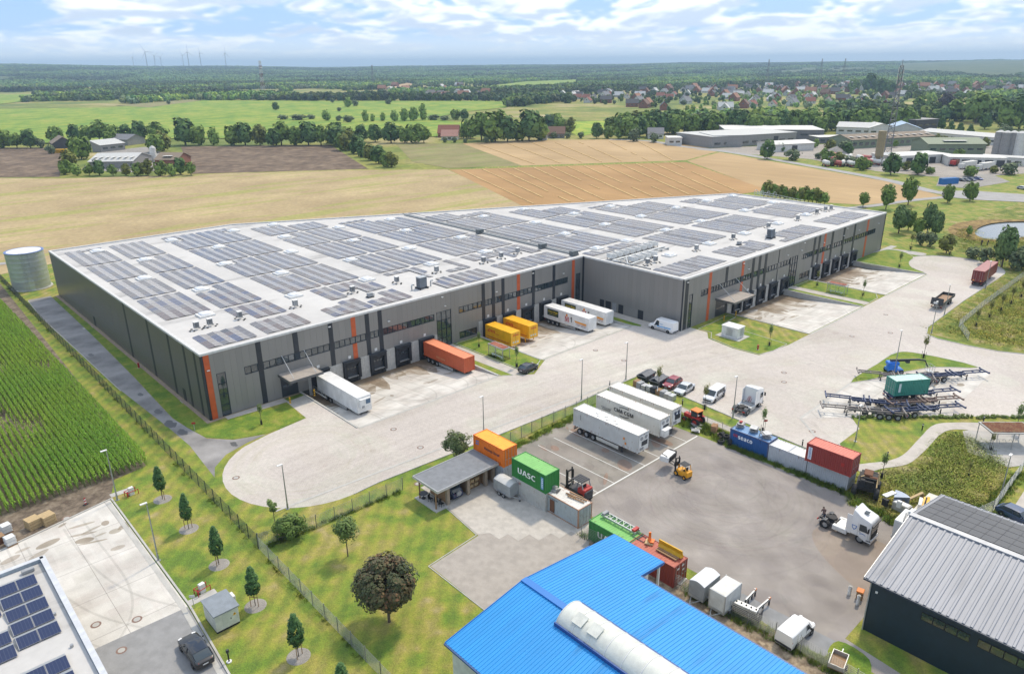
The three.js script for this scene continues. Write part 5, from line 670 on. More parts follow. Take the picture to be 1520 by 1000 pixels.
{ // parked refrigerated trailers in the depot yard
  const wr = cpaint(0.55, 0.56, 0.55, 6), cm = cpaint(0.66, 0.64, 0.58, 6), rf = cpaint(0.70, 0.69, 0.66, 6); let g;
  const reeferEnd = (g, L, y = 1.16) => { box1(-L / 2 - 0.03, y + 1.3, 0, 0.05, 2.3, 2.1).build('cooling_unit', M.white, g); for (const [z, yy] of [[-0.5, 2.1], [0.5, 2.1]]) new MB().cyl(-L / 2 - 0.07, y + yy, z, 0.3, 0.05, 16, 0, Q).build('fan', M.grey, g); new MB().box(-L / 2 - 0.08, y + 1.25, 0.2, 0.04, 0.7, 1.3).build('compressor_bay', M.dark, g); box1(-L / 2 - 0.08, y + 0.5, -0.4, 0.03, 0.4, 0.8).build('panel', M.grey, g); };
  g = boxTrailer('grey ribbed refrigerated container trailer nearest the parking lines', 12.1, 39.6, -47.9, Q, 0, wr, { corr: true, smooth: true, roof: rf, skirt: M.cream }); reeferEnd(g, 12.1); sideDecal(g, lettering(0.5, 1.1, (x) => { x.save(); x.translate(0.25, 0.55); x.rotate(PI / 2); text(x, 'TRITON', 0, 0, 0.3, '#303438', 1); x.restore(); }), 4.6, 2.9, 0.35, 0.9); for (const x of [-3.9, -3.6]) sideDecal(g, lettering(0.3, 0.4, (q) => { q.fillStyle = '#e08a1c'; q.fillRect(0, 0, 0.3, 0.4); }), x, x < -3.8 ? 1.9 : 2.6, 0.26, 0.36); const fl = new MB(); for (let k = 0; k < 6; k++) fl.box(-1.5 + k * 0.8, 3.97, k % 2 ? 0.2 : -0.4, 0.5, 0.02, 0.5); fl.build('roof_patch', M.white, g);
  g = boxTrailer('cream refrigerated container trailer with black lettering in the middle of three', 12.1, 45.7, -47.1, Q, 0, cm, { corr: true, smooth: true, roof: rf }); reeferEnd(g, 12.1); new MB().rbox(-6.55, 1.9, -0.3, 0.8, 1.1, 1.7, 0.06).build('generator', M.white, g); box1(-6.98, 1.9, 0.3, 0.05, 0.9, 0.7).build('generator_grille', M.anth, g);
  sideDecal(g, lettering(4.2, 2.2, (x) => { text(x, 'CMA CGM', 2.1, 1.1, 0.85, '#23262c', 4.0); x.strokeStyle = '#23262c'; x.lineWidth = 0.1; x.beginPath(); x.moveTo(1.2, 0.5); x.quadraticCurveTo(2.1, 0.15, 3.1, 0.35); x.stroke(); x.beginPath(); x.moveTo(1.3, 1.8); x.quadraticCurveTo(2.3, 2.05, 3.2, 1.6); x.stroke(); }), 0.6, 2.75, 4.0, 2.1); sideDecal(g, lettering(2.4, 0.7, (x) => { text(x, 'CMA CGM', 1.2, 0.2, 0.3, '#5b5d60', 2.2); text(x, 'REEFER', 1.2, 0.52, 0.28, '#5b5d60', 1.8); }), 4.0, 2.2, 2.2, 0.65);
  g = boxTrailer('cream refrigerated container trailer farthest from the parking lines', 12.1, 49.6, -46.4, Q, 0, cm, { corr: true, smooth: true, roof: rf }); reeferEnd(g, 12.1); decal(g, lettering(1.2, 0.9, (x) => { x.fillStyle = '#23304a'; x.fillRect(0, 0.1, 1.2, 0.55); x.fillStyle = '#dfe3e8'; x.beginPath(); x.arc(0.6, 0.4, 0.2, 0, 7); x.fill(); }), -6.15, 3.0, 0, 1.2, 0.9, -Q);
}
{ // maroon trailer and dark open platform trailer along the east kerb
  let g = boxTrailer('maroon curtain-sided trailer parked by the far turning loop', 13.2, 172.6, -58.6, PI, 0, worn(0.20, 0.028, 0.028, 0.5), { roof: worn(0.36, 0.16, 0.15, 0.6), rail: worn(0.24, 0.04, 0.04, 0.5), noskirt: true }); g.rotation.y = PI + 0.05; for (const z of [-0.8, 0.8]) box1(6.63, 1.5, z, 0.03, 0.3, 0.3).build('lamp_panel', M.amber, g);
  g = thing('flatbed_trailer', 'dark drop-side trailer with an empty timber floor beside the yard kerb', 'trailer', 144.2, -58.4, PI + 0.06); const L = 9.6; box1(0, 1.2, 0, L, 0.12, 2.5).build('load_floor', worn(0.34, 0.22, 0.14, 0.9, 0, 2), g); for (const z of [-1.26, 1.26]) for (let k = 0; k < 4; k++) box1(-L / 2 + L / 4 * (k + 0.5), 1.55, z, L / 4 - 0.05, 0.65, 0.06).build('drop_side', M.anth, g); new MB().box(L / 2 - 0.04, 1.95, 0, 0.08, 1.6, 2.5).build('headboard', M.dark, g); box1(-L / 2 + 0.04, 1.55, 0, 0.06, 0.65, 2.5).build('tailboard', M.dark, g); underframe(g, L); bogie(g, [-2.6, -1.3]); new MB().box(L / 2 + 0.02, 1.6, 0.2, 0.02, 0.5, 0.9).build('plate', M.white, g);
}
function skeletal(label, p, q, mat, goose, o = {}) { // container chassis: wheels at +x, gooseneck at -x
  const a = at(...p, 1.1), b = at(...q, 1.1), s = (a[0] + b[0]) / 2, t = (a[1] + b[1]) / 2, L = 12.3, turn = Math.atan2(b[1] - a[1], b[0] - a[0]);
  const g = thing('container_chassis', label, 'chassis trailer', s, t, turn), f = new MB();
  for (const z of [-0.42, 0.42]) { f.box(1.9, 1.0, z, 8.2, 0.34, 0.14); f.box(-4.2, 1.18, z, 4.0, 0.2, 0.12); } for (const x of [-5.4, -4, -2.2, -0.6, 1, 2.8, 4.4, 5.9]) f.box(x, 1.1, 0, 0.12, 0.16, 0.9); f.build('main_beam', mat, g);
  const e = new MB(); for (const x of [-6.1, -0.3, 0.5, 6.0]) { e.box(x, 1.2, 0, 0.2, 0.2, 2.46); for (const z of [-1.15, 1.15]) e.box(x, 1.34, z, 0.2, 0.1, 0.2); } e.build('bolster', mat, g); bogie(g, [2.3, 3.6, 4.9], { rim: M.grey }); const m = new MB(); for (const x of [2.3, 3.6, 4.9]) for (const z of [-1.04, 1.04]) m.add(new THREE.CylinderGeometry(0.6, 0.6, 0.4, 12, 1, true, -0.2 * PI, 0.4 * PI * 1), new THREE.Matrix4().makeRotationX(Q).premultiply(new THREE.Matrix4().makeRotationZ(PI)).setPosition(x, 0.5, z)); 
  for (const x of [2.3, 3.6, 4.9]) for (const z of [-1.04, 1.04]) box1(x, 1.06, z, 0.9, 0.04, 0.42).build('mudguard', M.black, g);
  const l = new MB(); for (const z of [-0.6, 0.6]) l.box(-2.4, 0.52, z, 0.13, 1.0, 0.13).box(-2.4, 0.05, z, 0.34, 0.08, 0.3).bar(V(-2.4, 0.5, z), V(-1.5, 1.0, z), 0.04); l.build('landing_leg', M.dark, g); const u = new MB(); u.box(6.12, 0.7, 0, 0.08, 0.16, 2.3).box(6.1, 0.9, -0.8, 0.07, 0.4, 0.1).box(6.1, 0.9, 0.8, 0.07, 0.4, 0.1); u.build('bumper', mat, g); for (const z of [-0.95, 0.95]) box1(6.18, 0.95, z, 0.05, 0.14, 0.4).build('tail_light', M.redlens, g); new MB().rbox(0.2, 0.75, 0.75, 0.9, 0.45, 0.5, 0.03).build('tool_box', M.dark, g); for (const x of [-1.2, 1.4]) new MB().bar(V(x, 0.75, -0.5), V(x, 0.75, 0.5), 0.17, 10).build('air_tank', M.dark, g);
  if (o.load) { containerBody(g, 6.06, 2.59, cpaint(0.045, 0.26, 0.20), { y: 1.36, doors: 0, roof: cpaint(0.44, 0.60, 0.56) }); for (const c of g.children) if (['side_panel', 'end_panel', 'roof_panel', 'frame', 'floor'].includes(c.name)) c.position.x += 3.0; decal(g, lettering(0.4, 1.5, (x) => { x.fillStyle = '#c9d6d0'; x.fillRect(0, 0, 0.4, 1.5); }), 4.9, 2.65, 1.25, 0.4, 1.5, 0); }
  return g;
}
const chBlue = cpaint(0.028, 0.05, 0.125, 3), chGrey = cpaint(0.20, 0.18, 0.17, 2), chRust = cpaint(0.19, 0.13, 0.11, 2);
skeletal('weathered grey container chassis nearest the hedge on the left', [1237, 603], [1326, 610], chGrey); skeletal('blue container chassis nearest the hedge on the right', [1418, 602], [1327, 608], chBlue); skeletal('blue container chassis in the second row on the left', [1243, 588], [1331, 598], chBlue); skeletal('rust brown container chassis beside the teal container', [1416, 590], [1326, 596], chRust);
{ const g = skeletal('blue chassis trailer with a deck in front of the lawn', [1418, 578], [1318, 586], chBlue); const c = thing('shipping_container', 'teal container loaded on a blue chassis trailer', 'container', g.position.x, -g.position.z, g.rotation.y, null, 1.38); containerBody(c, 6.06, 2.59, cpaint(0.045, 0.26, 0.20), { doors: 1, roof: cpaint(0.46, 0.62, 0.58) }); c.position.add(V(2.9, 0, 0).applyAxisAngle(V(0, 1, 0), g.rotation.y)); g.userData.label = 'blue chassis trailer carrying the teal container'; const f = lettering(0.5, 1.6, (x) => { x.fillStyle = '#cbd8d2'; x.fillRect(0, 0, 0.5, 1.6); }); decal(c, f, 2.2, 1.4, 1.245, 0.4, 1.5, 0, 'panel_marking'); decal(c, f, 2.2, 1.4, -1.245, 0.4, 1.5, PI, 'panel_marking'); }
skeletal('grey container chassis in front of the blue boom lift', [1287, 552], [1374, 560], chGrey); skeletal('blue container chassis nearest the lawn island tip', [1458, 551], [1370, 557], chBlue);

// ---------------------------------------------------------------- vehicles (front towards local -x)
const carRim = worn(0.36, 0.37, 0.38, 0.35, 0.6, 1), glassBlue = new THREE.MeshPhysicalMaterial({ color: lin(0.03, 0.045, 0.055), roughness: 0.03, ior: 1.6 });
function car(label, cat, s, t, turn, col, o = {}) {
  const g = thing(o.name || 'parked_car', label, cat, s, t, turn), L = o.L || 4.5, W = o.W || 1.82, H = o.H || 1.48, w = W / 2, x = f => f * L, suv = o.suv ? 0.08 : 0, m = paint(...col), rear = o.sedan ? 0.30 : 0.44;
  const sec = (xx, y, k, lo = 0.22) => [x(xx), [[lo + suv, w * 0.86 * k], [0.36 + suv, w * 0.97 * k], [0.62 + suv, w * k], [y - 0.1, w * 0.985 * k], [y - 0.02, w * 0.93 * k], [y, w * 0.72 * k]]];
  const b = 0.93 + suv; mesh('body', planarUV(loft([sec(-0.5, 0.64 + suv, 0.78, 0.3), sec(-0.485, 0.70 + suv, 0.88, 0.25), sec(-0.44, 0.76 + suv, 0.96), sec(-0.34, 0.83 + suv, 1), sec(-0.2, b - 0.02, 1), sec(0, b, 1), sec(0.25, b + 0.02, 1), sec(0.4, b + 0.03, 0.985), sec(0.465, b + (o.sedan ? 0.0 : 0.02), 0.94), sec(0.5, 0.84 + suv, 0.84, 0.32)], 0.9)), m, g);
  const gs = (xx, y, k) => [x(xx), [[b - 0.08, w * 0.95], [b - 0.02, w * 0.94], [lerp(b, y, 0.55), w * lerp(0.93, 0.80 * k, 0.6)], [y - 0.015, w * 0.78 * k], [y, w * 0.66 * k]]];
  mesh('window_glass', planarUV(loft([gs(-0.235, b, 0.98), gs(-0.09, H - 0.07, 0.98), gs(-0.02, H - 0.03, 1), gs(0.14, H - 0.03, 1), gs(o.sedan ? 0.2 : 0.3, H - (o.sedan ? 0.06 : 0.09), 0.97), gs(rear, b + 0.04, 0.92)], 0.7)), o.glass || glassBlue, g);
  const rs = (xx, y, k) => [x(xx), [[y - 0.035, w * 0.80 * k], [y - 0.02, w * 0.79 * k], [y, w * 0.6 * k]]]; mesh('roof', planarUV(loft([rs(-0.10, H - 0.06, 0.94), rs(-0.03, H - 0.01, 1), rs(0.14, H, 1), rs(o.sedan ? 0.2 : 0.3, H - 0.05, 0.98)], 0.9)), o.roof || m, g);
  const p = new MB(); for (const z of [-1, 1]) { p.beam(V(x(-0.235), b, z * w * 0.93), V(x(-0.08), H - 0.05, z * w * 0.80), 0.05, 0.06); p.beam(V(x(0.06), b, z * w * 0.945), V(x(0.07), H - 0.04, z * w * 0.81), 0.04, 0.09); p.beam(V(x(rear - 0.015), b, z * w * 0.9), V(x(o.sedan ? 0.2 : 0.3), H - 0.09, z * w * 0.80), 0.06, 0.12); } p.build('pillar', m, g);
  for (const xx of [-0.31, 0.31]) for (const z of [-1, 1]) { const q = wheel(g, x(xx), 0.325, z * (w - 0.1), 0.325, 0.6, carRim); const a = new THREE.CylinderGeometry(0.385, 0.385, 0.02, 18); a.rotateX(Q); const am = mesh('wheel_arch', planarUV(flat(a)), M.black, g); am.position.set(x(xx), 0.36, z * (w - 0.012)); }
  for (const z of [-1, 1]) { new MB().rbox(x(-0.462), 0.68 + suv, z * w * 0.66, 0.26, 0.13, 0.36, 0.04, z * 0.35).build('headlight', M.lamp, g); new MB().rbox(x(0.468), 0.82 + suv, z * w * 0.7, 0.14, 0.16, 0.34, 0.04, -z * 0.3).build('tail_light', M.redlens, g); const mi = new MB(); mi.rbox(x(-0.17), b + 0.08, z * (w + 0.08), 0.12, 0.13, 0.2, 0.04); mi.build('mirror', m, g); box1(x(-0.02), b - 0.13, z * w * 1.0, 0.16, 0.03, 0.03).build('door_handle', M.black, g); }
  const d = new MB(); for (const z of [-1, 1]) for (const xx of [-0.17, 0.06, 0.27]) d.box(x(xx), 0.62 + suv, z * w * 0.997, 0.012, 0.5, 0.02); d.build('door_gap', M.black, g); box1(x(-0.497), 0.46 + suv, 0, 0.04, 0.2, W * 0.55).build('grille', M.black, g); box1(x(0.502), 0.6 + suv, 0, 0.02, 0.11, 0.5).build('number_plate', M.white, g); box1(x(-0.507), 0.42 + suv, 0, 0.02, 0.1, 0.5).build('number_plate', M.white, g);
  return g;
}
function van(label, s, t, turn, o = {}) {
  const g = thing('parked_van', label, 'van', s, t, turn), L = o.L || 4.6, W = o.W || 1.9, H = o.H || 1.85, w = W / 2, x = f => f * L, m = o.mat || paint(0.76, 0.76, 0.75), lo = 0.28;
  const hb = o.hood || 1.02, sec = (xx, y, k, kt) => [x(xx), [[lo, w * 0.88 * k], [0.42, w * 0.98 * k], [Math.min(0.85, y * 0.7), w * k], [Math.min(1.1, y * 0.88), w * 0.985 * k], [y - 0.1, w * kt], [y, w * kt * 0.86]]];
  mesh('body', planarUV(loft([sec(-0.5, 0.74, 0.8, 0.74), sec(-0.485, 0.86, 0.9, 0.84), sec(-0.43, hb - 0.05, 0.97, 0.9), sec(-0.33, hb + 0.03, 1, 0.92), sec(-0.19, H - 0.06, 1, 0.86), sec(-0.12, H, 1, 0.87), sec(0.2, H + 0.01, 1, 0.88), sec(0.47, H - 0.01, 0.99, 0.88), sec(0.5, H - 0.07, 0.96, 0.85)], 0.6)), m, g);
  const dx = x(0.14), dy = H - hb - 0.13, len = Math.hypot(dx, dy); new MB().box(0, 0, 0, len * 0.92, 0.03, W * 0.78).build('windscreen', glassBlue, g); const ws = g.children[g.children.length - 1]; ws.position.set(x(-0.262), (H + hb) / 2 + 0.005, 0); ws.rotation.z = Math.atan2(dy, dx);
  const wy = (H + 1.1) / 2 - 0.02, wh = H - 1.1 - 0.2; for (const z of [-1, 1]) { const tilt = z * 0.16; const q = new MB(); q.prism([[x(-0.225), -wh / 2], [x(-0.06), -wh / 2], [x(-0.06), wh / 2], [x(-0.15), wh / 2]], 0.03); const sw = q.build('side_window', glassBlue, g); sw.position.set(0, wy, z * w * 0.937); sw.rotation.x = -tilt; if (o.glazed) for (const [a, b] of [[-0.04, 0.16], [0.18, 0.36]]) { const k = box1((x(a) + x(b)) / 2, 0, 0, x(b - a), wh, 0.03).build('side_window', glassBlue, g); k.position.set(0, wy, z * w * 0.937); k.rotation.x = -tilt; } const mi = new MB(); mi.rbox(x(-0.2), 1.15, z * (w + 0.12), 0.14, 0.24, 0.2, 0.04); mi.build('mirror', M.black, g); new MB().rbox(x(-0.468), 0.82, z * w * 0.68, 0.2, 0.22, 0.28, 0.05, z * 0.35).build('headlight', M.lamp, g); box1(x(0.492), 1.05, z * w * 0.88, 0.06, 0.42, 0.13).build('tail_light', M.redlens, g); const d = new MB(); d.box(x(-0.05), 0.85, z * w * 0.992, 0.015, 0.9, 0.02).box(x(0.17), 0.9, z * w * 0.992, 0.015, 1.0, 0.02).box(x(0.05), 0.62, z * w * 1.0, x(0.6), 0.1, 0.02); d.build('trim', M.dark, g); }
  const rw = new MB(); for (const z of [-1, 1]) rw.box(x(0.497), H * 0.75, z * w * 0.42, 0.02, H * 0.22, w * 0.66); if (o.glazed) rw.build('rear_window', glassBlue, g); box1(x(0.498), 0.45, 0, 0.08, 0.24, W * 0.9).build('rear_bumper', M.dark, g); box1(x(-0.495), 0.5, 0, 0.06, 0.26, W * 0.75).build('grille', M.black, g); box1(x(0.512), 0.72, 0.2, 0.02, 0.12, 0.5).build('number_plate', M.white, g);
  for (const xx of [-0.31, 0.31]) for (const z of [-1, 1]) { wheel(g, x(xx), 0.34, z * (w - 0.1), 0.34, 0.6, carRim); const a = new THREE.CylinderGeometry(0.41, 0.41, 0.02, 18); a.rotateX(Q); const am = mesh('wheel_arch', planarUV(flat(a)), M.black, g); am.position.set(x(xx), 0.38, z * (w - 0.01)); }
  return g;
}
const A = (px, py) => at(px, py);
car('black hatchback on the kerb beside the smoking shelter lawn', 'car', ...A(784, 550), PI + 0.12, [0.012, 0.013, 0.016], { suv: 1, L: 4.2 });
car('dark red crossover parked next to the silver saloon', 'car', ...A(998, 573), PI, [0.24, 0.012, 0.025], { suv: 1, H: 1.58, L: 4.3 });
car('silver saloon parked next to the dark red crossover', 'car', ...A(1016, 581), PI, [0.50, 0.52, 0.54], { sedan: 1, L: 4.6 });
scene.children.slice(-2).forEach(o => { o.rotation.y = 0.08; });
car('black coupe-like SUV parked on the grey drive at the lower left', 'car', ...A(292, 972), -Q, [0.004, 0.004, 0.005], { suv: 1, H: 1.6, L: 4.75, W: 1.92, roof: new THREE.MeshPhysicalMaterial({ color: lin(0.02, 0.022, 0.026), roughness: 0.04, ior: 1.7 }) }); scene.children[scene.children.length - 1].rotation.y = -Q;
car('dark blue off-road car standing inside the carport', 'car', 14.2, -42.1, Q + PI, [0.012, 0.022, 0.07], { suv: 1, H: 1.78, L: 4.4 }); { const g = scene.children[scene.children.length - 1]; new MB().cyl(2.3, 1.05, 0, 0.36, 0.2, 20, 0, Q).build('spare_wheel', M.grey, g); }
car('dark blue car cut by the right edge on the site road', 'car', ...A(1510, 771), 0.0, [0.02, 0.05, 0.12], { L: 4.6 }); scene.children[scene.children.length - 1].rotation.y = Q - 0.25;
{ let g = van('white van with tinted side windows and a dark logo parked on the beige yard', ...A(1060, 591), 0.02, { L: 4.95, H: 1.9, glazed: 1 }); for (const z of [-1, 1]) decal(g, lettering(1.3, 0.9, (x) => { x.fillStyle = '#28304a'; x.beginPath(); x.arc(0.4, 0.5, 0.35, 0, 7); x.fill(); x.fillRect(0.6, 0.2, 0.6, 0.6); x.fillStyle = '#eee'; x.beginPath(); x.arc(0.4, 0.5, 0.15, 0, 7); x.fill(); }), 1.55, 1.0, z * 0.965, 1.1, 0.75, z > 0 ? 0 : PI, 'logo'); g.rotation.y = 0.1;
  g = van('white delivery van with a blue stripe by the inner warehouse wall', ...A(984, 490), Q, { L: 6.2, H: 2.5, W: 2.05, hood: 1.2 }); g.rotation.y = Q + PI; g.rotation.y = -Q; for (const z of [-1, 1]) { decal(g, lettering(3.6, 0.5, (x) => { x.fillStyle = '#3d9bd6'; x.beginPath(); x.moveTo(0, 0.15); x.lineTo(3.6, 0.02); x.lineTo(3.6, 0.24); x.lineTo(0, 0.36); x.fill(); text(x, 'delivery', 2.3, 0.42, 0.12, '#7c8a96', 0.9); }), 0.9, 1.05, z * 1.042, 3.4, 0.45, z > 0 ? 0 : PI, 'stripe'); const q = lettering(1.2, 0.5, (x) => text(x, 'cargo', 0.6, 0.25, 0.36, '#8fb8dc', 1)); decal(g, q, 0.2, 1.65, z * 1.03, 1.1, 0.45, z > 0 ? 0 : PI); } g.rotation.y = -Q;
  g = van('white panel van parked on the grey strip behind the wire fence', ...A(1180, 945), 0, { L: 4.5, H: 1.85 }); g.rotation.y = PI - 0.04; }
// tractor units
function truck(label, s, t, turn, o = {}) {
  const g = thing('tractor_unit', label, 'truck', s, t, turn), W = 2.46, w = W / 2, H = o.H || 3.55, m = o.mat || paint(0.74, 0.74, 0.73), f = new MB();
  for (const z of [-0.42, 0.42]) f.box(0.6, 0.78, z, 5.0, 0.26, 0.1); for (const x of [0, 1.2, 2.9]) f.box(x, 0.8, 0, 0.12, 0.2, 0.85); f.build('chassis', M.dark, g);
  const c = (x, y, k = 1, lo = 0.9) => [x, [[lo, w * 0.97 * k], [1.3, w * k], [2.3, w * k], [y - 0.35, w * 0.97 * k], [y - 0.06, w * 0.90 * k], [y, w * 0.76 * k]]];
  mesh('cab', planarUV(loft([c(-3.02, 2.7, 0.93, 0.55), c(-2.98, 2.95, 0.98, 0.5), c(-2.86, 3.1, 1, 0.5), c(-2.5, H - 0.22, 1, 0.5), c(-1.7, H + 0.02, 1), c(-0.95, H + (o.fin || 0.12), 0.99), c(-0.86, H + (o.fin || 0.12) - 0.03, 0.95)], 0.55)), m, g);
  box1(-3.035, 2.05, 0, 0.05, 0.95, 2.12).build('windscreen', glassBlue, g); new MB().box(-3.1, 2.62, 0, 0.2, 0.16, 2.2).build('sun_visor', M.dark, g); new MB().rbox(-3.04, 1.1, 0, 0.1, 0.75, 1.8, 0.04).build('grille', M.black, g); new MB().rbox(-3.02, 0.5, 0, 0.3, 0.4, 2.4, 0.08).build('front_bumper', m, g);
  for (const z of [-1, 1]) { new MB().prism([[-2.75, -0.42], [-1.75, -0.42], [-1.75, 0.42], [-2.5, 0.42]], 0.03, 0, 2.1, z * (w + 0.003)).build('side_window', glassBlue, g); new MB().rbox(-3.08, 0.72, z * 0.88, 0.1, 0.22, 0.45, 0.04).build('headlight', M.lamp, g); const mi = new MB(); mi.rbox(-2.85, 2.15, z * (w + 0.24), 0.12, 0.6, 0.26, 0.05).bar(V(-2.85, 2.4, z * w), V(-2.85, 2.4, z * (w + 0.2)), 0.03); mi.build('mirror', M.black, g); const dl = new MB(); dl.box(-1.62, 1.6, z * (w + 0.004), 0.015, 1.9, 0.01).box(-2.8, 1.2, z * (w + 0.004), 0.015, 1.0, 0.01).box(-1.85, 1.55, z * (w + 0.02), 0.2, 0.05, 0.04); dl.build('door_seam', M.dark, g); const st = new MB(); for (const y of [0.45, 0.75]) st.box(-2.9, y, z * (w - 0.03), 0.5, 0.04, 0.2); st.build('step', M.dark, g); new MB().rbox(0.4, 0.68, z * 0.95, 1.7, 0.62, 0.56, 0.1).build('fuel_tank', o.skirt || M.galv, g); }
  for (const [x, d] of [[-1.95, 0], [2.1, 1]]) for (const z of [-1, 1]) { wheel(g, x, 0.52, z * (d ? 0.92 : 1.02), 0.52, d ? 1.7 : 0.95, M.galv); if (d) { const mg = new THREE.CylinderGeometry(0.62, 0.62, 0.62, 14, 1, true, -Q * 1.1, PI * 1.1); mg.rotateX(Q); mg.rotateZ(0); const q = mesh('mudguard', planarUV(flat(mg)), M.dark, g); q.material = o.guard || mGuard; q.position.set(x, 0.55, z * 0.92); q.rotation.z = Q; } }
  const fw = new MB(); fw.cyl(1.75, 1.16, 0, 0.5, 0.08, 20).box(2.25, 1.14, 0, 0.5, 0.08, 0.6).box(1.75, 1.02, 0, 0.9, 0.16, 0.9); fw.build('fifth_wheel', M.black, g); box1(0.2, 0.96, 0, 1.5, 0.06, 1.7).build('catwalk', M.galv, g); const bk = new MB(); bk.box(-0.82, 2.2, 0, 0.05, 2.3, 2.1); bk.build('cab_back', o.back || m, g); const ln = new MB(); for (const z of [-0.3, 0, 0.3]) ln.add(new THREE.TubeGeometry(new THREE.CatmullRomCurve3([V(-0.75, 1.7, z), V(-0.3, 1.25, z), V(-0.3, 1.7, z * 0.6), V(-0.74, 2.0, z * 0.5)]), 10, 0.03, 5)); ln.build('air_line', M.red, g); for (const z of [-1, 1]) { const sp = box1(-0.55, 2.0, z * 1.12, 0.6, 2.4, 0.05).build('side_deflector', m, g); sp.rotation.y = 0; }
  for (const z of [-0.9, 0.9]) box1(3.1, 0.82, z, 0.06, 0.14, 0.4).build('tail_light', M.redlens, g); box1(3.05, 0.78, 0, 0.1, 0.2, 1.6).build('rear_beam', M.dark, g); return g;
}
const mGuard = worn(0.10, 0.105, 0.11, 0.6); mGuard.side = THREE.DoubleSide;
{ let g = truck('white tractor unit seen from behind on the beige yard', 64.2, -55.9, PI, { H: 3.4 }); g.rotation.y = PI + 0.06; 
  g = truck('white tractor unit with blue shield emblem in the depot yard', 43.1, -81.2, 0, { fin: 0.5, H: 3.45, skirt: M.white }); g.rotation.y = Q + 0.02; for (const z of [-1, 1]) { decal(g, lettering(0.9, 0.9, (x) => { x.strokeStyle = '#2f6fb4'; x.lineWidth = 0.1; x.beginPath(); x.moveTo(0.12, 0.15); x.lineTo(0.78, 0.15); x.lineTo(0.7, 0.55); x.lineTo(0.45, 0.82); x.lineTo(0.2, 0.55); x.closePath(); x.stroke(); }), -1.2, 1.85, z * 1.245, 0.7, 0.7, z > 0 ? 0 : PI, 'emblem'); decal(g, lettering(0.8, 0.3, (x) => { x.fillStyle = '#2f6fb4'; x.beginPath(); x.moveTo(0, 0.2); x.quadraticCurveTo(0.4, -0.1, 0.8, 0.22); x.lineTo(0.8, 0.28); x.quadraticCurveTo(0.4, 0.02, 0, 0.28); x.fill(); }), -2.2, 1.35, z * 1.245, 0.7, 0.26, z > 0 ? 0 : PI, 'emblem'); } box1(-1.95, 3.58, 0, 0.5, 0.04, 0.6).build('roof_hatch', glassBlue, g).position.y = 0.0; g.children[g.children.length - 1].rotation.z = 0; }
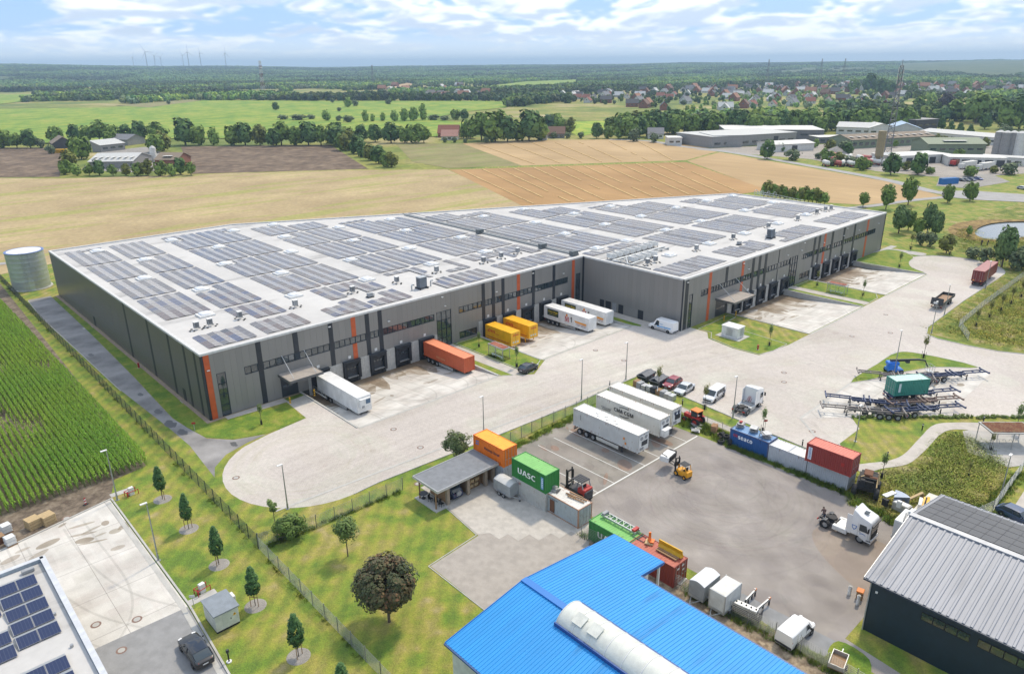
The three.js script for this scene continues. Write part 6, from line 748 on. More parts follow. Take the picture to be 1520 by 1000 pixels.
{ // dark tractor unit without cab panels: front end of a scrapped lorry and other salvage by the container row
  const wreck = thing('scrapped_lorry_front', 'stripped black and rusty lorry wreck at the end of the container row', 'wreck', 53.3, -79.2, 0.3), b = new MB(); b.box(0, 0.9, 0, 2.2, 0.3, 1.8).box(0, 1.6, -0.7, 2.0, 0.15, 0.2).box(0.8, 1.4, 0.4, 0.3, 1.2, 0.9).box(-0.6, 1.3, 0.2, 0.8, 0.9, 0.8).box(0.1, 1.9, 0.1, 1.6, 0.12, 1.5); b.build('frame', M.black, wreck); wheel(wreck, -0.9, 0.55, 1.0, 0.55, 1.3, M.rust); wheel(wreck, 0.8, 0.55, 1.0, 0.55, 1.3, M.rust); wheel(wreck, -0.9, 0.55, -1.0, 0.55, 1.3, M.rust); new MB().rbox(0.2, 2.05, 0, 1.2, 0.3, 0.8, 0.08).cyl(-0.4, 1.9, 0.5, 0.2, 0.7, 10, Q).build('engine', M.rust, wreck); const p = new MB(); p.bar(V(-1, 1.3, 0.9), V(0.9, 2.0, 0.8), 0.06).bar(V(-0.9, 2.1, -0.6), V(1.0, 1.8, 0.5), 0.05).bar(V(0, 1.2, 1), V(0.4, 2.2, 0.9), 0.07); p.build('hose', M.woodpale, wreck); wreck.scale.setScalar(1.3);
  const pal = thing('cab_shell', 'pale blue lorry bumper shell lying beside the stripped wreck', 'scrap', 52.6, -81.9, 1.3), q = new MB(); q.add(new THREE.CylinderGeometry(1.5, 1.5, 1.0, 20, 1, false, -0.55, 1.1), new THREE.Matrix4().makeTranslation(-0.8, 0.6, 0)); q.build('shell', worn(0.36, 0.42, 0.52, 0.5), pal); box1(-0.3, 1.15, 0, 0.5, 0.1, 1.5).build('lid', M.galv, pal); new MB().box(-0.6, 0.7, -0.9, 0.5, 0.7, 0.3).build('bracket', M.black, pal); pal.scale.setScalar(1.3);
  const gb = thing('gabion_crate', 'grey concrete block crate between the bumper shell and the long white trailer', 'crate', 52.3, -84, 1.45); new MB().rbox(0, 0.5, 0, 2.0, 1.0, 1.0, 0.03).build('block', M.concrete, gb); new MB().box(0.02, 1.03, 0, 1.7, 0.06, 0.8).build('cover', M.white, gb); new MB().rbox(0, 1.3, -0.9, 0.5, 0.9, 0.4, 0.03).build('cabinet', M.white, gb);
  const pl = thing('timber_beam', 'long pale timber beam leaning beside the concrete block crate', 'beam', 55.2, -84.2, -0.5); const pm = box1(0, 0.7, 0, 3.4, 0.16, 0.34).build('beam', M.woodpale, pl); pm.rotation.z = 0.3; box1(1.4, 0.5, 0, 0.2, 1.0, 0.4).build('support', M.wood, pl); 
  const st = thing('service_trailer', 'long white service trailer loaded with machines beside the solar-roofed hall', 'trailer', 49, -87.1, Q * 0 + 0.0); box1(0.5, 1.3, 0, 11, 0.3, 2.7).build('deck', M.white, st); for (let k = 0; k < 4; k++) box1(-4.6 + k * 0.75, 2.5, 1.34, 0.72, 2.0, 0.05).build('locker_door', M.white, st); for (const z of [-0.6, 0.6]) box1(-5.02, 2.45, z, 0.05, 2.0, 1.15).build('locker_door', M.white, st); new MB().rbox(-3.4, 2.45, 0, 3.2, 2.2, 2.6, 0.05).build('locker', M.white, st); box1(2.4, 2.1, 0.0, 7.6, 0.12, 2.5).build('cover', worn(0.58, 0.55, 0.48, 0.7), st); for (const x of [2.4, 3.7, 5]) for (const z of [-1.1, 1.1]) wheel(st, x, 0.5, z, 0.5, 1, M.galv); box1(-3, 0.6, 0, 0.3, 1.2, 1.6).build('leg', M.dark, st); const ex = new MB(); ex.rbox(-4.6, 3.6, 0.6, 1.0, 0.14, 1.1, 0.03).bar(V(-4.9, 3.75, -0.4), V(-3, 3.7, -0.8), 0.08); ex.build('roof_gear', M.grey, st);
  const cr = thing('loading_crane', 'yellow folding crane arm lying on the long white service trailer', 'crane', 51.2, -86.6, 0.25, null, 2.2); new MB().box(0, 0.35, 0, 3.0, 0.36, 0.4, 0, 0, 0.08).box(0.3, 0.7, 0.3, 2.4, 0.28, 0.3, 0, 0, -0.06).rbox(-1.4, 0.3, 0.1, 0.6, 0.6, 0.9, 0.06).build('arm', M.yellow, cr); new MB().bar(V(-1.2, 0.62, 0), V(1.0, 0.85, 0.1), 0.09).bar(V(-1, 0.35, 0.35), V(1.3, 0.4, 0.5), 0.07).build('ram', M.black, cr); new MB().rbox(0.2, 0.4, -0.45, 1.9, 0.5, 0.35, 0.04).build('counterweight', M.white, cr);
  const ib = thing('liquid_tank', 'caged white liquid tank on the front of the long white service trailer', 'tank', 45.6, -87.2, 0, null, 3.56); new MB().rbox(0, 0.55, 0, 1.0, 0.95, 1.0, 0.1).build('bottle', new THREE.MeshPhysicalMaterial({ color: lin(0.74, 0.76, 0.76), roughness: 0.4 }), ib); const cg = new MB(); for (const y of [0.15, 0.5, 0.85]) for (const [x, z, a] of [[0, 0.52, 0], [0, -0.52, 0], [0.52, 0, 1], [-0.52, 0, 1]]) cg.box(x, y, z, a ? 0.03 : 1.06, 0.03, a ? 1.06 : 0.03); for (const x of [-0.5, 0, 0.5]) for (const z of [-0.53, 0.53]) cg.box(x, 0.5, z, 0.03, 1.0, 0.03); cg.build('cage', M.galv, ib);
}
{ // yellow forklift carrying a white load; dark mast truck behind the container; red farm tractor; boom lift
  const fk = (label, s, t, turn, mat, y2) => { const g = thing('forklift', label, 'forklift', s, t, turn), b = new MB(); b.rbox(0.3, 0.75, 0, 2.0, 0.75, 1.2, 0.08).rbox(1.15, 0.9, 0, 0.6, 0.9, 1.15, 0.12).box(-0.5, 0.45, 0, 0.9, 0.3, 1.1); b.build('body', mat, g); new MB().rbox(0.55, 1.2, 0, 0.5, 0.16, 0.5, 0.05).rbox(0.82, 1.5, 0, 0.12, 0.6, 0.48, 0.05).build('seat', M.black, g); const c = new MB(); for (const z of [-0.52, 0.52]) { c.beam(V(-0.5, 0.9, z), V(-0.2, 2.15, z), 0.08, 0.08); c.beam(V(1.2, 1.2, z), V(0.9, 2.15, z), 0.08, 0.08); } c.build('guard_post', y2 || mat, g); const r = new MB(); r.box(0.35, 2.18, 0, 1.25, 0.06, 1.16); for (let k = 0; k < 5; k++) r.box(-0.1 + k * 0.24, 2.23, 0, 0.06, 0.04, 1.1); r.build('overhead_guard', M.dark, g); const m = new MB(); for (const z of [-0.38, 0.38]) m.box(-1.0, 1.3, z, 0.16, 2.4, 0.1).box(-1.12, 1.5, z, 0.12, 2.4, 0.08); for (const y of [0.4, 1.3, 2.5]) m.box(-1.05, y, 0, 0.1, 0.12, 0.8); m.build('mast', M.black, g); const f = new MB(); for (const z of [-0.3, 0.3]) f.box(-1.85, 0.35 + (y2 ? 0 : 0.9), z, 1.3, 0.06, 0.14); f.box(-1.2, 0.6 + (y2 ? 0 : 0.9), 0, 0.08, 0.6, 1.0); f.build('fork', M.dark, g); for (const [x, rr] of [[-0.65, 0.42], [0.95, 0.34]]) for (const z of [-0.58, 0.58]) wheel(g, x, rr, z, rr, 0.8, mat); return g; };
  const p = [39.6, -60.6]; let g = fk('yellow forklift driving across the depot yard', ...p, 0, worn(0.75, 0.34, 0.01, 0.45)); g.rotation.y = -Q * 1.1; g.scale.setScalar(0.92); const l = thing('machine_load', 'white and black machine carried on the yellow forklift', 'machine', p[0] + 0.3, p[1] + 2.7, Q * 1.1, null, 1.35); new MB().rbox(0, 0.45, 0, 1.3, 0.8, 2.3, 0.12).build('casing', M.white, l); new MB().rbox(-0.1, 0.4, 1.25, 1.1, 0.9, 0.5, 0.08).rbox(-0.72, 0.5, 0, 0.2, 0.7, 1.6, 0.05).build('cover', M.black, l); new MB().bar(V(-0.4, 0.9, -0.9), V(0.3, 1.3, -1.2), 0.06).build('handle', M.dark, l);
  g = fk('dark forklift with a tall mast behind the rust-streaked container', 25.6, -54.4, 0, M.dark, M.steel); g.rotation.y = PI * 0.5 + PI; g.rotation.y = Q + PI; g.scale.setScalar(1.35); new MB().rbox(0.9, 1.2, 0, 0.9, 0.7, 1.2, 0.1).build('bonnet', M.red, g);
  const tr = thing('farm_tractor', 'red farm tractor with an orange roof parked in the weeds', 'tractor', ...A(1030, 628), -Q - 0.1); new MB().rbox(-1.0, 1.05, 0, 1.6, 0.6, 0.75, 0.1).rbox(0.4, 0.95, 0, 1.2, 0.5, 0.9, 0.08).build('body', M.red, tr); const cb = new MB(); for (const x of [-0.2, 1.0]) for (const z of [-0.6, 0.6]) cb.box(x, 1.75, z, 0.07, 1.2, 0.07); cb.build('cab_frame', M.red, tr); new MB().rbox(0.4, 2.4, 0, 1.5, 0.16, 1.4, 0.06).build('roof', M.orange, tr); const cw = new MB(); cw.box(-0.2, 1.85, 0, 0.02, 0.9, 1.1).box(0.4, 1.85, 0.62, 1.1, 0.9, 0.02).box(0.4, 1.85, -0.62, 1.1, 0.9, 0.02); cw.build('window', glassBlue, tr); for (const z of [-1, 1]) { wheel(tr, 0.8, 0.68, z * 0.75, 0.68, 1.1, M.red); wheel(tr, -1.35, 0.42, z * 0.65, 0.42, 0.8, M.red); new MB().box(0.8, 1.42, z * 0.75, 1.1, 0.06, 0.4).build('mudguard', M.red, tr); } new MB().cyl(-0.9, 1.6, 0.2, 0.05, 0.7, 8).build('exhaust', M.black, tr);
  const bl = thing('boom_lift', 'bright blue articulated boom lift on the edge of the concrete stand', 'boom lift', ...A(1326, 553), -0.76); new MB().rbox(0, 0.7, 0, 2.6, 0.5, 1.8, 0.08).build('undercarriage', new THREE.MeshStandardMaterial({ color: lin(0.02, 0.16, 0.5), roughness: 0.5 }), bl); new MB().cyl(-0.4, 1.4, 0, 0.95, 1.0, 20).rbox(-0.4, 1.9, 0, 2.0, 0.6, 1.3, 0.15).build('turret', new THREE.MeshStandardMaterial({ color: lin(0.015, 0.17, 0.62), roughness: 0.45 }), bl); for (const x of [-0.95, 0.95]) for (const z of [-0.85, 0.85]) wheel(bl, x, 0.42, z, 0.42, 0.9, M.grey); new MB().beam(V(-1.0, 2.5, 0.2), V(4.2, 2.6, 0.2), 0.28, 0.3).beam(V(-0.8, 2.2, -0.15), V(2.6, 2.3, -0.15), 0.24, 0.26).beam(V(4.1, 2.6, 0.2), V(5.2, 2.4, 0.2), 0.2, 0.22).beam(V(5.1, 2.5, 0.2), V(5.8, 1.2, 0.2), 0.14, 0.16).rbox(2.2, 2.15, 0, 0.6, 0.5, 0.6, 0.05).build('boom', M.anth, bl); const bk = new MB(); for (const y of [0.4, 0.95, 1.5]) { bk.box(6.3, y, -0.6, 0.9, 0.04, 0.04).box(6.3, y, 0.9, 0.9, 0.04, 0.04).box(5.86, y, 0.15, 0.04, 0.04, 1.5).box(6.74, y, 0.15, 0.04, 0.04, 1.5); } for (const x of [5.86, 6.74]) for (const z of [-0.6, 0.15, 0.9]) bk.box(x, 0.95, z, 0.04, 1.15, 0.04); bk.box(6.3, 0.38, 0.15, 0.9, 0.05, 1.5); bk.build('basket', M.galv, bl);
}
function smallTrailer(label, s, t, turn, L, W, H, top, o = {}) { // tarpaulin or box trailer
  const g = thing('car_trailer', label, 'trailer', s, t, turn); box1(0, 0.62, 0, L, 0.28, W).build('bed', M.galv, g); if (o.arch) { const p = [[-W / 2, 0.76], [W / 2, 0.76], [W / 2, H - 0.28]]; for (let k = 1; k < 8; k++) { const a = k / 8; p.push([W / 2 - W * a, H - 0.28 + 0.28 * Math.sin(PI * a)]); } p.push([-W / 2, H - 0.28]); new MB().prism(p, L, 0, 0, 0, Q, 0.02).build('cover', o.side || top, g); new MB().prism(p.slice(2).map(([x, y]) => [x * 1.005, y + 0.02]).concat([[W / 2, H - 0.3]]), L - 0.1, 0, 0, 0, Q).build('cover_top', top, g); } else { new MB().rbox(0, (H + 0.76) / 2, 0, L, H - 0.76, W, 0.04).build('box', o.side || top, g); box1(0, H + 0.01, 0, L - 0.2, 0.02, W - 0.2).build('roof', top, g); const e = new MB(); for (const x of [-1, 1]) for (const z of [-1, 1]) e.box(x * (L / 2 - 0.03), (H + 0.7) / 2, z * (W / 2 - 0.03), 0.1, H - 0.6, 0.1); e.build('edge_rail', M.galv, g); }
  for (const x of [-0.4, 0.4]) for (const z of [-1, 1]) { wheel(g, x, 0.33, z * (W / 2 + 0.02), 0.33, 0.5, M.galv); box1(x, 0.72, z * (W / 2 + 0.06), 0.76, 0.03, 0.26).build('mudguard', M.steel, g); } new MB().beam(V(-L / 2, 0.52, 0.5), V(-L / 2 - 1.1, 0.5, 0), 0.07, 0.09).beam(V(-L / 2, 0.52, -0.5), V(-L / 2 - 1.1, 0.5, 0), 0.07, 0.09).bar(V(-L / 2 - 0.9, 0.1, 0), V(-L / 2 - 0.9, 0.7, 0), 0.05).build('drawbar', M.galv, g); new MB().cyl(-L / 2 - 0.9, 0.14, 0, 0.13, 0.09, 12, Q).build('jockey_wheel', M.rubber, g); return g;
}
smallTrailer('grey tarpaulin car trailer in the courtyard beside the containers', ...A(752, 733), Q, 3.1, 1.75, 2.3, worn(0.52, 0.52, 0.50, 0.7), { arch: 1, side: worn(0.34, 0.36, 0.36, 0.7) });
smallTrailer('grey trailer with a rounded white cover next to the red brown container', ...A(1044, 884), 0, 3.0, 1.75, 2.6, worn(0.72, 0.74, 0.76, 0.5), { arch: 1, side: worn(0.30, 0.32, 0.34, 0.6) });
smallTrailer('pale box trailer with a flat cream roof beside the rounded one', ...A(1074, 902), 0, 3.0, 1.8, 2.75, worn(0.66, 0.64, 0.58, 0.6), { side: worn(0.58, 0.60, 0.60, 0.6) });
{ const g = thing('open_trailer', 'small open-topped trailer with a brown floor on the grass by the parking strip', 'trailer', ...A(1243, 990), 0.2); box1(0, 0.55, 0, 2.1, 0.1, 1.3).build('floor', M.wood, g); for (const z of [-0.65, 0.65]) box1(0, 0.8, z, 2.1, 0.45, 0.05).build('side_board', M.galv, g); for (const x of [-1.03, 1.03]) box1(x, 0.8, 0, 0.05, 0.45, 1.3).build('end_board', M.galv, g); for (const z of [-0.75, 0.75]) wheel(g, 0, 0.3, z, 0.3, 0.5, M.galv); new MB().beam(V(1, 0.5, 0), V(2.1, 0.5, 0), 0.08, 0.08).build('drawbar', M.galv, g); }
{ const g = thing('machine_cradle', 'black machine frame with grey tanks behind the wire fence', 'machine', ...A(1106, 915), Q + 0.15); new MB().rbox(0, 0.7, 0, 3.0, 0.5, 0.8, 0.05).box(-1.5, 0.9, 0, 0.1, 1.2, 0.9).box(1.5, 0.9, 0, 0.1, 1.2, 0.9).build('frame', M.anth, g); new MB().rbox(0, 1.25, 0, 2.4, 0.3, 0.7, 0.08).build('lid', M.galv, g); const q = new MB(); for (let k = 0; k < 5; k++) q.cyl(-1 + k * 0.5, 1.43, 0, 0.09, 0.1, 10); q.build('cap', M.black, g); for (const x of [-1, 1]) box1(x, 0.3, 0.5, 0.1, 0.6, 0.1).build('leg', M.galv, g); }
for (const [a, b, l] of [[[1124, 878], [1103, 898], 'left']]) { }
for (const [p, q, l] of [[A(1121, 884), A(1106, 900), 'short crash rail on posts ending by the pale box trailer'], [A(1142, 897), A(1113, 922), 'longer crash rail on posts in front of the parked panel van']]) { const g = thing('crash_rail', l, 'guard rail', p[0], p[1]), d = V(q[0] - p[0], 0, -(q[1] - p[1])); new MB().beam(V(0, 0.75, 0), d.clone().setY(0.75), 0.12, 0.3).build('rail', M.galv, g); for (const k of [0.02, 0.35, 0.7, 1]) new MB().box(d.x * k, 0.4, d.z * k, 0.14, 0.8, 0.14).build('post', M.dark, g); new MB().rbox(-0.1, 0.85, 0, 0.4, 0.18, 0.18, 0.05).build('end_cap', M.orange, g); box1(-0.18, 0.96, 0, 0.14, 0.1, 0.16).build('reflector', M.white, g); }
// skips, pallets, tyres and other loose goods
for (const [p, l] of [[[61.8, -37.7], 'dark lidded waste skip farthest from the red car'], [[61.6, -40.5], 'dark lidded waste skip nearest the red car']]) { const g = thing('waste_skip', l, 'skip', p[0], p[1], 0.06); new MB().prism([[-1.1, 0.1], [1.1, 0.1], [1.9, 1.3], [-1.9, 1.3]], 1.75, 0, 0, 0, 0).build('bin', worn(0.055, 0.065, 0.08, 0.5, 0.3), g); for (const z of [-0.43, 0.43]) { const m = box1(0, 0, 0, 3.0, 0.05, 1.05).build('lid', worn(0.11, 0.12, 0.14, 0.6), g); m.position.set(0, 1.5, z); m.rotation.x = z > 0 ? 0.42 : -0.42; } const r = new MB(); for (const x of [-1.0, 0, 1.0]) r.box(x, 0.75, 0.89, 0.08, 1.2, 0.05).box(x, 0.75, -0.89, 0.08, 1.2, 0.05); for (const z of [-0.8, 0.8]) r.bar(V(-1.7, 1.0, z), V(-1.3, 1.0, z * 1.25), 0.06).bar(V(1.7, 1.0, z), V(1.3, 1.0, z * 1.25), 0.06); r.build('rib', M.dark, g); new MB().box(0.9, 1.0, 0.9, 0.3, 0.2, 0.02).build('sticker', M.red, g); g.rotation.y = 0.08; }
const tyreStack = (label, s, t, y, rx, ry) => { const g = thing('lorry_tyre', label, 'tyre', s, t, ry, null, y); const m = mesh('tread', tyreGeo, M.rubber, g); m.scale.set(1.05, 1.05, 1.3); m.rotation.x = rx; const c = new MB(); c.add(new THREE.TorusGeometry(0.33, 0.03, 6, 18)); const h = c.build('bead', M.dark, g); h.rotation.x = rx; };
{ const p = A(1078, 655); [['lorry tyre lying flat, lowest of the pile beside the blue container', 0, 0, 0.25, Q, 0], ['lorry tyre on top of the flat one beside the blue container', 0.1, 0.05, 0.72, Q, 0], ['lorry tyre leaning at the front of the pile', -0.7, -0.9, 0.5, 0.35, 0.8], ['lorry tyre standing upright in the middle of the pile', 0.1, -0.1 + 1.0, 0.55, 0.15, 1.3], ['lorry tyre standing at the back of the pile near the pallets', 0.5, 1.0, 0.5, 0.3, 0.4], ['lorry tyre lying at the yard edge of the pile', -1.0, 0.2, 0.25, Q - 0.2, 0]].forEach(([l, x, z, y, rx, ry]) => tyreStack(l, p[0] + x, p[1] + z, y, rx, ry)); }
const palletGeo = { deck: new MB().box(0, 0.13, -0.34, 1.2, 0.022, 0.1).box(0, 0.13, -0.17, 1.2, 0.022, 0.1).box(0, 0.13, 0, 1.2, 0.022, 0.1).box(0, 0.13, 0.17, 1.2, 0.022, 0.1).box(0, 0.13, 0.34, 1.2, 0.022, 0.1).geo(), base: (() => { const b = new MB(); for (const x of [-0.53, 0, 0.53]) b.box(x, 0.07, 0, 0.12, 0.09, 0.78); return b.geo(); })() };
function pallets(n, s, t, turn, label, mat, grp) { const r = rng(n * 31 + (s * 10 | 0)); for (let k = 0; k < n; k++) { const g = thing('pallet', label(k), 'pallet', s + (r() - 0.5) * 0.06, t + (r() - 0.5) * 0.06, turn + (r() - 0.5) * 0.06, grp, k * 0.146); mesh('deck', palletGeo.deck, mat, g); mesh('bearer', palletGeo.base, mat, g); } }
pallets(9, ...A(1060, 642), 0.3, k => `weathered pallet number ${['one', 'two', 'three', 'four', 'five', 'six', 'seven', 'eight', 'nine'][k]} from the ground in the stack behind the red tractor`, worn(0.42, 0.24, 0.13, 0.85, 0, 1));
pallets(4, ...A(1070, 650), 0.9, k => `grey brown pallet in the low stack between tall stack and tyres, level ${['one', 'two', 'three', 'four'][k]}`, worn(0.32, 0.22, 0.17, 0.85, 0, 1));
for (const [dx, dz, nm] of [[0, 0, 'left'], [1.5, -0.2, 'right']]) for (let lv = 0; lv < 3; lv++) { const a = A(50, 782), g = thing('timber_stack', `${['lowest', 'middle', 'topmost'][lv]} layer of pale sawn timber in the ${nm} half of the stack on the pad`, 'timber', a[0] + dx, a[1] + dz, 0.25, null, lv * 0.42); for (let k = 0; k < 6; k++) for (let j = 0; j < 3; j++) box1(0, 0.1 + j * 0.12, -0.6 + k * 0.24, 1.4, 0.1, 0.2).build('board', M.woodpale, g); box1(-0.5, 0.02, 0, 0.1, 0.05, 1.5).build('spacer', M.wood, g); }
for (const [p, l] of [[A(10, 790), 'caged white liquid tank nearest the pad edge'], [A(16, 808), 'caged white liquid tank on the pad beside brown goods']]) { const g = thing('liquid_tank', l, 'tank', p[0], p[1], 0.2); new MB().rbox(0, 0.65, 0, 1.0, 1.0, 1.0, 0.1).build('bottle', M.white, g); const cg = new MB(); for (const y of [0.2, 0.65, 1.1]) for (const [x, z, a] of [[0, 0.52, 0], [0, -0.52, 0], [0.52, 0, 1], [-0.52, 0, 1]]) cg.box(x, y, z, a ? 0.03 : 1.06, 0.03, a ? 1.06 : 0.03); cg.build('cage', M.galv, g); box1(0, 0.07, 0, 1.1, 0.14, 1.1).build('pallet', M.wood, g); }
{ const g = thing('goods_pile', 'brown crate beside the caged tanks at the left edge of the pad', 'crate', ...A(-2, 806), 0.2); new MB().rbox(0, 0.45, 0, 1.2, 0.9, 1.0, 0.03).build('box', M.rust, g); box1(0, 0.94, 0, 1.3, 0.08, 1.1).build('lid', M.wood, g); }
// things on the container roofs
{ let g = thing('lifting_frame', 'long grey lifting frame on the green container next to the blue roof', 'lifting frame', 21.9, -64.2, Q, null, 2.62); const b = new MB(); for (const z of [-0.4, 0.4]) b.box(0, 0.25, z, 5.0, 0.24, 0.12); for (let k = 0; k < 9; k++) b.box(-2.3 + k * 0.58, 0.25, 0, 0.08, 0.16, 0.8); b.build('beam', M.galv, g); for (const x of [-2.2, 2.2]) new MB().rbox(x, 0.45, 0, 0.4, 0.3, 0.9, 0.03).build('end_box', x < 0 ? M.red : M.grey, g); const z = new MB(); for (let k = 0; k < 4; k++) z.bar(V(-1.8 + k, 0.35, -0.35), V(-1.2 + k, 0.35, 0.35), 0.04); z.build('brace', plain(0.5, 0.6, 0.4, 0.6), g);
  g = thing('snow_plough', 'yellow snow plough blade on the red brown container', 'snow plough', 21.9, -71.2, Q, null, 2.62); new MB().prism([[-0.25, 0], [0.3, 0.05], [0.1, 0.4], [0.2, 0.9], [0.08, 0.92], [-0.05, 0.4]], 3.0, 0, 0.06, 0, Q).build('blade', M.yellow, g); new MB().box(0, 0.1, -0.5, 2.6, 0.14, 0.3).box(0, 0.1, -0.85, 2.6, 0.1, 0.2).build('timber', M.wood, g);
  g = thing('orange_bracket', 'orange steel bracket on a pallet on the red brown container', 'bracket', 21.6, -68.6, 0.4, null, 2.6); box1(0, 0.08, 0, 1.0, 0.14, 0.9).build('pallet', M.woodpale, g); new MB().prism([[-0.35, 0], [0.35, 0], [0.1, 0.5], [0.1, 1.2], [-0.05, 1.2], [-0.08, 0.5]], 0.25, 0, 0.15, 0, 0.6).box(0, 0.3, 0.3, 0.7, 0.1, 0.4).build('bracket', plain(0.75, 0.17, 0.02, 0.5), g);
  g = thing('roof_cover_pair', 'two grey curved covers on the red brown container', 'cover', 21.6, -67.4, Q, null, 2.6); for (const x of [-0.3, 0.45]) { const c = new THREE.CylinderGeometry(0.42, 0.42, 0.9, 14, 1, false, -Q, PI); c.rotateX(Q); c.rotateZ(0); const m = mesh('cover', planarUV(flat(c)), M.galv, g); m.rotation.z = 0; m.position.set(x, 0.1, 0); m.rotation.x = 0; m.rotation.y = 0; }
  g = thing('steel_bracket_pile', 'grey steel bracket on the rust-streaked container roof', 'bracket', 21.6, -53.9, 0.3, null, 2.62); new MB().box(0, 0.1, 0, 0.9, 0.2, 1.0).box(0.1, 0.35, 0, 0.5, 0.3, 0.6).box(0, 0.55, 0.1, 0.3, 0.12, 0.9).build('bracket', M.steel, g); box1(0, 0.06, 0.7, 1.0, 0.08, 0.2).build('bar', M.dark, g);
  g = thing('roof_timber', 'old timbers and a rail lying on the rust-streaked container', 'timber', 22.4, -57.0, Q, null, 2.62); for (const [x, z, l] of [[0, 0, 3], [0.3, 0.35, 2], [-0.3, -0.4, 2.4], [0.6, -0.2, 1.4]]) box1(x, 0.08, z, l, 0.12, 0.14, 0.06 * l).build('timber', M.wood, g);
  const pr = rng(4); [[53.2, -61.0, 'left'], [53.4, -63.0, 'middle'], [53.0, -65.1, 'right']].forEach(([s, t, w], i) => { const k = thing('steel_parts_stack', `grey steel parts heaped on the ${w} of the blue container roof`, 'steel parts', s, t, 0.2 * i, null, 2.6); for (let j = 0; j < 7; j++) box1((pr() - 0.5) * 0.5, 0.1 + j * 0.1, (pr() - 0.5) * 0.4, 0.8 + pr() * 0.5, 0.07, 0.6 + pr() * 0.5, pr() * 0.6).build('plate', j % 3 ? M.grey : M.steel, k); if (i == 0) new MB().rbox(0, 0.9, 0, 0.5, 0.2, 0.4, 0.05).build('red_part', M.red, k); if (i == 2) for (let j = 0; j < 6; j++) new MB().bar(V(-0.5 + j * 0.2, 0.1, -0.9), V(-0.5 + j * 0.2, 0.9, -0.7), 0.05).build('stake', M.galv, k); });
  g = thing('scrap_heap', 'grey and green scrap sheets lying in the weeds before the red tractor', 'scrap', ...A(1032, 637), 0.3); for (let j = 0; j < 7; j++) { const m = box1((pr() - 0.5) * 2.4, 0.15 + j * 0.05, (pr() - 0.5) * 1.0, 0.8 + pr(), 0.05, 0.6 + pr() * 0.5, pr() * 3).build('sheet', j == 3 ? M.green : M.galv, g); m.rotation.x = (pr() - 0.5) * 0.3; }
  g = thing('machine_parts_row', 'row of grey crates and machine parts beyond the cream trailers', 'machine parts', ...A(971, 583), Q + PI * 0); for (let j = 0; j < 9; j++) new MB().rbox(-3.8 + j * 0.95, 0.45 + pr() * 0.2, (pr() - 0.5) * 0.6, 0.85, 0.7 + pr() * 0.5, 0.9 + pr() * 0.6, 0.04, pr() * 0.3).build(j % 2 ? 'crate' : 'housing', [M.galv, M.steel, M.grey, M.wood, M.dark][j % 5], g); for (let j = 0; j < 4; j++) new MB().bar(V(-3 + j * 1.8, 0.9, -0.7), V(-2 + j * 1.8, 1.1, 0.6), 0.06).build('pipe', M.galv, g); g.rotation.y = Q - 0.05;
  g = thing('floor_grate', 'pale slatted grate leaning on the verge by the red brown container', 'grate', ...A(1008, 861), 0.1); for (let j = 0; j < 7; j++) box1(-0.6 + j * 0.2, 0.12, 0, 0.12, 0.05, 1.2).build('slat', M.galv, g); for (const z of [-0.5, 0.5]) box1(0, 0.06, z, 1.4, 0.06, 0.08).build('rail', M.dark, g);
}
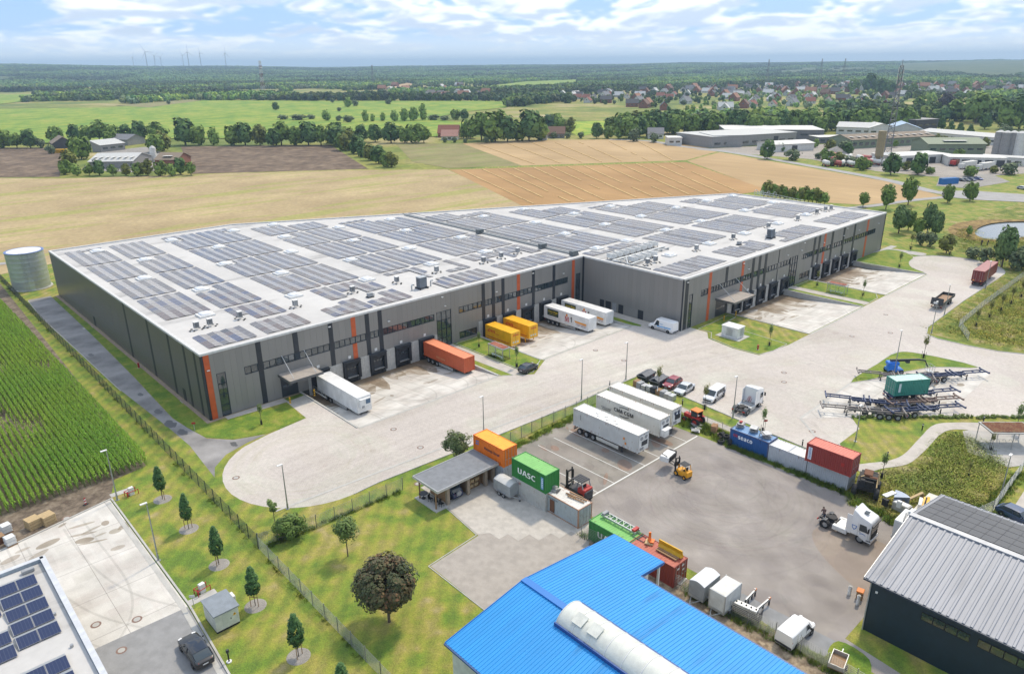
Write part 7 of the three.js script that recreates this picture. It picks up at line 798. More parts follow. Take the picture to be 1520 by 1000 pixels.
// ---------------------------------------------------------------- people
function person(label, s, t, turn, top, legs, bend = 0) { // one continuous figure from smooth joined capsules
  const g = thing('person', label, 'person', s, t, turn), H = (y, z, x = 0) => V(x, y, z), B = bend, joint = [[H(0.06, 0.1, 0.1), H(0.5, 0.09, 0.03), 0.055, 0.07], [H(0.5, 0.09, 0.03), H(0.92, 0.08, 0), 0.07, 0.095], [H(0.05, -0.12, -0.05), H(0.5, -0.1, 0.02), 0.055, 0.07], [H(0.5, -0.1, 0.02), H(0.92, -0.08, 0), 0.07, 0.095]];
  const ch = V(-Math.sin(B) * 0.45, 0.95 + Math.cos(B) * 0.45, 0), hd = V(-Math.sin(B * 1.2) * 0.72, 0.95 + Math.cos(B * 1.2) * 0.72, 0);
  const tube = (list) => { const b = new MB(); for (const [p, q, r0, r1] of list) { b.bar(p, q, r0, 10, r1); b.put(new THREE.SphereGeometry(r1, 10, 8), q.x, q.y, q.z); b.put(new THREE.SphereGeometry(r0, 10, 8), p.x, p.y, p.z); } return b; };
  const skin = plain(0.42, 0.25, 0.18, 0.6), arms = [[ch.clone().add(V(0, 0, 0.2)), ch.clone().add(V(-0.12, -0.28, 0.24)), 0.055, 0.045], [ch.clone().add(V(-0.12, -0.28, 0.24)), ch.clone().add(V(-0.34, -0.44, 0.14)), 0.045, 0.035], [ch.clone().add(V(0, 0, -0.2)), ch.clone().add(V(-0.1, -0.3, -0.23)), 0.055, 0.045], [ch.clone().add(V(-0.1, -0.3, -0.23)), ch.clone().add(V(-0.3, -0.48, -0.15)), 0.045, 0.035]];
  const body = tube([[V(0, 0.95, 0), V(-Math.sin(B) * 0.25, 0.95 + Math.cos(B) * 0.25, 0), 0.15, 0.15], [V(-Math.sin(B) * 0.25, 0.95 + Math.cos(B) * 0.25, 0), ch, 0.15, 0.17], [ch.clone().add(V(0, 0, -0.16)), ch.clone().add(V(0, 0, 0.16)), 0.09, 0.09], ...arms.slice(0, 1), arms[2], arms[1], arms[3]]); body.put(new THREE.SphereGeometry(0.11, 14, 12), hd.x - 0.02, hd.y, hd.z); body.bar(ch, hd, 0.06); const bm = body.build('body', skin, g);
  const tp = tube([[V(0, 0.96, 0), V(-Math.sin(B) * 0.25, 0.95 + Math.cos(B) * 0.25, 0), 0.165, 0.165], [V(-Math.sin(B) * 0.25, 0.95 + Math.cos(B) * 0.25, 0), ch, 0.165, 0.185], [ch.clone().add(V(0, 0, -0.17)), ch.clone().add(V(0, 0, 0.17)), 0.1, 0.1], arms[0].map((v, i) => i > 1 ? v + 0.014 : v), arms[2].map((v, i) => i > 1 ? v + 0.014 : v)]); tp.build('jacket', top, g); tube(joint.map(a => a.map((v, i) => i > 1 ? v + 0.015 : v))).build('trousers', legs, g); new MB().put(new THREE.SphereGeometry(0.118, 14, 8, 0, 2 * PI, 0, 1.7), hd.x + 0.005, hd.y + 0.015, hd.z).build('hair', plain(0.05, 0.035, 0.025, 0.8), g); const sh = new MB(); sh.rbox(0.04, 0.05, 0.1, 0.28, 0.1, 0.11, 0.04).rbox(-0.1, 0.05, -0.12, 0.28, 0.1, 0.11, 0.04); sh.build('shoe', M.black, g); return g;
}
person('person in blue jeans and brown top bending over behind the white tractor unit', 43.4, -78.3, PI * 1.2, plain(0.10, 0.06, 0.05, 0.8), plain(0.05, 0.11, 0.24, 0.8), 0.7);
person('person in black standing on the grass by the pond, the left of two', ...A(1457, 364), 0.4, M.black, M.black, 0.1); person('person in black standing on the grass by the pond, the right of two', ...A(1466, 364), 2.4, M.black, M.dark, 0.05); person('person in dark clothes standing behind the maroon trailer by the kerb', ...A(1481, 390), 1, M.dark, M.black, 0.05);

// ---------------------------------------------------------------- street furniture and fences
const mPole = worn(0.36, 0.38, 0.38, 0.45, 0.6, 1);
function lamp(label, base, top, grp) { // tapered pole with a flat luminaire; height from the photograph's top
  const b0 = at(...base); let lo = 2, hi = 16; for (let k = 0; k < 40; k++) { const m = (lo + hi) / 2, q = at(...top, m), d0 = Math.hypot(b0[0] - CAM.x, b0[1] + CAM.z); if (Math.hypot(q[0] - CAM.x, q[1] + CAM.z) > d0) lo = m; else hi = m; } const h = lo;
  const g = thing('street_lamp', label, 'street lamp', b0[0], b0[1], 0); new MB().bar(V(0, 0, 0), V(0, h, 0), 0.095, 10, 0.05).build('pole', mPole, g); new MB().cyl(0, 0.4, 0, 0.12, 0.8, 10).cyl(0, 0.02, 0, 0.24, 0.06, 12).build('pole_base', mPole, g); const hd = new THREE.Group(); hd.name = 'lamp_head'; g.add(hd); new MB().rbox(-0.3, h + 0.03, 0, 0.75, 0.09, 0.3, 0.03).build('housing', M.white, hd); box1(-0.36, h - 0.025, 0, 0.45, 0.02, 0.22).build('diffuser', M.lamp, hd); return g;
}
[[[427, 755], [425, 688], 'lamp post at the turning loop beside the round green bush'], [[718, 642], [716, 588], 'lamp post standing behind the orange stacked container'], [[863, 593], [864, 533], 'lamp post on the verge left of the pale trailers'], [[929, 563], [931, 508], 'lamp post on the verge tip near the waste skips'], [[1088, 620], [1095, 558], 'lamp post between the white van and the white tractor unit'], [[1270, 655], [1276, 600], 'lamp post on the lawn left of the curved footpath'], [[1327, 556], [1334, 489], 'lamp post at the lawn island behind the boom lift'], [[1383, 494], [1391, 447], 'lamp post at the kerb corner in front of the flatbed trailer'], [[1402, 467], [1409, 422], 'lamp post beside the empty flatbed trailer'], [[1463, 428], [1468, 387], 'lamp post at the near end of the maroon trailer'], [[1485, 392], [1492, 356], 'tall lamp post behind the maroon trailer'], [[1485, 738], [1507, 675], 'lamp post in the wild meadow by the bicycle shelter'], [[235, 832], [214, 747], 'lamp post beside the concrete pad, nearer to the hut'], [[174, 742], [157, 668], 'lamp post at the back corner of the concrete pad']].forEach(a => lamp(a[2], a[0], a[1]));
// welded-mesh fences: posts one by one, each panel a part of wires
const wireGeo = new Map();
function wirePanel(L, H, step = 0.22) { const k = L.toFixed(2) + H + step; if (!wireGeo.has(k)) { const b = new MB(); for (let y = 0.1; y <= H; y += 0.2) b.box(0, y, 0, L, 0.022, 0.022); for (let x = -L / 2; x <= L / 2; x += step) b.box(x, H / 2, 0, 0.014, H, 0.014); wireGeo.set(k, b.geo()); } return wireGeo.get(k); }
function fence(label, pts, H, mat, o = {}) {
  const g = thing('mesh_fence', label, 'fence', pts[0][0], pts[0][1]); const b0 = V(pts[0][0], 0, -pts[0][1]); let n = 0;
  for (let i = 0; i + 1 < pts.length; i++) { const p = V(pts[i][0], 0, -pts[i][1]).sub(b0), q = V(pts[i + 1][0], 0, -pts[i + 1][1]).sub(b0), d = V().subVectors(q, p), L = d.length(), k = Math.max(1, Math.round(L / (o.step || 2.5))), w = L / k, ry = Math.atan2(-d.z, d.x); for (let j = 0; j < k; j++) { const a = p.clone().addScaledVector(d, j / k), c = p.clone().addScaledVector(d, (j + 0.5) / k); const po = mesh('post', postGeo, mat, g); po.position.set(a.x, 0, a.z); po.scale.y = (H + 0.1) / 2; const m = mesh('wire_panel', wirePanel(w, H, o.wire), mat, g); m.position.copy(c); m.rotation.y = ry; } const po = mesh('post', postGeo, mat, g); po.position.copy(q); po.scale.y = (H + 0.1) / 2; }
  return g;
}
const postGeo = new MB().box(0, 1, 0, 0.07, 2, 0.06).geo(), fGreen = plain(0.035, 0.05, 0.045, 0.5, 0.2), fGalv = worn(0.34, 0.36, 0.36, 0.45, 0.6, 1);
fence('dark green wire fence between the maize field and the service lane', [[-7.5, 128], [-8.2, 60], [-8.6, 0], [-8.9, -36.2]], 2.0, fGreen);
fence('grey wire fence along the near lawn of clipped trees', [[-8.9, -36.4], [-9.2, -62], [-9.4, -84]], 1.8, fGalv);
fence('grey wire fence between the courtyard lawn and the turning loop', [[-8.7, -35.9], [-2, -37.2], [10.4, -37.4]], 1.8, fGalv);
fence('grey wire fence behind the parked cream trailers', [[24.6, -38.2], [36, -37.6], [51.5, -37.7]], 1.8, fGalv);
fence('wire fence between the gravel strip and the depot parking', [[19.6, -60.4], [20, -64]], 1.8, fGalv); fence('wire fence running past the two box trailers to the lower edge', [[20.2, -72.9], [21.2, -84], [21.0, -97]], 1.8, fGalv);
fence('pale wire fence on the far side of the wild meadow', [[52.2, -89.8], [60, -91.8], [74, -91.5], [84, -99]], 1.8, M.galv, { wire: 0.5 }); fence('pale wire fence around the scrub beyond the east kerb', [[123.6, -70], [131, -66], [150, -65.2], [182, -64.6], [210, -66]], 1.6, M.galv, { wire: 0.6 });
fence('thin wire fence behind the red tractor and pallets', [[55.2, -41], [54.8, -52], [54.5, -60]], 1.5, fGalv);
for (const [px, py, l] of [[1149, 612, 'slim dark bollard light by the hedge on the left']]) { }
function bollard(px, py, l, h = 1) { const p = at(px, py), g = thing('bollard_light', l, 'bollard light', p[0], p[1]); new MB().cyl(0, h / 2, 0, 0.09, h, 10).build('post', M.black, g); new MB().cyl(0, h - 0.12, 0, 0.095, 0.1, 10).build('diffuser', M.lamp, g); new MB().cyl(0, h + 0.02, 0, 0.1, 0.04, 10).build('cap', M.black, g); }
bollard(1460, 626, 'bollard light at the hedge above the bicycle shelter'); bollard(1471, 640, 'bollard light on the small lawn beside the bicycle shelter'); bollard(1369, 638, 'bollard light at the bend of the curved footpath'); bollard(1317, 680, 'bollard light at the lower end of the curved footpath'); bollard(1191, 662, 'bollard light behind the light grey storage containers'); bollard(1013, 601, 'bollard light on the verge below the silver saloon'); bollard(905, 574, 'bollard light at the corner of the trailer verge');
for (const [p, l] of [[[12.1, -2.9], 'yellow bollard left of the west gate'], [[16.5, -3.0], 'yellow bollard right of the west gate'], [[99.3, -29.9], 'yellow bollard left of the east gate'], [[103.9, -30], 'yellow bollard right of the east gate']]) { const g = thing('safety_bollard', l, 'bollard', p[0], p[1]); new MB().cyl(0, 0.55, 0, 0.13, 1.1, 12).build('post', M.yellow, g); const b = new MB(); for (const y of [0.35, 0.75]) b.cyl(0, y, 0, 0.134, 0.12, 12); b.build('band', M.black, g); new MB().cyl(0, 1.12, 0, 0.1, 0.06, 12).build('cap', M.yellow, g); }
{ const mk = (px, py, l, arrow) => { const p = at(px, py), g = thing('hydrant', l, 'hydrant', p[0], p[1], 0.2); new MB().rbox(0.2, 0.55, 0, 0.6, 1.1, 0.45, 0.03).build('cabinet', M.white, g); const r = new MB(); for (const x of [-0.5, 0.9]) for (const z of [-0.4, 0.4]) r.cyl(x, 0.35, z, 0.05, 0.7, 8); r.bar(V(-0.5, 0.65, 0.4), V(0.9, 0.65, 0.4), 0.045).bar(V(-0.5, 0.65, -0.4), V(0.9, 0.65, -0.4), 0.045).bar(V(-0.5, 0.65, -0.4), V(-0.5, 0.65, 0.4), 0.045); r.build('guard_hoop', M.red, g); new MB().cyl(-0.3, 0.3, 0, 0.1, 0.6, 10).cyl(-0.3, 0.6, 0, 0.06, 0.2, 8, 0, Q).build('standpipe', M.red, g); }; mk(193, 735, 'white cabinet with red hoops by the lamp at the pad corner'); mk(298, 880, 'white cabinet with red hoops above the utility hut');
  const sg = (px, py, l, h = 1.7, m = M.white) => { const p = at(px, py), g = thing('sign_post', l, 'sign', p[0], p[1], -0.6); new MB().cyl(0, h / 2, 0, 0.035, h, 8).build('post', M.galv, g); box1(0, h - 0.1, 0.04, 0.55, 0.3, 0.03).build('sign_plate', m, g); }; sg(289, 640, 'small red-edged sign on the lawn by the building corner', 1.5, M.red); sg(288, 902, 'small sign on a post on the lawn above the utility hut', 1.6); sg(1135, 640, 'small red sign beside the sapling behind the blue container', 1.9, M.red);
  const cb = (px, py, l) => { const p = at(px, py), g = thing('warning_beacon', l, 'beacon', p[0], p[1], 0.5); for (let k = 0; k < 5; k++) box1(0, 0.2 + k * 0.18, 0, 0.25, 0.17, 0.05).build(k % 2 ? 'white_stripe' : 'red_stripe', k % 2 ? M.white : M.red, g); new MB().rbox(0, 0.06, 0, 0.6, 0.12, 0.4, 0.04).build('foot', M.black, g); }; cb(127, 749, 'red and white striped beacon at the back of the pad');
  const hs = (px, py, l) => { const p = at(px, py), g = thing('hydrant_marker', l, 'post', p[0], p[1]); new MB().cyl(0, 0.45, 0, 0.16, 0.9, 10).build('post', M.red, g); new MB().cyl(0, 0.95, 0, 0.19, 0.12, 10).build('cap', M.red, g); new MB().cyl(0, 0.04, 0, 0.26, 0.08, 10).build('foot', M.concrete, g); }; hs(206, 546, 'red hydrant on the grass strip beside the long west wall'); hs(1125, 519, 'red hydrant on the lawn below the transformer station');
  const p = at(340, 982), g = thing('charging_post', 'black charging post beside the drive near the black SUV', 'charging post', p[0], p[1], 0.3); new MB().cyl(0, 0.6, 0, 0.07, 1.2, 10).build('post', M.black, g); new MB().rbox(0, 1.25, 0, 0.26, 0.36, 0.18, 0.04).build('head', M.dark, g); new MB().cyl(0, 0.05, 0, 0.25, 0.1, 14).build('foot', M.white, g); g.add(new THREE.Group()); g.children.pop();
  const q = at(1277, 893); for (const [dx, l, h] of [[0, 'white concrete post at the corner of the dark hall, nearer the camera', 1.1], [0.9, 'white concrete post at the corner of the dark hall, farther back', 1.0]]) { const w = thing('concrete_post', l, 'post', q[0] - 0.6 + dx, q[1] + dx * 1.4); new MB().cyl(0, h / 2, 0, 0.18, h, 14).build('post', M.white, w); new MB().cyl(0, h + 0.03, 0, 0.15, 0.06, 14).build('cap', M.concrete, w); } const o = thing('grit_bin', 'orange grit bin against the corner of the dark hall', 'bin', q[0] + 0.5, q[1] + 0.3, 0.2); new MB().rbox(0, 0.45, 0, 0.7, 0.9, 0.6, 0.05).build('bin', M.wood, o); new MB().rbox(0, 0.95, 0, 0.8, 0.16, 0.7, 0.06).build('lid', M.orange, o);
  const wr = thing('loading_ramp_rail', 'steel handrail beside the loading bay next to the west canopy', 'handrail', 17.4, -1.2); const r = new MB(); for (let k = 0; k < 4; k++) r.bar(V(0, 0, k * 1.3), V(0, 0.9, k * 1.3), 0.03); for (const y of [0.5, 0.95]) r.bar(V(0, y, 0), V(0, y, 3.9), 0.03); r.build('rail', M.galv, wr); box1(0, 0.06, 1.9, 0.2, 0.12, 4.2).build('footing', M.concrete, wr);
}

// ---------------------------------------------------------------- trees and plants
const leafMat = (r = 0.95) => new THREE.MeshStandardMaterial({ vertexColors: true, roughness: r, side: THREE.DoubleSide });
const mLeaf = new THREE.MeshPhysicalMaterial({ vertexColors: true, roughness: 0.8, side: THREE.DoubleSide, transmission: 0.22, thickness: 0 }), mFarLeaf = leafMat(); mFarLeaf.color.setRGB(1.4, 1.4, 1.3);
const barkMat = worn(0.13, 0.10, 0.075, 0.9, 0, 1);
// leaf-sized faces spread through clumps; size and radii in metres, centre of the crown at the origin
function crownGeo(seed, n, leaf, rad, pal, o = {}) {
  const r = rng(seed), K = o.clumps || 16, cl = []; for (let k = 0; k < K; k++) { const a = r() * 2 * PI, y = r() * 2 - 1, q = Math.sqrt(1 - y * y), f = (o.inner || 0.45) + (1 - (o.inner || 0.45)) * 0.62 * r(); const yy = y * f, w = o.shape ? o.shape(yy * 0.5 + 0.5) : 1; cl.push([V(Math.cos(a) * q * f * rad[0] * w, yy * rad[1], Math.sin(a) * q * f * rad[2] * w), (o.clump || 0.42) * (0.7 + 0.6 * r()), r()]); }
  const pos = new Float32Array(n * 18), nor = new Float32Array(n * 18), col = new Float32Array(n * 18), d = V(), u = V(), v = V(), nn = V(), p = V();
  const m = Math.min(...rad);
  for (let i = 0; i < n; i++) {
    const [c, cr, tone] = cl[r() * K | 0]; d.set(r() * 2 - 1, r() * 2 - 1, r() * 2 - 1).normalize(); p.copy(d).multiplyScalar(cr * m * (0.55 + 0.45 * Math.cbrt(r()))).add(c);
    nn.copy(d).multiplyScalar(0.7).addScaledVector(p, 0.5 / m).add(V(r() - 0.5, r() * 0.6, r() - 0.5).multiplyScalar(1.0)).normalize();
    u.set(r() - 0.5, r() - 0.5, r() - 0.5).cross(nn).normalize(); v.crossVectors(nn, u); const s = leaf * (0.6 + 0.8 * r()), q = s * 0.62;
    const t = clamp(tone * 0.55 + r() * 0.45), k = t * (pal.length - 1), b = Math.min(pal.length - 2, k | 0), cc = mixc(pal[b], pal[b + 1], k - b), g = 0.8 + 0.4 * r();
    const V4 = [[0, -s], [q, 0], [0, s], [-q, 0]].map(([a, e]) => [p.x + u.x * a + v.x * e, p.y + u.y * a + v.y * e, p.z + u.z * a + v.z * e]);
    [0, 1, 2, 0, 2, 3].forEach((w, j) => { const z = i * 18 + j * 3; for (let x = 0; x < 3; x++) { pos[z + x] = V4[w][x]; col[z + x] = cc[x] * g; } nor[z] = nn.x; nor[z + 1] = nn.y; nor[z + 2] = nn.z; });
  }
  const g = new THREE.BufferGeometry(); g.setAttribute('position', new THREE.BufferAttribute(pos, 3)); g.setAttribute('normal', new THREE.BufferAttribute(nor, 3)); g.setAttribute('color', new THREE.BufferAttribute(col, 3)); return g;
}
function trunkGeo(h, r0, seed, spread, limbs = 6) { const r = rng(seed), b = new MB(); b.bar(V(0, -0.1, 0), V((r() - 0.5) * 0.1 * h * 0.3, h * 0.55, 0), r0, 8, r0 * 0.7).bar(V(0, h * 0.53, 0), V(0, h * 0.9, 0), r0 * 0.7, 7, r0 * 0.2); for (let k = 0; k < limbs; k++) { const a = k * 2.4 + r(), y = h * (0.45 + 0.35 * k / limbs); b.bar(V(0, y, 0), V(Math.cos(a) * spread, y + h * 0.22, Math.sin(a) * spread), r0 * 0.42, 6, r0 * 0.1); } return b.geo(); }
const GREEN = [[0.042, 0.078, 0.014], [0.078, 0.125, 0.022], [0.12, 0.175, 0.032], [0.17, 0.21, 0.042]], LIGHT = [[0.09, 0.15, 0.03], [0.14, 0.215, 0.045], [0.20, 0.265, 0.065]], DARK = [[0.028, 0.062, 0.020], [0.052, 0.098, 0.026], [0.082, 0.132, 0.034]], BRONZE = [[0.030, 0.055, 0.014], [0.058, 0.086, 0.020], [0.085, 0.11, 0.026], [0.19, 0.12, 0.045]], YELLOW = [[0.10, 0.12, 0.02], [0.17, 0.18, 0.03], [0.24, 0.22, 0.05]], GREY = [[0.05, 0.075, 0.035], [0.085, 0.11, 0.055], [0.12, 0.145, 0.075]];
function tree(name, label, px, py, h, parts, cat = 'tree', group) { const p = at(px, py), g = thing(name, label, cat, p[0], p[1], 0, group); for (const [n, geo, m, y] of parts) { const q = mesh(n, geo, m, g); q.position.y = y; } return g; }
{
  let g = tree('maple_tree', 'round dark bronze-green tree on the courtyard lawn', 577.6, 922.5, 8, [['trunk', trunkGeo(5.4, 0.16, 5, 2, 9), barkMat, 0], ['crown', crownGeo(7, 15000, 0.17, [2.65, 2.6, 2.65], [[0.028, 0.048, 0.012], [0.055, 0.072, 0.018], [0.10, 0.080, 0.028], [0.24, 0.11, 0.045]], { clumps: 110, clump: 0.30, inner: 0.62, shape: y => 0.72 + 0.5 * Math.sin(PI * Math.min(1, 0.30 + (1 - y) * 0.72)) * 0.9 }), mLeaf, 4.6]]);
  tree('young_tree', 'slender pale green tree on the courtyard lawn', 516.4, 825.4, 6, [['trunk', trunkGeo(4.6, 0.08, 9, 1, 7), barkMat, 0], ['crown', crownGeo(17, 2600, 0.12, [1.7, 2.2, 1.7], LIGHT, { clumps: 46, clump: 0.4, inner: 0.25 }), mLeaf, 3.9]]);
  tree('flowering_tree', 'loose tree with pale blossom behind the carport roof', 678, 688, 6, [['trunk', trunkGeo(4.4, 0.1, 19, 1.4, 9), barkMat, 0], ['crown', crownGeo(27, 3600, 0.16, [2.5, 2.0, 2.4], [[0.05, 0.09, 0.02], [0.09, 0.13, 0.03], [0.14, 0.18, 0.05], [0.42, 0.40, 0.26]], { clumps: 44, clump: 0.34, inner: 0.3 }), mLeaf, 3.3]]);
  tree('round_bush', 'dense round green bush at the corner of the fences', 431, 797, 3, [['stem', trunkGeo(2, 0.07, 29, 1, 8), barkMat, 0], ['foliage', crownGeo(37, 5200, 0.13, [2.2, 1.5, 2.0], [[0.06, 0.11, 0.015], [0.10, 0.17, 0.02], [0.15, 0.23, 0.03]], { clumps: 48, clump: 0.36, inner: 0.5 }), mLeaf, 1.55]], 'bush');
  tree('young_tree', 'thin leaning sapling behind the round bush', 409, 782, 3, [['trunk', trunkGeo(3.8, 0.05, 39, 0.5, 5), barkMat, 0], ['crown', crownGeo(47, 420, 0.14, [0.75, 1.2, 0.7], LIGHT, { clumps: 12, clump: 0.42 }), mLeaf, 3.1]]);
  // clipped columnar trees in mulch rings, each tied to two stakes
  const shape = y => 0.06 + 1.5 * Math.pow(clamp(1 - y), 0.9) * smooth(-0.08, 0.2, y), cg = crownGeo(57, 3600, 0.1, [0.66, 2.0, 0.66], DARK.map(c => [c[0] * 1.1, c[1] * 1.5, c[2] * 1.1]), { clumps: 150, clump: 0.34, inner: 0.72, shape });
  const words = ['farthest from the drive', 'second from the maize field', 'in the middle of the row, above the hydrant', 'next to the utility hut', 'nearest the charging post', 'cut by the lower edge']; let first;
  [[241, 741], [280, 785], [325, 838], [379, 899], [443, 974], [512, 1052]].forEach(([x, y], i) => { const p = at(x, y); if (!first) { first = thing('columnar_tree', `clipped columnar tree in a mulch ring, ${words[i]}`, 'tree', p[0], p[1]); mesh('trunk', trunkGeo(2.2, 0.05, 3, 0.2, 3), barkMat, first); const c = mesh('crown', cg, mLeaf, first); c.position.y = 3.15; const st = new MB(); for (const z of [-0.4, 0.4]) st.bar(V(0.15, 0, z), V(0.15, 1.35, z), 0.04); st.bar(V(0.15, 1.2, -0.4), V(0.15, 1.2, 0.4), 0.035); st.build('stake', M.wood, first); const d = new MB(); d.cyl(0, 0.02, 0, 1.15, 0.06, 22, 0, 0, 0.95); d.build('mulch_ring', G.gravel, first); } else { const c = copyOf(first, p[0], p[1], i * 1.3, `clipped columnar tree in a mulch ring, ${words[i]}`); c.children.forEach(q => { if (q.name == 'crown') q.scale.set(0.94 + i * 0.03, 1 + (i % 3) * 0.05, 0.94 + i * 0.03); }); } });
  // staked saplings with pale thin crowns
  const sg = [0, 1, 2].map(k => crownGeo(67 + k, 330, 0.1, [0.42, 1.7, 0.42], [LIGHT, LIGHT, YELLOW][k], { clumps: 26, clump: 0.75, inner: 0.15 })), stg = trunkGeo(3.4, 0.045, 13, 0.25, 5), tie = (() => { const b = new MB(); for (const z of [-0.3, 0.3]) b.bar(V(0, 0, z), V(0, 1.1, z), 0.03); b.cyl(0, 0.35, 0, 0.16, 0.7, 9); return b.geo(); })();
  const sap = (px, py, l, k = 0, s = 1) => { const g = tree('sapling', l, px, py, 0, [['trunk', stg, barkMat, 0], ['crown', sg[k], mLeaf, 3.1], ['stake', tie, M.black, 0]]); g.scale.setScalar(s); };
  [[388, 630, 'staked sapling on the lawn by the west gate', 0, 0.95], [711, 515, 'staked sapling nearest the yellow swap bodies', 0, 0.85], [767, 545, 'staked sapling on the lawn above the black hatchback', 1, 1.05], [977, 580, 'staked yellow-green sapling between the skips and the red car', 2, 1.15], [1046, 607, 'staked sapling in front of the white van', 2, 1.1], [1132, 641, 'staked sapling below the white tractor unit', 1, 1.0], [1142, 513, 'staked sapling on the lawn below the transformer station', 1, 1.1], [1213, 424, 'staked sapling beside the far smoking shelter, nearer the docks', 2, 1.0], [1281, 439, 'staked sapling on the tip of the far shelter lawn', 0, 1.05], [1335, 397, 'staked sapling on the far turning loop lawn', 0, 1.15], [1371, 531, 'staked sapling on the lawn island behind the boom lift', 2, 1.15], [1508, 640, 'staked sapling behind the bicycle shelter', 1, 1.15], [1309, 709, 'staked sapling in the meadow by the lorry wreck', 0, 1.0], [1438, 706, 'black-wrapped sapling in the middle of the wild meadow', 2, 0.55], [1471, 668, 'small sapling in front of the bicycle shelter', 2, 0.7], [1449, 484, 'staked sapling beyond the east kerb, nearest the fence corner', 2, 1.0], [1469, 471, 'staked sapling beyond the east kerb, second of five', 2, 1.0], [1486, 461, 'staked sapling beyond the east kerb, third of five', 2, 1.05], [1501, 451, 'staked sapling beyond the east kerb, fourth of five', 2, 1.1], [1516, 441, 'staked sapling beyond the east kerb at the right edge', 2, 1.1], [1352, 370, 'yellow sapling at the end of the east wall path', 2, 1.3], [1410, 378, 'yellow sapling behind the far turning loop', 2, 1.3], [1479, 388, 'yellow-green sapling beside the tall lamp post', 2, 1.3]].forEach(a => sap(...a));
}
// prototypes for trees farther off: name, crown shape, tone
const FT = [];
{
  const mk = (seed, n, leaf, rad, pal, o) => crownGeo(seed, n, leaf, rad, pal, o);
  FT.push([mk(101, 640, 0.085, [0.42, 0.42, 0.42], GREEN, { clumps: 26, clump: 0.38, inner: 0.45 }), 0.56], [mk(102, 620, 0.085, [0.38, 0.44, 0.38], DARK, { clumps: 24, clump: 0.36, inner: 0.5 }), 0.55], [mk(103, 600, 0.08, [0.46, 0.38, 0.44], GREEN, { clumps: 24, clump: 0.4, inner: 0.5 }), 0.58], [mk(104, 560, 0.075, [0.34, 0.46, 0.34], LIGHT, { clumps: 22, clump: 0.42, inner: 0.35 }), 0.53], [mk(105, 520, 0.07, [0.26, 0.48, 0.26], DARK, { clumps: 26, clump: 0.5, inner: 0.5, shape: y => 1.35 - 1.05 * y }), 0.5], [mk(106, 560, 0.08, [0.48, 0.46, 0.48], GREY, { clumps: 24, clump: 0.42, inner: 0.5 }), 0.5], [mk(107, 600, 0.085, [0.42, 0.42, 0.42], [[0.05, 0.06, 0.012], [0.10, 0.11, 0.02], [0.15, 0.16, 0.03]], { clumps: 22, clump: 0.4, inner: 0.45 }), 0.55], [mk(108, 600, 0.085, [0.42, 0.42, 0.42], [[0.02, 0.018, 0.022], [0.04, 0.03, 0.035]], { clumps: 22, clump: 0.4, inner: 0.45 }), 0.55]);
}
FT.push([crownGeo(111, 2400, 0.05, [0.40, 0.44, 0.40], GREEN, { clumps: 46, clump: 0.34, inner: 0.4 }), 0.56], [crownGeo(112, 2600, 0.045, [0.34, 0.44, 0.34], GREY.map(c => [c[0] * 0.9, c[1] * 1.1, c[2] * 0.7]), { clumps: 50, clump: 0.36, inner: 0.3 }), 0.5]);
const farTrunk = new MB().bar(V(0, 0, 0), V(0, 0.5, 0), 0.028, 6, 0.018).geo();
const fr = rng(55);
// a tree of the middle distance: foot, height and width in photo pixels give its real size where it stands
function midTree(px, py, hp, v, where, kind = 'broad_tree', wide = 1, group) {
  const p = at(px, py), d = Math.hypot(p[0] - CAM.x, p[1] + CAM.z, CH), h = hp * d / 1086, [geo, cy] = FT[v], bush = v == 5, g = thing(bush ? 'shrub' : kind, where, bush ? 'shrub' : 'tree', p[0], p[1], fr() * 6, group); g.scale.set(h * wide * (0.92 + 0.16 * fr()), h, h * wide);
  if (!bush) mesh('trunk', farTrunk, barkMat, g); const c = mesh(bush ? 'foliage' : 'crown', geo, mFarLeaf, g); c.position.y = cy - (d > 330 ? 0.05 : 0); if (d > 330 && !bush) c.scale.y = 1.1; return g;
}
const tone = v => ['leafy green', 'dark green', 'broad green', 'pale green', 'dark pointed', 'grey-green', 'yellow-green', 'purple-leaved', 'mid-green', 'loose grey-green'][v];
const row = (list, where, grp) => { const n = {}, tot = {}; list.forEach(e => tot[e[3]] = (tot[e[3]] || 0) + 1); [...list].sort((a, b) => a[0] - b[0]).forEach(([x, y, h, v, w]) => { const i = n[v] = (n[v] || 0) + 1; midTree(x, y, h, v, `${tot[v] > 1 ? ORD[i - 1] + ' ' : ''}${tone(v)} ${v == 5 ? 'shrub' : 'tree'} ${tot[v] > 1 ? 'from the left ' : ''}${where}`, 'broad_tree', (w || 1) * (y > 280 ? 0.86 : 1.02), `${tone(v)} ${v == 5 ? 'shrubs' : 'trees'} ${where}`); }); };
const zoomed = (ox, oy, k, l) => l.map(([x, y, h, v, w]) => [ox + x / k, oy + y / k, h / k, v, w]);
row(zoomed(0, 0, 2.98, [[15, 655, 75, 0], [75, 655, 55, 2], [135, 655, 70, 1], [180, 655, 38, 5], [250, 632, 68, 0, 1.1], [330, 620, 60, 1], [385, 625, 65, 0], [440, 625, 82, 2], [500, 625, 70, 0], [560, 625, 66, 1]]), 'in the row behind the left farm');
row(zoomed(0, 0, 2.98, [[620, 628, 82, 1], [700, 625, 76, 2, 1.2], [820, 642, 108, 1, 1.05], [880, 642, 88, 0], [945, 642, 75, 3]]), 'beside the wide brown field');
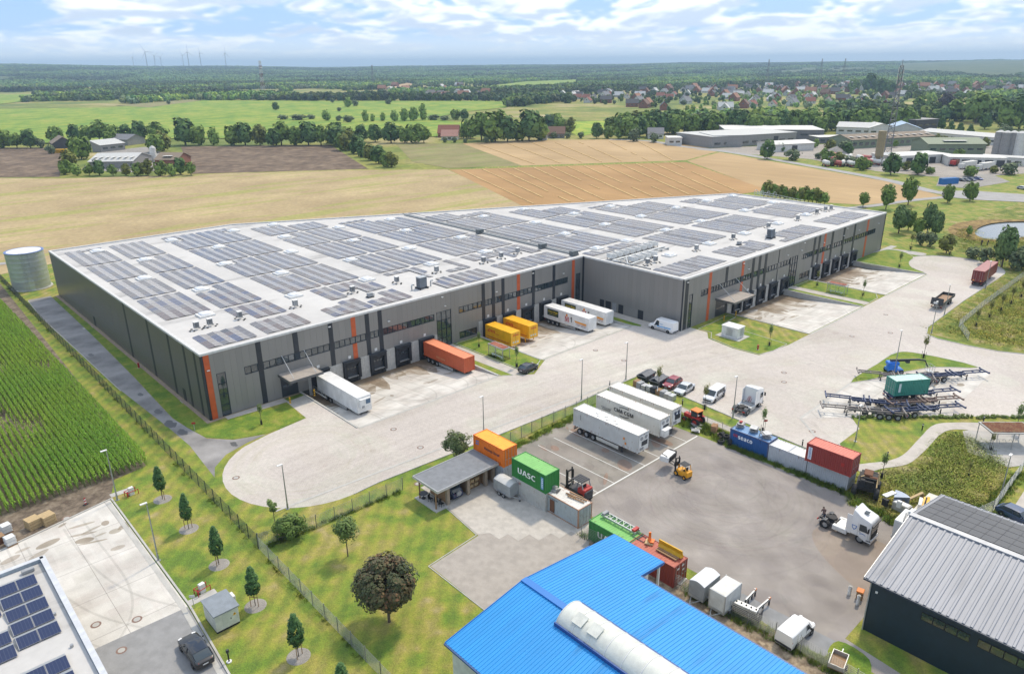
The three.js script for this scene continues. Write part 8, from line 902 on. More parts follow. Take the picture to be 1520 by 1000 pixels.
row(zoomed(0, 0, 2.98, [[1035, 642, 90, 0, 1.1], [1085, 642, 92, 1], [1150, 642, 80, 6], [1210, 648, 74, 1], [1245, 642, 98, 2, 1.1], [1310, 642, 86, 0], [1365, 642, 98, 1, 1.1], [1420, 642, 84, 2], [1480, 642, 96, 0, 1.1]]), 'along the far edge of the dark ploughed field');
row(zoomed(0, 0, 2.98, [[310, 760, 80, 6], [360, 705, 98, 0], [290, 772, 60, 0], [440, 776, 60, 1], [500, 778, 45, 2], [560, 776, 45, 6], [610, 778, 58, 0], [655, 776, 62, 6], [710, 778, 65, 0], [800, 772, 68, 1], [845, 776, 55, 2], [690, 675, 82, 0], [720, 668, 76, 6], [490, 640, 60, 0], [225, 680, 36, 5], [330, 690, 50, 0], [340, 778, 50, 3], [395, 776, 46, 2], [760, 780, 55, 3]]), 'around the farm barns');
row(zoomed(500, 0, 2.98, [[0, 630, 85, 1], [50, 628, 70, 0], [110, 625, 72, 1], [170, 628, 75, 1, 1.1], [240, 632, 88, 1, 1.1], [300, 632, 78, 0], [350, 632, 92, 0, 1.1], [385, 632, 70, 2]]), 'left of the red-roofed farmhouse');
row(zoomed(500, 0, 2.98, [[590, 612, 95, 0], [640, 622, 122, 2, 1], [700, 627, 148, 0], [755, 627, 112, 1], [800, 624, 100, 0], [850, 622, 132, 1, 1.15], [895, 620, 110, 0], [560, 610, 60, 3], [660, 632, 28, 5], [480, 630, 22, 5], [520, 630, 24, 5], [570, 632, 22, 5], [985, 592, 76, 0], [1030, 592, 66, 6], [1080, 612, 30, 5], [960, 612, 30, 5], [1020, 612, 28, 5]]), 'in the grove between the two farmhouses');
row(zoomed(500, 0, 2.98, [[1150, 612, 68, 1], [1200, 612, 60, 0], [1245, 612, 70, 3], [1290, 612, 106, 0, 1.1], [1340, 606, 90, 1], [1370, 604, 96, 2], [1430, 594, 88, 1], [1490, 594, 96, 0], [1320, 625, 60, 5], [1400, 630, 45, 5]]), 'behind the pale house on the far field edge');
{ const l = []; for (let i = 0; i < 15; i++) { const f = i / 14; l.push([493 + f * 88, 213 + f * 35 + (i % 2) * 2, 17 + fr() * 12, [4, 1, 4, 0, 6][i % 5], 1.1]); } row(l, 'in the hedge beside the ploughed field'); }
{ const l = []; for (let i = 0; i < 30; i++) l.push([925 + i * 14.6 + fr() * 5, 195 + fr() * 4 - (i > 20 ? 4 : 0), 24 + fr() * 10, [0, 1, 2, 1, 6, 0][fr() * 6 | 0], 1.05]); row(l, 'in the dense belt behind the trade estate'); }
row(zoomed(1000, 0, 2.923, [[1070, 492, 72, 0], [1175, 475, 62, 7], [1230, 525, 92, 0, 1.1], [1310, 535, 108, 2, 1.15], [1390, 520, 90, 0], [1450, 560, 110, 0, 1.1], [1500, 560, 120, 1], [1265, 402, 54, 3], [1430, 605, 58, 5], [1350, 560, 60, 1], [1180, 600, 40, 6], [1160, 560, 50, 4], [1200, 580, 50, 4], [1240, 585, 48, 4], [1285, 590, 45, 4], [1500, 610, 40, 5], [1460, 612, 35, 5], [1040, 400, 40, 0], [900, 410, 60, 1], [850, 400, 70, 1], [940, 410, 50, 1], [780, 400, 55, 0], [1560, 580, 90, 1]]), 'in the gardens on the right skyline');
row(zoomed(1000, 0, 2.923, [[405, 690, 78, 1], [455, 658, 36, 4], [470, 658, 36, 4], [515, 695, 48, 5, 1.3], [655, 690, 44, 2], [690, 720, 34, 5], [755, 672, 50, 1], [812, 738, 58, 0], [942, 758, 84, 1], [1060, 758, 84, 1], [615, 640, 36, 3], [1145, 625, 36, 6], [1350, 640, 36, 6], [1285, 615, 26, 6], [960, 640, 28, 2], [1065, 645, 24, 5]]), 'among the trade estate buildings');
row([[1281, 307, 20, 8, 1.1], [1315, 311, 34, 8, 1], [1348, 304, 36, 8, 1], [1407, 301, 24, 8, 1], [1440, 298, 25, 8, 1]], 'in the avenue by the lane beyond the warehouse');
row([[1334, 346, 42, 9, 0.9], [1348, 342, 28, 8, 1], [1376, 348, 46, 9, 0.7], [1388, 352, 38, 9, 0.8], [1362, 352, 26, 8, 1]], 'by the pond meadow'); row([[1487, 396, 58, 9, 0.78], [1518, 398, 30, 5, 1], [1462, 392, 22, 5], [1405, 376, 24, 6, 1.2], [1438, 350, 14, 3], [1380, 366, 20, 5], [1366, 364, 18, 5], [1445, 384, 16, 5, 1.5], [1508, 402, 26, 5]], 'in the scrub behind the far loop');
row([1215, 1228, 1245, 1262, 1285, 1345, 1362, 1380, 1475, 1500, 1440, 1232, 1255, 1422, 1400].map((x, i) => [x, [236, 240, 243, 246, 250, 253, 256, 258, 257, 259, 262, 223, 222, 234, 215][i], 9 + (i * 7) % 8, [5, 0, 6][i % 3], 1.4]), 'along the verges of the trade yard');
{ const l = []; for (let i = 0; i < 16; i++) l.push([1134 + i * 6, 292 + i * 0.75, 12 + fr() * 11, [3, 6, 0][i % 3], 1.1]); row(l, 'in the hedge behind the warehouse'); }
row(zoomed(0, 0, 2.98, [[1220, 488, 34, 1], [1375, 446, 30, 0], [1445, 535, 48, 3], [1500, 536, 26, 5], [1500, 494, 20, 5], [1470, 455, 20, 5], [1250, 530, 22, 5, 2], [1320, 532, 26, 5, 2.6], [1375, 528, 22, 5, 1.6], [745, 462, 18, 5], [890, 442, 12, 5], [920, 440, 14, 5]]), 'standing out on the open meadow');
row(zoomed(500, 0, 2.98, [[50, 474, 42, 3, 1.2], [80, 470, 30, 5], [230, 462, 24, 5, 1.2], [125, 538, 50, 3], [160, 538, 36, 3], [205, 536, 40, 3], [255, 538, 50, 3], [300, 536, 60, 3], [340, 534, 62, 3], [380, 532, 74, 3, 0.8], [430, 532, 26, 5, 2], [480, 534, 24, 5, 2], [525, 530, 50, 0], [565, 530, 46, 1], [50, 542, 32, 5, 1.6], [310, 444, 38, 1], [345, 444, 40, 1], [380, 444, 38, 1]]), 'on the ditch across the meadow');
// one row of low hedge plants along the curved path, and a leafy hem by the fences
const instStuff = (name, geo, mat, list, label, cat) => { const im = new THREE.InstancedMesh(geo, mat, list.length), o = new THREE.Object3D(), c = new THREE.Color(); list.forEach((e, i) => { o.position.set(e[0], e[5] || 0, -e[1]); o.rotation.set(0, e[4] || 0, 0); o.scale.set(e[2], e[3], e[2]); o.updateMatrix(); im.setMatrixAt(i, o.matrix); const k = e[6] || 1, w = e[7] || 0; im.setColorAt(i, c.setRGB(k * (1 + w), k, k * (1 - w))); }); im.name = numbered(name); im.castShadow = im.receiveShadow = true; scene.add(im); tag(im, label, cat, null, 'stuff'); return im; };
const inPoly = (pts, s, t) => { let c = false; for (let i = 0, j = pts.length - 1; i < pts.length; j = i++) { const [a, b] = pts[i], [x, y] = pts[j]; if ((b > t) != (y > t) && s < (x - a) * (t - b) / (y - b) + a) c = !c; } return c; };
{
  const r = rng(8), hedge = [], tuft = [];
  for (let i = 0; i < 70; i++) { const f = i / 69, p = at(1268 + f * 262, 620); hedge.push([p[0] + (r() - 0.5) * 0.7, p[1] + (r() - 0.5) * 0.7, 0.6 + r() * 0.5, 0.4 + r() * 0.7, r() * 6, 0.2, 0.9 + r() * 0.5, 0.1]); }
  instStuff('young_hedge', crownGeo(121, 150, 0.1, [0.42, 0.42, 0.42], LIGHT, { clumps: 10, clump: 0.5 }), mLeaf, hedge, 'row of young yellow-green hedge plants along the edge of the beige paving', 'hedge');
  const blade = (seed, n, pal, h, spread, flower) => { const q = rng(seed), pos = [], col = []; for (let i = 0; i < n; i++) { const a = q() * 6.3, x = (q() - 0.5) * spread, z = (q() - 0.5) * spread, hh = h * (0.5 + q() * 0.7), w = 0.014 + q() * 0.016, dx = Math.cos(a), dz = Math.sin(a), lx = (q() - 0.5) * hh * 0.8, lz = (q() - 0.5) * hh * 0.8, c = mixc(pal[q() * pal.length | 0], pal[q() * pal.length | 0], q()); pos.push(x - dx * w, 0, z - dz * w, x + dx * w, 0, z + dz * w, x + lx, hh, z + lz); for (let k = 0; k < 3; k++) col.push(...c); if (flower && q() < 0.06) { const fc = flower[q() * flower.length | 0], s = 0.04 + q() * 0.04; pos.push(x + lx - s, hh, z + lz - s, x + lx + s, hh, z + lz, x + lx, hh + 0.02, z + lz + s * 1.4); for (let k = 0; k < 3; k++) col.push(...fc); } } const g = new THREE.BufferGeometry(); g.setAttribute('position', new THREE.Float32BufferAttribute(pos, 3)); g.setAttribute('color', new THREE.Float32BufferAttribute(col, 3)); g.setAttribute('normal', new THREE.Float32BufferAttribute(pos.map((v, i) => [0.15, 0.98, 0.1][i % 3]), 3)); return g; };
  const MEAD = [[58, -78], [64.4, -81], [78.4, -81], [79.4, -84.5], [73.4, -89.6], [66, -91.4], [56, -89.6], [49, -88], [50.9, -79], [52, -76.6]], fl = [[0.5, 0.45, 0.42], [0.55, 0.5, 0.15], [0.35, 0.3, 0.4], [0.6, 0.58, 0.55]];
  for (let i = 0; i < 1500; i++) { const s = 48 + r() * 32, t = -92 + r() * 16; if (inPoly(MEAD, s, t)) tuft.push([s, t, 0.8 + r() * 0.7, 0.14 + 0.3 * fbm(s / 4, t / 4, 2, 5), r() * 6, 0, 0.7 + 0.6 * r(), (fbm(s / 5, t / 5, 3, 9) - 0.45) * 0.6]); }
  instStuff('wild_flower_meadow', blade(131, 150, [[0.15, 0.22, 0.025], [0.24, 0.27, 0.045], [0.34, 0.31, 0.11], [0.11, 0.19, 0.025]], 0.5, 2.2, fl), mFarLeaf, tuft, 'tall yellowing meadow with small pale flowers between footpath and dark hall', 'meadow');
  const bank = []; const BK = [[124, -63.5], [186, -61.8], [197, -56], [201, -46], [232, -34], [300, -60], [300, -120], [200, -120], [125, -79]]; for (let i = 0; i < 6000; i++) { const s = 122 + r() * 150, t = -120 + r() * 85; if (inPoly(BK, s, t) && !inPoly(POND, s, t)) bank.push([s, t, 0.9 + r() * 1.1, (t < -66 || s > 186 ? 0.36 : 0.2) * (0.3 + r()), r() * 6, 0, 0.7 + 0.6 * r(), (fbm(s / 9, t / 9, 3, 9) - 0.42) * 0.7]); }
  instStuff('rough_grass_bank', blade(141, 130, [[0.17, 0.25, 0.028], [0.26, 0.30, 0.045], [0.35, 0.32, 0.10], [0.12, 0.20, 0.03]], 0.8, 2.8), mFarLeaf, bank, 'rough yellowing grass and weeds beyond the east kerb and fence', 'rough grass');
  const hem = []; const strip = (a, b, w, n, h) => { for (let i = 0; i < n; i++) { const f = r(); hem.push([lerp(a[0], b[0], f) + (r() - 0.5) * w, lerp(a[1], b[1], f) + (r() - 0.5) * w, 0.5 + r() * 0.6, h * (0.4 + r()), r() * 6, 0, 0.8 + 0.5 * r(), (r() - 0.5) * 0.3]); } };
  strip([51.4, -58], [51.2, -78.6], 1.0, 150, 0.7); strip([53.4, -41], [53.2, -60], 2.6, 420, 0.9); strip([27, -39.4], [46, -38.6], 1.2, 150, 0.5); strip([20.2, -60], [20.8, -72], 0.9, 70, 0.6); strip([20.8, -74], [21.6, -97], 1.4, 260, 0.7); strip([50, -78.6], [48.6, -87.8], 1.4, 120, 0.7); strip([-8.9, -36], [-7.4, 120], 0.5, 130, 0.35); strip([-9, -37], [-9.3, -70], 0.4, 40, 0.35); strip([-8, -36.6], [10, -37.6], 0.5, 70, 0.5); strip([51.4, -90], [73, -92], 1.4, 120, 0.8);
  instStuff('weed_fringe', blade(151, 70, [[0.07, 0.13, 0.012], [0.11, 0.18, 0.018], [0.16, 0.2, 0.03]], 0.7, 0.9), mFarLeaf, hem, 'green weeds growing along the fences and under the containers', 'weeds');
  // maize in drills
  const mz = []; for (let s = -11.9; s > -46; s -= 0.72) for (let t = -7.4 - (s < -12 ? 0.4 : 0); t < 150; t += 0.25 + t * 0.001) { const lim = -8.6 - (s + 12) * 0.04; if (t < lim) continue; const k = fbm(s / 7, t / 16, 3, 31); if (k < 0.36 && r() < 0.75 && t < 75) continue; if (s > -13.2 + 4.2 * 0 && r() < 0.2) continue; mz.push([s + (r() - 0.5) * 0.14, t + (r() - 0.5) * 0.2, 0.85 + r() * 0.3, (0.72 + 0.42 * k + 0.2 * r()), (r() < 0.5 ? 0 : PI) + (r() - 0.5) * 0.5, 0, 0.8 + 0.45 * r(), (k - 0.5) * -0.35]); }
  const q = rng(161), pos = [], col = []; for (let l = 0; l < 8; l++) { const a = l * 2.4 + q(), y0 = 0.25 + l * 0.2, dx = Math.cos(a) * 0.62, dz = Math.sin(a), L = 0.54 - Math.abs(l - 3) * 0.04, w = 0.055, P0 = [0, y0, 0], P1 = [dx * L * 0.5, y0 + 0.34, dz * L * 0.5], P2 = [dx * L, y0 + 0.12, dz * L], tri = (...v) => { v.forEach(e => pos.push(...e)); const c = mixc([0.18, 0.34, 0.02], [0.32, 0.48, 0.045], q()); for (let k = 0; k < 3; k++) col.push(...c); }, o = (p, k) => [p[0] - dz * k, p[1], p[2] + dx * k]; tri(o(P0, -w), o(P0, w), o(P1, w)); tri(o(P0, -w), o(P1, w), o(P1, -w)); tri(o(P1, -w), o(P1, w), P2); } pos.push(-0.03, 1.6, 0, 0.03, 1.6, 0, 0, 2.25, 0.02); for (let k = 0; k < 3; k++) col.push(0.3, 0.26, 0.1); pos.push(-0.025, 0, 0, 0.025, 0, 0, 0, 1.9, 0); for (let k = 0; k < 3; k++) col.push(0.10, 0.15, 0.02);
  const g = new THREE.BufferGeometry(); g.setAttribute('position', new THREE.Float32BufferAttribute(pos, 3)); g.setAttribute('color', new THREE.Float32BufferAttribute(col, 3)); g.computeVertexNormals(); instStuff('maize_field', g, mLeaf, mz, 'tall green maize standing in drills left of the wire fence', 'maize'); console.log('maize', mz.length, 'bank', bank.length);
}

// ---------------------------------------------------------------- fields, villages and forest out to the horizon
T.straw = dtex(512, (u, v) => { const a = fbm(u * 3, v * 3, 4, 501, 3), b = fbm(u * 60, v * 6, 3, 503, 60, 6);  const c = mixc([0.355, 0.25, 0.125], [0.48, 0.35, 0.19], clamp(a * 1.3 - 0.15)); const k = 0.84 + 0.24 * b; return c.map(q => q * k); }, true);
T.stubble = dtex(512, (u, v) => { const a = fbm(u * 4, v * 4, 5, 521, 4), s = fbm(u * 3, v * 22, 3, 523, 3, 22), b = fbm(u * 80, v * 80, 2, 527, 80); let c = mixc([0.30, 0.225, 0.115], [0.42, 0.325, 0.17], clamp(a * 1.5 - 0.25)); c = mixc(c, [0.26, 0.27, 0.06], smooth(0.55, 0.72, s) * 0.7); const k = 0.82 + 0.36 * b; return c.map(q => q * k); }, true);
const fld = (t, m, r, g, b) => new THREE.MeshStandardMaterial({ map: rep(t, m), roughness: 1, color: lin(r, g, b) });
const ploughM = fld(T.soil, 60, 0.95, 0.85, 0.74), meadowM = fld(T.fresh, 150, 1.2, 1.25, 1.1), meadowB = fld(T.fresh, 110, 1.6, 1.55, 1.3), wheatM = fld(T.straw, 90, 0.86, 0.71, 0.53), strawM = fld(T.stubble, 70, 1, 1, 1), tanM = fld(T.straw, 120, 1, 0.96, 0.9), greenB = fld(T.stubble, 50, 0.62, 0.72, 0.55);
const FIELDS = [
  ['stubble_field', [[-400, 440], [-200, 270], [0, 264], [90, 265], [280, 259.5], [545, 252.5], [664, 251.5], [790, 309], [600, 330], [340, 345], [75, 392], [-60, 420]], strawM], ['ploughed_field', [[-200, 263], [-150, 222], [0, 219], [96, 219], [88, 262.5], [0, 263]], ploughM], ['ploughed_field', [[268, 217.5], [490, 215], [546, 250.5], [283, 258]], ploughM], ['green_stubble_field', [[588, 214], [686, 213], [775, 246], [665, 249.5], [612, 240]], greenB],
  ['wheat_field', [[686, 213], [760, 209], [900, 207], [960, 208], [1040, 217], [1068, 224], [1018, 238], [775, 246]], tanM], ['wheat_field', [[667, 252], [1018, 240.5], [1142, 282], [1085, 290], [780, 308]], wheatM], ['wheat_field', [[1020, 239], [1069, 226], [1200, 249], [1330, 271.5], [1398, 291], [1390, 296], [1280, 304], [1230, 301], [1142, 283]], tanM],
  ['pasture', [[-300, 198], [-200, 167], [0, 162], [160, 160], [300, 149], [480, 150], [700, 150], [755, 151], [752, 160], [690, 166], [640, 176], [690, 184], [700, 203], [500, 205], [260, 206], [0, 216], [-200, 216]], meadowM], ['bright_pasture', [[500, 168], [560, 152], [752, 151], [750, 158], [600, 166]], meadowB], ['bright_pasture', [[500, 186], [690, 181], [690, 192], [640, 200], [520, 196]], meadowB], ['bright_pasture', [[845, 181], [930, 178], [925, 188], [860, 203], [845, 195]], meadowB], ['bright_pasture', [[1040, 172], [1130, 168], [1130, 174], [1050, 180]], meadowB], ['bright_pasture', [[980, 172], [1010, 168], [1000, 176], [985, 176]], meadowB],
  ['stubble_field', [[-100, 192], [140, 187.5], [128, 198], [60, 205], [-100, 207]], tanM], ['stubble_field', [[170, 157], [285, 148], [300, 149.5], [220, 160]], greenB], ['pasture', [[-100, 156], [-100, 141], [50, 140], [60, 148], [0, 155]], meadowM], ['stubble_field', [[86, 139], [162, 131], [140, 137], [60, 146]], tanM], ['stubble_field', [[180, 140], [240, 136], [250, 138], [190, 142]], tanM], ['pasture', [[780, 121], [860, 118], [856, 128], [790, 133], [690, 136], [700, 131]], meadowM], ['stubble_field', [[570, 130], [605, 123], [620, 126], [590, 132]], tanM], ['pasture', [[1330, 110], [1332, 104], [1450, 100], [1600, 97], [1600, 106], [1480, 116], [1420, 112]], meadowM], ['stubble_field', [[1400, 104], [1500, 99.5], [1560, 100], [1440, 106]], tanM], ['pasture', [[430, 104], [520, 101], [520, 104], [450, 107]], meadowM],
];
const FP = FIELDS.map(([n, p, m], i) => { const w = P(p); sheet(n, w, w[0][1] > 800 || p[0][1] < 160 ? 0.3 + i * 0.02 : 0.02 + i * 0.004, m); return w; });
sheet('pasture', P([[1030, 224], [1072, 226], [1200, 248], [1330, 270], [1400, 288], [1520, 298], [1700, 310], [1700, 220], [1500, 225], [1330, 240], [1200, 236], [1100, 226], [1040, 218]]), 0.012, G.lawn);
// straw swaths on the cut wheat and faint tramlines in the soil
{ const b = [], r = rng(15), sw = (a0, a1, b0, b1, n, y) => { for (let i = 0; i < n; i++) { const f = (i + 0.5 + (r() - 0.5) * 0.3) / n, p = at(lerp(a0[0], b0[0], f), lerp(a0[1], b0[1], f)), q = at(lerp(a1[0], b1[0], f), lerp(a1[1], b1[1], f)), k = 8; for (let j = 0; j < k; j++) { if (r() < 0.08) continue; const u = [lerp(p[0], q[0], j / k), lerp(p[1], q[1], j / k)], v = [lerp(p[0], q[0], (j + 0.97) / k), lerp(p[1], q[1], (j + 0.97) / k)]; b.push([u, v, 0.9 + r() * 0.8, y]); } } }; sw([674, 253], [782, 304], [1010, 241], [1110, 284], 13, 0.15); sw([694, 214.5], [780, 244], [960, 209], [1010, 237], 7, 0.12); const m = new MB(); b.forEach(([u, v, w]) => m.beam(V(u[0], 0.16, -u[1]), V(v[0], 0.16, -v[1]), w * 0.55, 0.2)); tag(m.build('straw_swath', fld(T.straw, 5, 1.25, 1.2, 1.0)), 'pale rows of cut straw lying on the golden fields', 'straw', null, 'stuff'); }
const roadM = worn(0.33, 0.32, 0.31, 0.9, 0, 12);
function road(name, pts, w, y = 0.09, mat = roadM) { const c = new THREE.CatmullRomCurve3(P(pts).map(p => V(p[0], 0, p[1])), false, 'centripetal'), n = pts.length * 6, a = [], b = []; for (let i = 0; i <= n; i++) { const p = c.getPoint(i / n), t = c.getTangent(i / n); a.push([p.x - t.z * w / 2, p.z + t.x * w / 2]); b.unshift([p.x + t.z * w / 2, p.z - t.x * w / 2]); } sheet(name, [...a, ...b], y, mat); }
road('country_road', [[905, 207], [960, 209], [1010, 217], [1070, 224], [1150, 237], [1240, 253], [1320, 268], [1400, 287], [1460, 293], [1540, 299], [1640, 306]], 6); road('farm_lane', [[1262, 309], [1300, 305], [1350, 298], [1420, 291]], 3.6); road('farm_track', [[-40, 395], [20, 390], [60, 386]], 3); sheet('asphalt_junction', P([[1395, 284], [1440, 283], [1540, 290], [1560, 302], [1450, 297], [1400, 292]]), 0.12, roadM);
sheet('trade_yard', P([[1030, 222], [1100, 218], [1230, 214], [1400, 210], [1540, 215], [1560, 255], [1460, 262], [1380, 262], [1300, 254], [1200, 236], [1100, 228]]), 0.06, ground(T.gravel, 30, 1, { color: lin(1.2, 1.15, 1.1) })); sheet('farm_yard', P([[120, 252], [150, 225], [215, 218], [265, 235], [268, 250], [200, 256]]), 0.07, ground(T.gravel, 20)); sheet('parking_ground', P([[1395, 262], [1470, 258], [1500, 270], [1440, 280], [1390, 276]]), 0.1, ground(T.gravel, 20));
// ---- buildings far off
const RC = { red: worn(0.24, 0.085, 0.055, 0.8), brown: worn(0.16, 0.085, 0.055, 0.8), grey: worn(0.17, 0.17, 0.18, 0.7), pale: worn(0.50, 0.50, 0.48, 0.7), dark: worn(0.06, 0.06, 0.065, 0.7), blue: worn(0.40, 0.52, 0.66, 0.4), green: worn(0.19, 0.23, 0.15, 0.7), brick: worn(0.26, 0.11, 0.07, 0.8), rusty: worn(0.22, 0.17, 0.12, 0.8), light: worn(0.62, 0.61, 0.57, 0.7), mid: worn(0.28, 0.27, 0.26, 0.7) };
function shed(name, label, cat, a, b, depth, h, rise, wall, roof, o = {}) { // base line from pixel a to pixel b, going back by depth
  const p = at(...a), q = at(...b), d = [q[0] - p[0], q[1] - p[1]], L = Math.hypot(...d), turn = Math.atan2(d[1], d[0]), g = thing(name, label, cat, p[0], p[1], turn); const along = o.gable;
  if (rise && along) { new MB().prism([[0, 0], [L, 0], [L, h], [L / 2, h + rise], [0, h]], depth, 0, 0, -depth / 2).build('wall', wall, g); for (const s of [-1, 1]) new MB().beam(V(L / 2, h + rise + 0.1, -depth / 2), V(L / 2 + s * (L / 2 + 0.5), h - 0.1, -depth / 2), depth + 1, 0.2).build('roof', roof, g); }
  else if (rise) { new MB().prism([[-0.0, 0], [depth, 0], [depth, h], [depth / 2, h + rise], [0, h]], L, L / 2, 0, 0, Q).build('wall', wall, g); for (const s of [-1, 1]) new MB().beam(V(L / 2, h + rise + 0.12, -depth / 2), V(L / 2, h - 0.1, -depth / 2 + s * (depth / 2 + 0.5)), L + 1, 0.2).build('roof', roof, g); }
  else { box1(L / 2, h / 2, -depth / 2, L, h, depth).build('wall', wall, g); box1(L / 2, h + 0.1, -depth / 2, L + 0.6, 0.3, depth + 0.6).build('roof', roof, g); }
  const n = o.win || 0; for (let i = 0; i < n; i++) box1(L * (i + 0.6) / (n + 0.2), o.wy || h * 0.5, 0.04, L / n * 0.6, o.wh || 1.2, 0.08).build('window', M.glass, g); for (let i = 0; i < (o.doors || 0); i++) box1(L * (i + 0.5) / o.doors, h * 0.38, 0.05, Math.min(4, L / o.doors * 0.7), h * 0.76, 0.08).build('door', o.dm || M.dark, g); if (o.bands) for (let i = 0; i < o.bands; i++) box1(L * (i + 0.5) / o.bands, h + rise * 0.5 + 0.28, -depth / 4, L / o.bands * 0.4, 0.1, depth * 0.3).build('rooflight', RC.light, g), g.children[g.children.length - 1].rotation.x = 0; return g;
}
shed('trade_hall', 'long grey industrial hall with pale flat roof at the field edge', 'hall', [1056, 220], [1181, 212], 38, 7, 0, RC.mid, RC.pale, { win: 9, wh: 1.4, wy: 2.6, doors: 2 }); shed('trade_hall', 'wide pale low hall behind the grey industrial hall', 'hall', [1075, 206], [1222, 207], 40, 6.5, 0, RC.grey, RC.light, { win: 8 }); shed('trade_hall', 'grey block at the left end of the industrial hall', 'hall', [1037, 213], [1058, 219], 20, 7.4, 0, RC.mid, RC.pale, { doors: 1 }); shed('trade_hall', 'small white hall with low gable in front of the estate', 'hall', [1150, 226], [1208, 223], 18, 4.6, 1.2, RC.light, RC.light, { doors: 1 });
shed('trade_hall', 'white gabled hall beneath the tree belt', 'hall', [1241, 199], [1294, 201], 20, 5.5, 3, RC.light, RC.pale, { win: 4 }); shed('trade_hall', 'white gabled hall left of the blue roof', 'hall', [1289, 201], [1328, 201], 18, 5.5, 3, RC.light, RC.light, { gable: 1, win: 3 }); shed('trade_hall', 'hall with a pale blue sheet roof', 'hall', [1318, 201], [1368, 202], 26, 5, 4, RC.pale, RC.blue, { gable: 1, win: 3 }); shed('trade_hall', 'tall dark timber hall with flat brim roof', 'hall', [1358, 196], [1391, 194], 18, 9, 0, RC.dark, RC.mid, { win: 3, wy: 5 }); shed('workshop', 'long old workshop with a brown and grey striped roof', 'workshop', [1263, 221], [1386, 214], 20, 5.5, 2.4, RC.green, RC.rusty, { win: 14, wh: 2, bands: 12 }); shed('trade_hall', 'long low white hall at the far right of the estate', 'hall', [1363, 205], [1479, 216], 22, 5, 1.4, RC.light, RC.pale, { win: 12 });
shed('green_hall', 'green curved hall with a pale roof stripe', 'hall', [1376, 229], [1462, 229], 22, 6, 2.6, RC.green, RC.green, { bands: 1, win: 6, wh: 1 }); shed('open_garage', 'white open-fronted garage nearest the lattice mast', 'garage', [1323, 245], [1409, 241], 16, 4.4, 0, RC.light, RC.light, { doors: 5 }); shed('open_garage', 'white open-fronted garage behind the parked lorries', 'garage', [1407, 246], [1493, 248], 14, 4.4, 0, RC.light, RC.light, { doors: 5 }); shed('trade_hall', 'small flat white building beside the silos', 'building', [1455, 243], [1520, 247], 10, 4, 0, RC.light, RC.pale, { win: 4 }); shed('trade_hall', 'low pale shed with flat roof among the estate shrubs', 'shed', [1215, 213], [1268, 212], 14, 4, 0, RC.grey, RC.light, { win: 5 }); shed('trade_hall', 'white block beside the field road at the estate entrance', 'building', [991, 216], [1012, 216], 14, 5, 0, RC.light, RC.light, { win: 2 });
shed('barn', 'long pale-roofed barn nearest the ploughed field', 'barn', [133, 251], [198, 250], 26, 4, 3, RC.mid, RC.pale, { bands: 7 }); shed('barn', 'barn with half rusty and half white roof', 'barn', [231, 248], [264, 248], 16, 4, 3, RC.brick, RC.rusty, { bands: 1 }); shed('barn', 'dark gabled barn with yellow wagons at the left of the farm', 'barn', [80, 225], [112, 223], 18, 5, 4, RC.dark, RC.rusty, { gable: 1 }); shed('barn', 'low grey barn at the back of the farmyard', 'barn', [150, 226], [186, 222], 20, 4.5, 2.5, RC.mid, RC.pale, { win: 3 }); shed('barn', 'small grey barn on the far side of the farm', 'barn', [160, 215], [190, 216], 16, 4, 3, RC.mid, RC.grey); shed('wagon', 'yellow farm wagon in front of the dark barn', 'wagon', [81, 227], [93, 227], 3, 2, 0, M.yellow, M.yellow); shed('wagon', 'yellow farm wagon at the right door of the dark barn', 'wagon', [97, 226], [109, 226], 3, 2, 0, M.yellow, M.yellow);
shed('farmhouse', 'large farmhouse with steep red roof behind the golden field', 'house', [650, 204], [680, 204], 12, 3.2, 5.6, RC.brick, RC.red, { win: 4, gable: 0 }); shed('farmhouse', 'low house with pale pink roof before the red farmhouse', 'house', [655, 208], [679, 208], 9, 2.8, 4.2, RC.light, worn(0.42, 0.22, 0.17, 0.8), { win: 3 }); shed('farmhouse', 'brown-roofed house half hidden by the grove', 'house', [812, 205], [838, 205], 11, 3.2, 4.8, RC.mid, RC.brown, { win: 3 }); shed('farmhouse', 'white gabled house end beside the brown-roofed house', 'house', [800, 208], [812, 208], 10, 3.4, 4, RC.light, RC.brown, { gable: 1, win: 2 }); shed('farmhouse', 'pale house behind trees at the far field edge', 'house', [962, 206], [985, 206], 9, 3.5, 4, RC.light, RC.grey, { win: 3 });
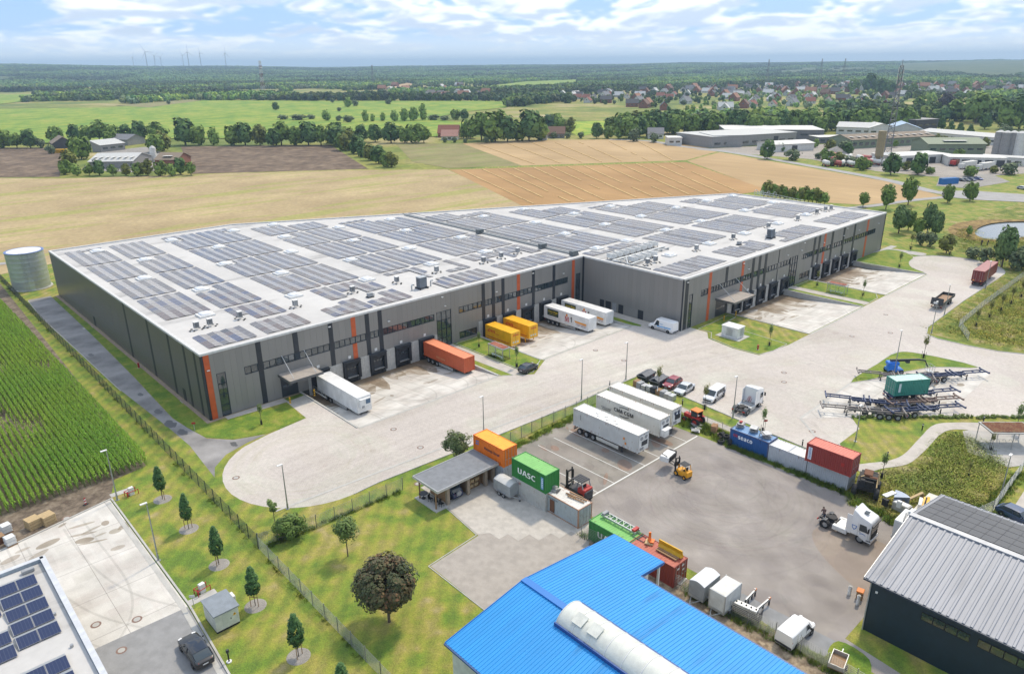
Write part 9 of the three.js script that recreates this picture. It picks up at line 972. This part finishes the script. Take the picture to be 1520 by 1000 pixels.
{ const p = at(229, 240), g = thing('farm_silo', 'white farm silo between the barns', 'silo', p[0], p[1]); new MB().cyl(0, 4, 0, 1.8, 8, 20).build('shell', RC.light, g); new MB().cyl(0, 8.6, 0, 1.85, 1.2, 20, 0, 0, 0.4).build('cap', RC.pale, g);
  [[1478, 233, 'leftmost'], [1488, 234, 'second from left'], [1498, 234, 'third from left'], [1509, 235, 'fourth from left'], [1519, 235, 'rightmost']].forEach(([x, y, w], i) => { const q = at(x, y), s = thing('storage_silo', `tall pale storage silo, ${w} of the cluster at the right edge`, 'silo', q[0], q[1]); new MB().cyl(0, 7, 0, 2.5, 14, 22).build('shell', i < 3 ? RC.mid : RC.light, s); new MB().cyl(0, 14.5, 0, 2.55, 1, 22, 0, 0, 0.5).build('cap', RC.pale, s); });
  const h = at(1241, 229), gh = thing('gravel_heap', 'grey gravel heap in the trade yard', 'heap', h[0], h[1]); const hg = new THREE.ConeGeometry(9, 5, 24, 6); const hp = hg.attributes.position; for (let i = 0; i < hp.count; i++) hp.setXYZ(i, hp.getX(i) * (0.8 + 0.4 * vnoise(i, 3, 2)), hp.getY(i) + 2.4, hp.getZ(i) * (0.8 + 0.4 * vnoise(i, 9, 2))); hg.computeVertexNormals(); mesh('heap', planarUV(flat(hg)), ground(T.gravel, 5), gh);
  const c = at(1303, 244), st = thing('mixing_silo', 'rusty upright silo on legs beside the lattice mast', 'silo', c[0], c[1]); new MB().cyl(0, 11, 0, 2.1, 13, 18).cyl(0, 3.4, 0, 0.5, 2.4, 14, 0, 0, 2.1).build('shell', worn(0.30, 0.24, 0.13, 0.7), st); for (const x of [-1.4, 1.4]) for (const z of [-1.4, 1.4]) new MB().box(x, 2.4, z, 0.25, 4.8, 0.25).build('leg', M.steel, st);
  const tk = (x, y, l, i) => { const q = at(x, y), t = thing('tank_trailer', l, 'tank trailer', q[0], q[1], 0.3 + (i % 3) * 0.5, 'white tank trailers crowded in the trade yard'); new MB().put(new THREE.CapsuleGeometry(1.2, 5, 6, 12), 0, 2.1, 0, 0, 0, Q).build('tank', i % 4 == 1 ? worn(0.4, 0.1, 0.08) : RC.light, t); box1(0, 0.8, 0, 6.5, 0.3, 1.6).build('chassis', i % 3 ? M.red : M.dark, t); for (const x of [-2, 2]) for (const z of [-1, 1]) wheel(t, x, 0.5, z); }; const r = rng(33); for (let i = 0; i < 22; i++) tk(1224 + (i % 8) * 12 + r() * 5, 234 + (i / 8 | 0) * 5.5 + (i % 8) * 0.7 + r() * 2, 'white tank trailer crowded with others behind the estate hedge', i);
  [[1436, 250, 'white'], [1462, 252, 'pale'], [1420, 246, 'dark red']].forEach(([x, y, w], i) => { const q = at(x, y), t = thing('parked_lorry', `${w} box lorry parked before the open garages`, 'lorry', q[0], q[1], -0.2); new MB().rbox(1, 2.3, 0, i == 2 ? 7 : 11, 2.7, 2.5, 0.05).build('cargo_box', i == 2 ? RC.brick : RC.light, t); new MB().rbox(i == 2 ? -3.8 : -5.9, 1.8, 0, 2, 2.4, 2.4, 0.2).build('cab', i == 2 ? M.red : RC.light, t); box1(0, 0.9, 0, 11, 0.3, 1.2).build('chassis', M.dark, t); for (const x of [-4.6, 2.5, 3.8]) for (const z of [-1, 1]) wheel(t, x, 0.5, z); });
  const bq = at(1408, 273); const bc = thing('site_container', 'blue container by the car park beyond the lane', 'container', bq[0], bq[1], -0.45); containerBody(bc, 9, 2.7, cpaint(0.02, 0.16, 0.42), {});
  [[1427, 269, 0.02, 'black'], [1434, 269, 0.05, 'grey'], [1442, 268, 0.03, 'dark blue'], [1452, 267, 0.09, 'bright blue'], [1518, 281, 0.5, 'silver']].forEach(([x, y, k, w], i) => car(`${w} car ${i < 4 ? 'parked beside the blue container beyond the lane' : 'driving at the right end of the country road'}`, 'car', ...at(x, y), 1.2, i == 4 ? [0.5, 0.5, 0.5] : [k * 0.4, k * 0.6, k * (i > 1 ? 2.4 : 1)], { L: 4.4 }));
}
// lattice masts, pylons, wind turbines
function lattice(name, label, cat, px, py, topy, w0, w1, mat, o = {}) { const p = at(px, py), d = Math.hypot(p[0] - CAM.x, p[1] + CAM.z), h = (py - topy) * d / 1086 * 1.05, g = thing(name, label, cat, p[0], p[1], 0.4), n = o.n || 12, r = o.r || 0.16; for (let k = 0; k < n; k++) { const b = new MB(), y0 = h * k / n, y1 = h * (k + 1) / n, a = lerp(w0, w1, k / n) / 2, c = lerp(w0, w1, (k + 1) / n) / 2, C = (q, y) => [V(-q, y, -q), V(q, y, -q), V(q, y, q), V(-q, y, q)], A0 = C(a, y0), A1 = C(c, y1); for (let i = 0; i < 4; i++) { b.bar(A0[i], A1[i], r, 5).bar(A0[i], A1[(i + 1) % 4], r * 0.6, 4).bar(A1[i], A1[(i + 1) % 4], r * 0.6, 4); } b.build('lattice_section', Array.isArray(mat) ? mat[k & 1] : mat, g); } return [g, h]; }
{ const ms = worn(0.20, 0.20, 0.21, 0.6, 0.4); let [g, h] = lattice('radio_mast', 'tall steel lattice radio mast with antennas in the trade estate', 'mast', 1316, 238, 128, 3.6, 1.5, ms, { n: 16, r: 0.17 }); const a = new MB(); for (let k = 0; k < 10; k++) { const q = k * 2.1, y = h * (0.8 + 0.02 * k); a.box(Math.cos(q) * 1.5, y, Math.sin(q) * 1.5, 0.4, 2.2, 0.3); } a.build('antenna', RC.light, g); new MB().bar(V(0, h, 0), V(0, h + 3, 0), 0.12).build('spike', ms, g); const dr = new MB(); for (const y of [0.66, 0.73, 0.86]) dr.cyl(1.3, h * y, 0.6, 0.9, 0.4, 14, 0, Q); dr.build('dish', RC.light, g);
  [g, h] = lattice('striped_mast', 'red and white lattice mast standing out of the far woods', 'mast', 391, 140, 100, 6, 2.6, [RC.red, RC.light], { n: 8, r: 0.4 }); new MB().cyl(0, h * 0.8, 0, 3.4, 2.4, 14).build('platform', RC.light, g);
  [[554, 'left'], [1138, 'right of the centre'], [1216, 'between the other two on the right'], [1250, 'farthest right']].forEach(([x, w]) => { const [q, hh] = lattice('power_pylon', `grey power pylon in the haze, ${w}`, 'pylon', x, 128, 96 + (x < 700 ? 6 : 0), 7, 1.4, ms, { n: 7, r: 0.3 }); const b = new MB(); for (const k of [0.72, 0.84, 0.95]) b.box(0, hh * k, 0, 16 - k * 6, 0.5, 0.8); b.build('cross_arm', ms, q); });
  const r = rng(44), wt = (x, D, i, w) => { const a = Math.atan2(x - 760, 1086 / Math.cos(PITCH) * 1.0) + YAW, s = CAM.x + D * Math.sin(a), t = -CAM.z + D * Math.cos(a), g = thing('wind_turbine', `white wind turbine on the horizon, ${w}`, 'wind turbine', s, t, a * -1 + r()); new MB().bar(V(0, 0, 0), V(0, 150, 0), 3, 10, 1.6).build('tower', RC.grey, g); new MB().rbox(0, 151, 0, 4, 4.5, 11, 1).build('nacelle', RC.pale, g); const h0 = r() * 2; for (let k = 0; k < 3; k++) { const q = h0 + k * 2.094, b = V(Math.sin(q), Math.cos(q), 0); new MB().bar(V(0, 151, 6), V(0, 151, 6).addScaledVector(b, 56), 1.7, 6, 0.4).build('blade', RC.pale, g); } }; [[202, 8600, 'faint one at the far left'], [222, 5800, 'tallest of the left group'], [234, 7600, 'right of the tallest'], [243, 8600, 'third of the left group'], [276, 7600, 'left of the middle pair'], [284, 5900, 'tall one of the middle pair'], [302, 6300, 'single one right of the middle pair'], [339, 6500, 'rightmost']].forEach(([x, D, w], i) => wt(x, D, i, w)); }
// village houses: a few prototypes, each house its own
const SITE = [[-150, -200], [430, -200], [430, 60], [200, 140], [-150, 230]];
const hillH = (s, t) => { const dx = s - CAM.x, dt = t + CAM.z, d = Math.hypot(dx, dt); if (d < 2600) return 0; const a = Math.atan2(dx, dt) - YAW, x = clamp(a / 0.65, -1.4, 1.4); const base = 40 + 44 * smooth(-0.3, -1.0, x) + 10 * smooth(0.1, 0.5, x) + 12 * smooth(0.6, 1.1, x) + 16 * (fbm(a * 9 + 20, 1.5, 3, 61) - 0.5); return base * smooth(2600, 6200, d) * (0.8 + 0.2 * vnoise(s / 900, t / 900, 5)); };
{
  const proto = [], mk = (wall, roof, L, D, h, rise) => { const g = new THREE.Group(); new MB().prism([[-D / 2, 0], [D / 2, 0], [D / 2, h], [0, h + rise], [-D / 2, h]], L, 0, 0, 0, Q).build('wall', wall, g); for (const s of [-1, 1]) new MB().beam(V(0, h + rise + 0.1, 0), V(0, h - 0.25, s * (D / 2 + 0.4)), L + 0.8, 0.22).build('roof', roof, g); for (const s of [-1, 1]) { for (const x of [-0.3, 0.02, 0.3]) box1(L * x, h * 0.55, s * (D / 2 + 0.03), 1.3, 1.2, 0.06).build('window', M.glass, g); box1(s * (L / 2 + 0.03), h + 0.6, 0, 0.06, 1.3, 1.4).build('window', M.glass, g); } new MB().box(L * 0.2, h + rise + 0.4, 0.4, 0.6, 1.4, 0.6).build('chimney', RC.brick, g); return g; };
  const kinds = [['red-roofed white', RC.light, RC.red], ['brown-roofed brick', RC.brick, RC.brown], ['grey-roofed white', RC.light, RC.grey], ['dark-roofed brick', RC.brick, RC.dark], ['pale-roofed', RC.pale, RC.pale], ['orange-roofed brick', RC.brick, worn(0.30, 0.14, 0.08, 0.8)], ['dark-roofed white', RC.light, RC.dark]]; kinds.forEach(([n, w, r], i) => proto.push(mk(w, r, 11 + i, 8 + (i % 3), 3 + (i % 2) * 1.4, 4 + (i % 3) * 0.7)));
  const r = rng(66), put = [], reg = [P([[800, 141], [960, 134], [1060, 130], [1250, 124], [1345, 130], [1345, 163], [1220, 162], [1000, 167], [950, 160], [870, 153]]), P([[1350, 128], [1500, 124], [1540, 140], [1400, 148], [1345, 140]]), P([[600, 140], [700, 138], [760, 144], [640, 148]]), P([[560, 128], [720, 126], [720, 134], [570, 138]])], quota = [150, 40, 14, 10], names = ['in the village beyond the tree belt', 'on the right side of the village', 'at the left end of the village', 'far off left of the village'];
  reg.forEach((pg, k) => { const b = pg.reduce((a, p) => [Math.min(a[0], p[0]), Math.max(a[1], p[0]), Math.min(a[2], p[1]), Math.max(a[3], p[1])], [1e9, -1e9, 1e9, -1e9]); let n = 0, tr = 0; while (n < quota[k] && tr++ < 6000) { const s = lerp(b[0], b[1], r()), t = lerp(b[2], b[3], r()); if (!inPoly(pg, s, t) || put.some(q => Math.hypot(q[0] - s, q[1] - t) < 16)) continue; put.push([s, t]); n++; const i = r() * 7 | 0, c = proto[i].clone(); c.name = numbered('village_house'); scene.add(c); c.position.set(s, 0, -t); c.scale.setScalar(1.15); c.rotation.y = (r() < 0.7 ? 0.4 : 1.97) + (r() - 0.5) * 0.7; tag(c, `${kinds[i][0]} house ${names[k]}`, 'house', `${kinds[i][0]} houses ${names[k]}`); } });
  // ---- woods: instanced crowns nearer, clumps of canopy far off
  const near = [[], [], [], []], far = [[], []], fieldAt = (s, t) => FP.some(p => inPoly(p, s, t)), vil = (s, t) => reg.some(p => inPoly(p, s, t)), road1 = P([[1030, 226], [1230, 212], [1560, 212], [1560, 262], [1200, 240]]);
  let tries = 0; const put2 = (D0, D1, N, out, sc) => { for (let i = 0; i < N; i++) { const d = Math.sqrt(lerp(D0 * D0, D1 * D1, r())), a = YAW + (r() - 0.5) * 1.75, s = CAM.x + d * Math.sin(a), t = -CAM.z + d * Math.cos(a); if (fieldAt(s, t) || inPoly(SITE, s, t)) continue; const v = vil(s, t), n = fbm(s / 260, t / 260, 4, 71), w = smooth(700, 1500, d); if (v ? r() > 0.17 || put.some(q => Math.abs(q[0] - s) < 7 && Math.abs(q[1] - t) < 7) : (n < lerp(0.55, 0.37, w))) continue; if (inPoly(road1, s, t)) continue; const h = sc * (0.65 + 0.5 * r() + 0.5 * fbm(s / 90, t / 90, 2, 87)) * 0.85 * (v ? 0.6 : 1), pt = fbm(s / 420, t / 170, 3, 83), k = (0.35 + 1.5 * smooth(0.3, 0.7, pt) + 0.4 * r()) * (sc > 20 ? 0.8 : 1); out[r() * out.length | 0].push([s, t, h, h * (0.85 + 0.3 * r()), r() * 6, hillH(s, t) + (sc > 20 ? -2 : h * 0.42), k, (r() - 0.5) * 0.25]); } };
  put2(640, 2700, 62000, near, 12); put2(2600, 9500, 105000, far, 36);
  const low = (seed, pal) => crownGeo(seed, 130, 0.17, [0.44, 0.46, 0.44], pal, { clumps: 12, clump: 0.42, inner: 0.4 });
  near.forEach((l, i) => instStuff('far_wood', low(201 + i, [GREEN, DARK, GREEN, GREY][i]), mFarLeaf, l, ['mixed green', 'dark', 'broad-leaved', 'grey-green'][i] + ' trees of the woods and hedges between fields and village', 'wood'));
  const clump = seed => crownGeo(seed, 220, 0.1, [0.55, 0.3, 0.55], DARK.concat([[0.05, 0.075, 0.022]]), { clumps: 22, clump: 0.42, inner: 0.5 }); far.forEach((l, i) => instStuff('horizon_forest', clump(211 + i), mFarLeaf, l, i ? 'forest covering the low hills on the horizon' : 'dark forest canopy running out to the horizon', 'forest')); console.log('trees', near.map(l => l.length), far.map(l => l.length), 'houses', put.length);
  // the hills themselves
  const na = 90, nr = 26, pos = [], idx = []; for (let j = 0; j <= nr; j++) for (let i = 0; i <= na; i++) { const a = YAW + (i / na - 0.5) * 2.6, d = 2600 + Math.pow(j / nr, 1.6) * 14000, s = CAM.x + d * Math.sin(a), t = -CAM.z + d * Math.cos(a); pos.push(s, d > 9000 ? hillH(s, t) * smooth(16000, 9000, d) : hillH(s, t) + 0.4, -t); } for (let j = 0; j < nr; j++) for (let i = 0; i < na; i++) { const a = j * (na + 1) + i; idx.push(a, a + 1, a + na + 1, a + 1, a + na + 2, a + na + 1); } const g = new THREE.BufferGeometry(); g.setAttribute('position', new THREE.Float32BufferAttribute(pos, 3)); g.setIndex(idx); g.computeVertexNormals(); const hm = mesh('hills', planarUV(flat(g)), fld(T.rough, 500, 0.28, 0.4, 0.3)); hm.userData.kind = 'structure'; hm.castShadow = false;
}
renderer.render(scene, camera);
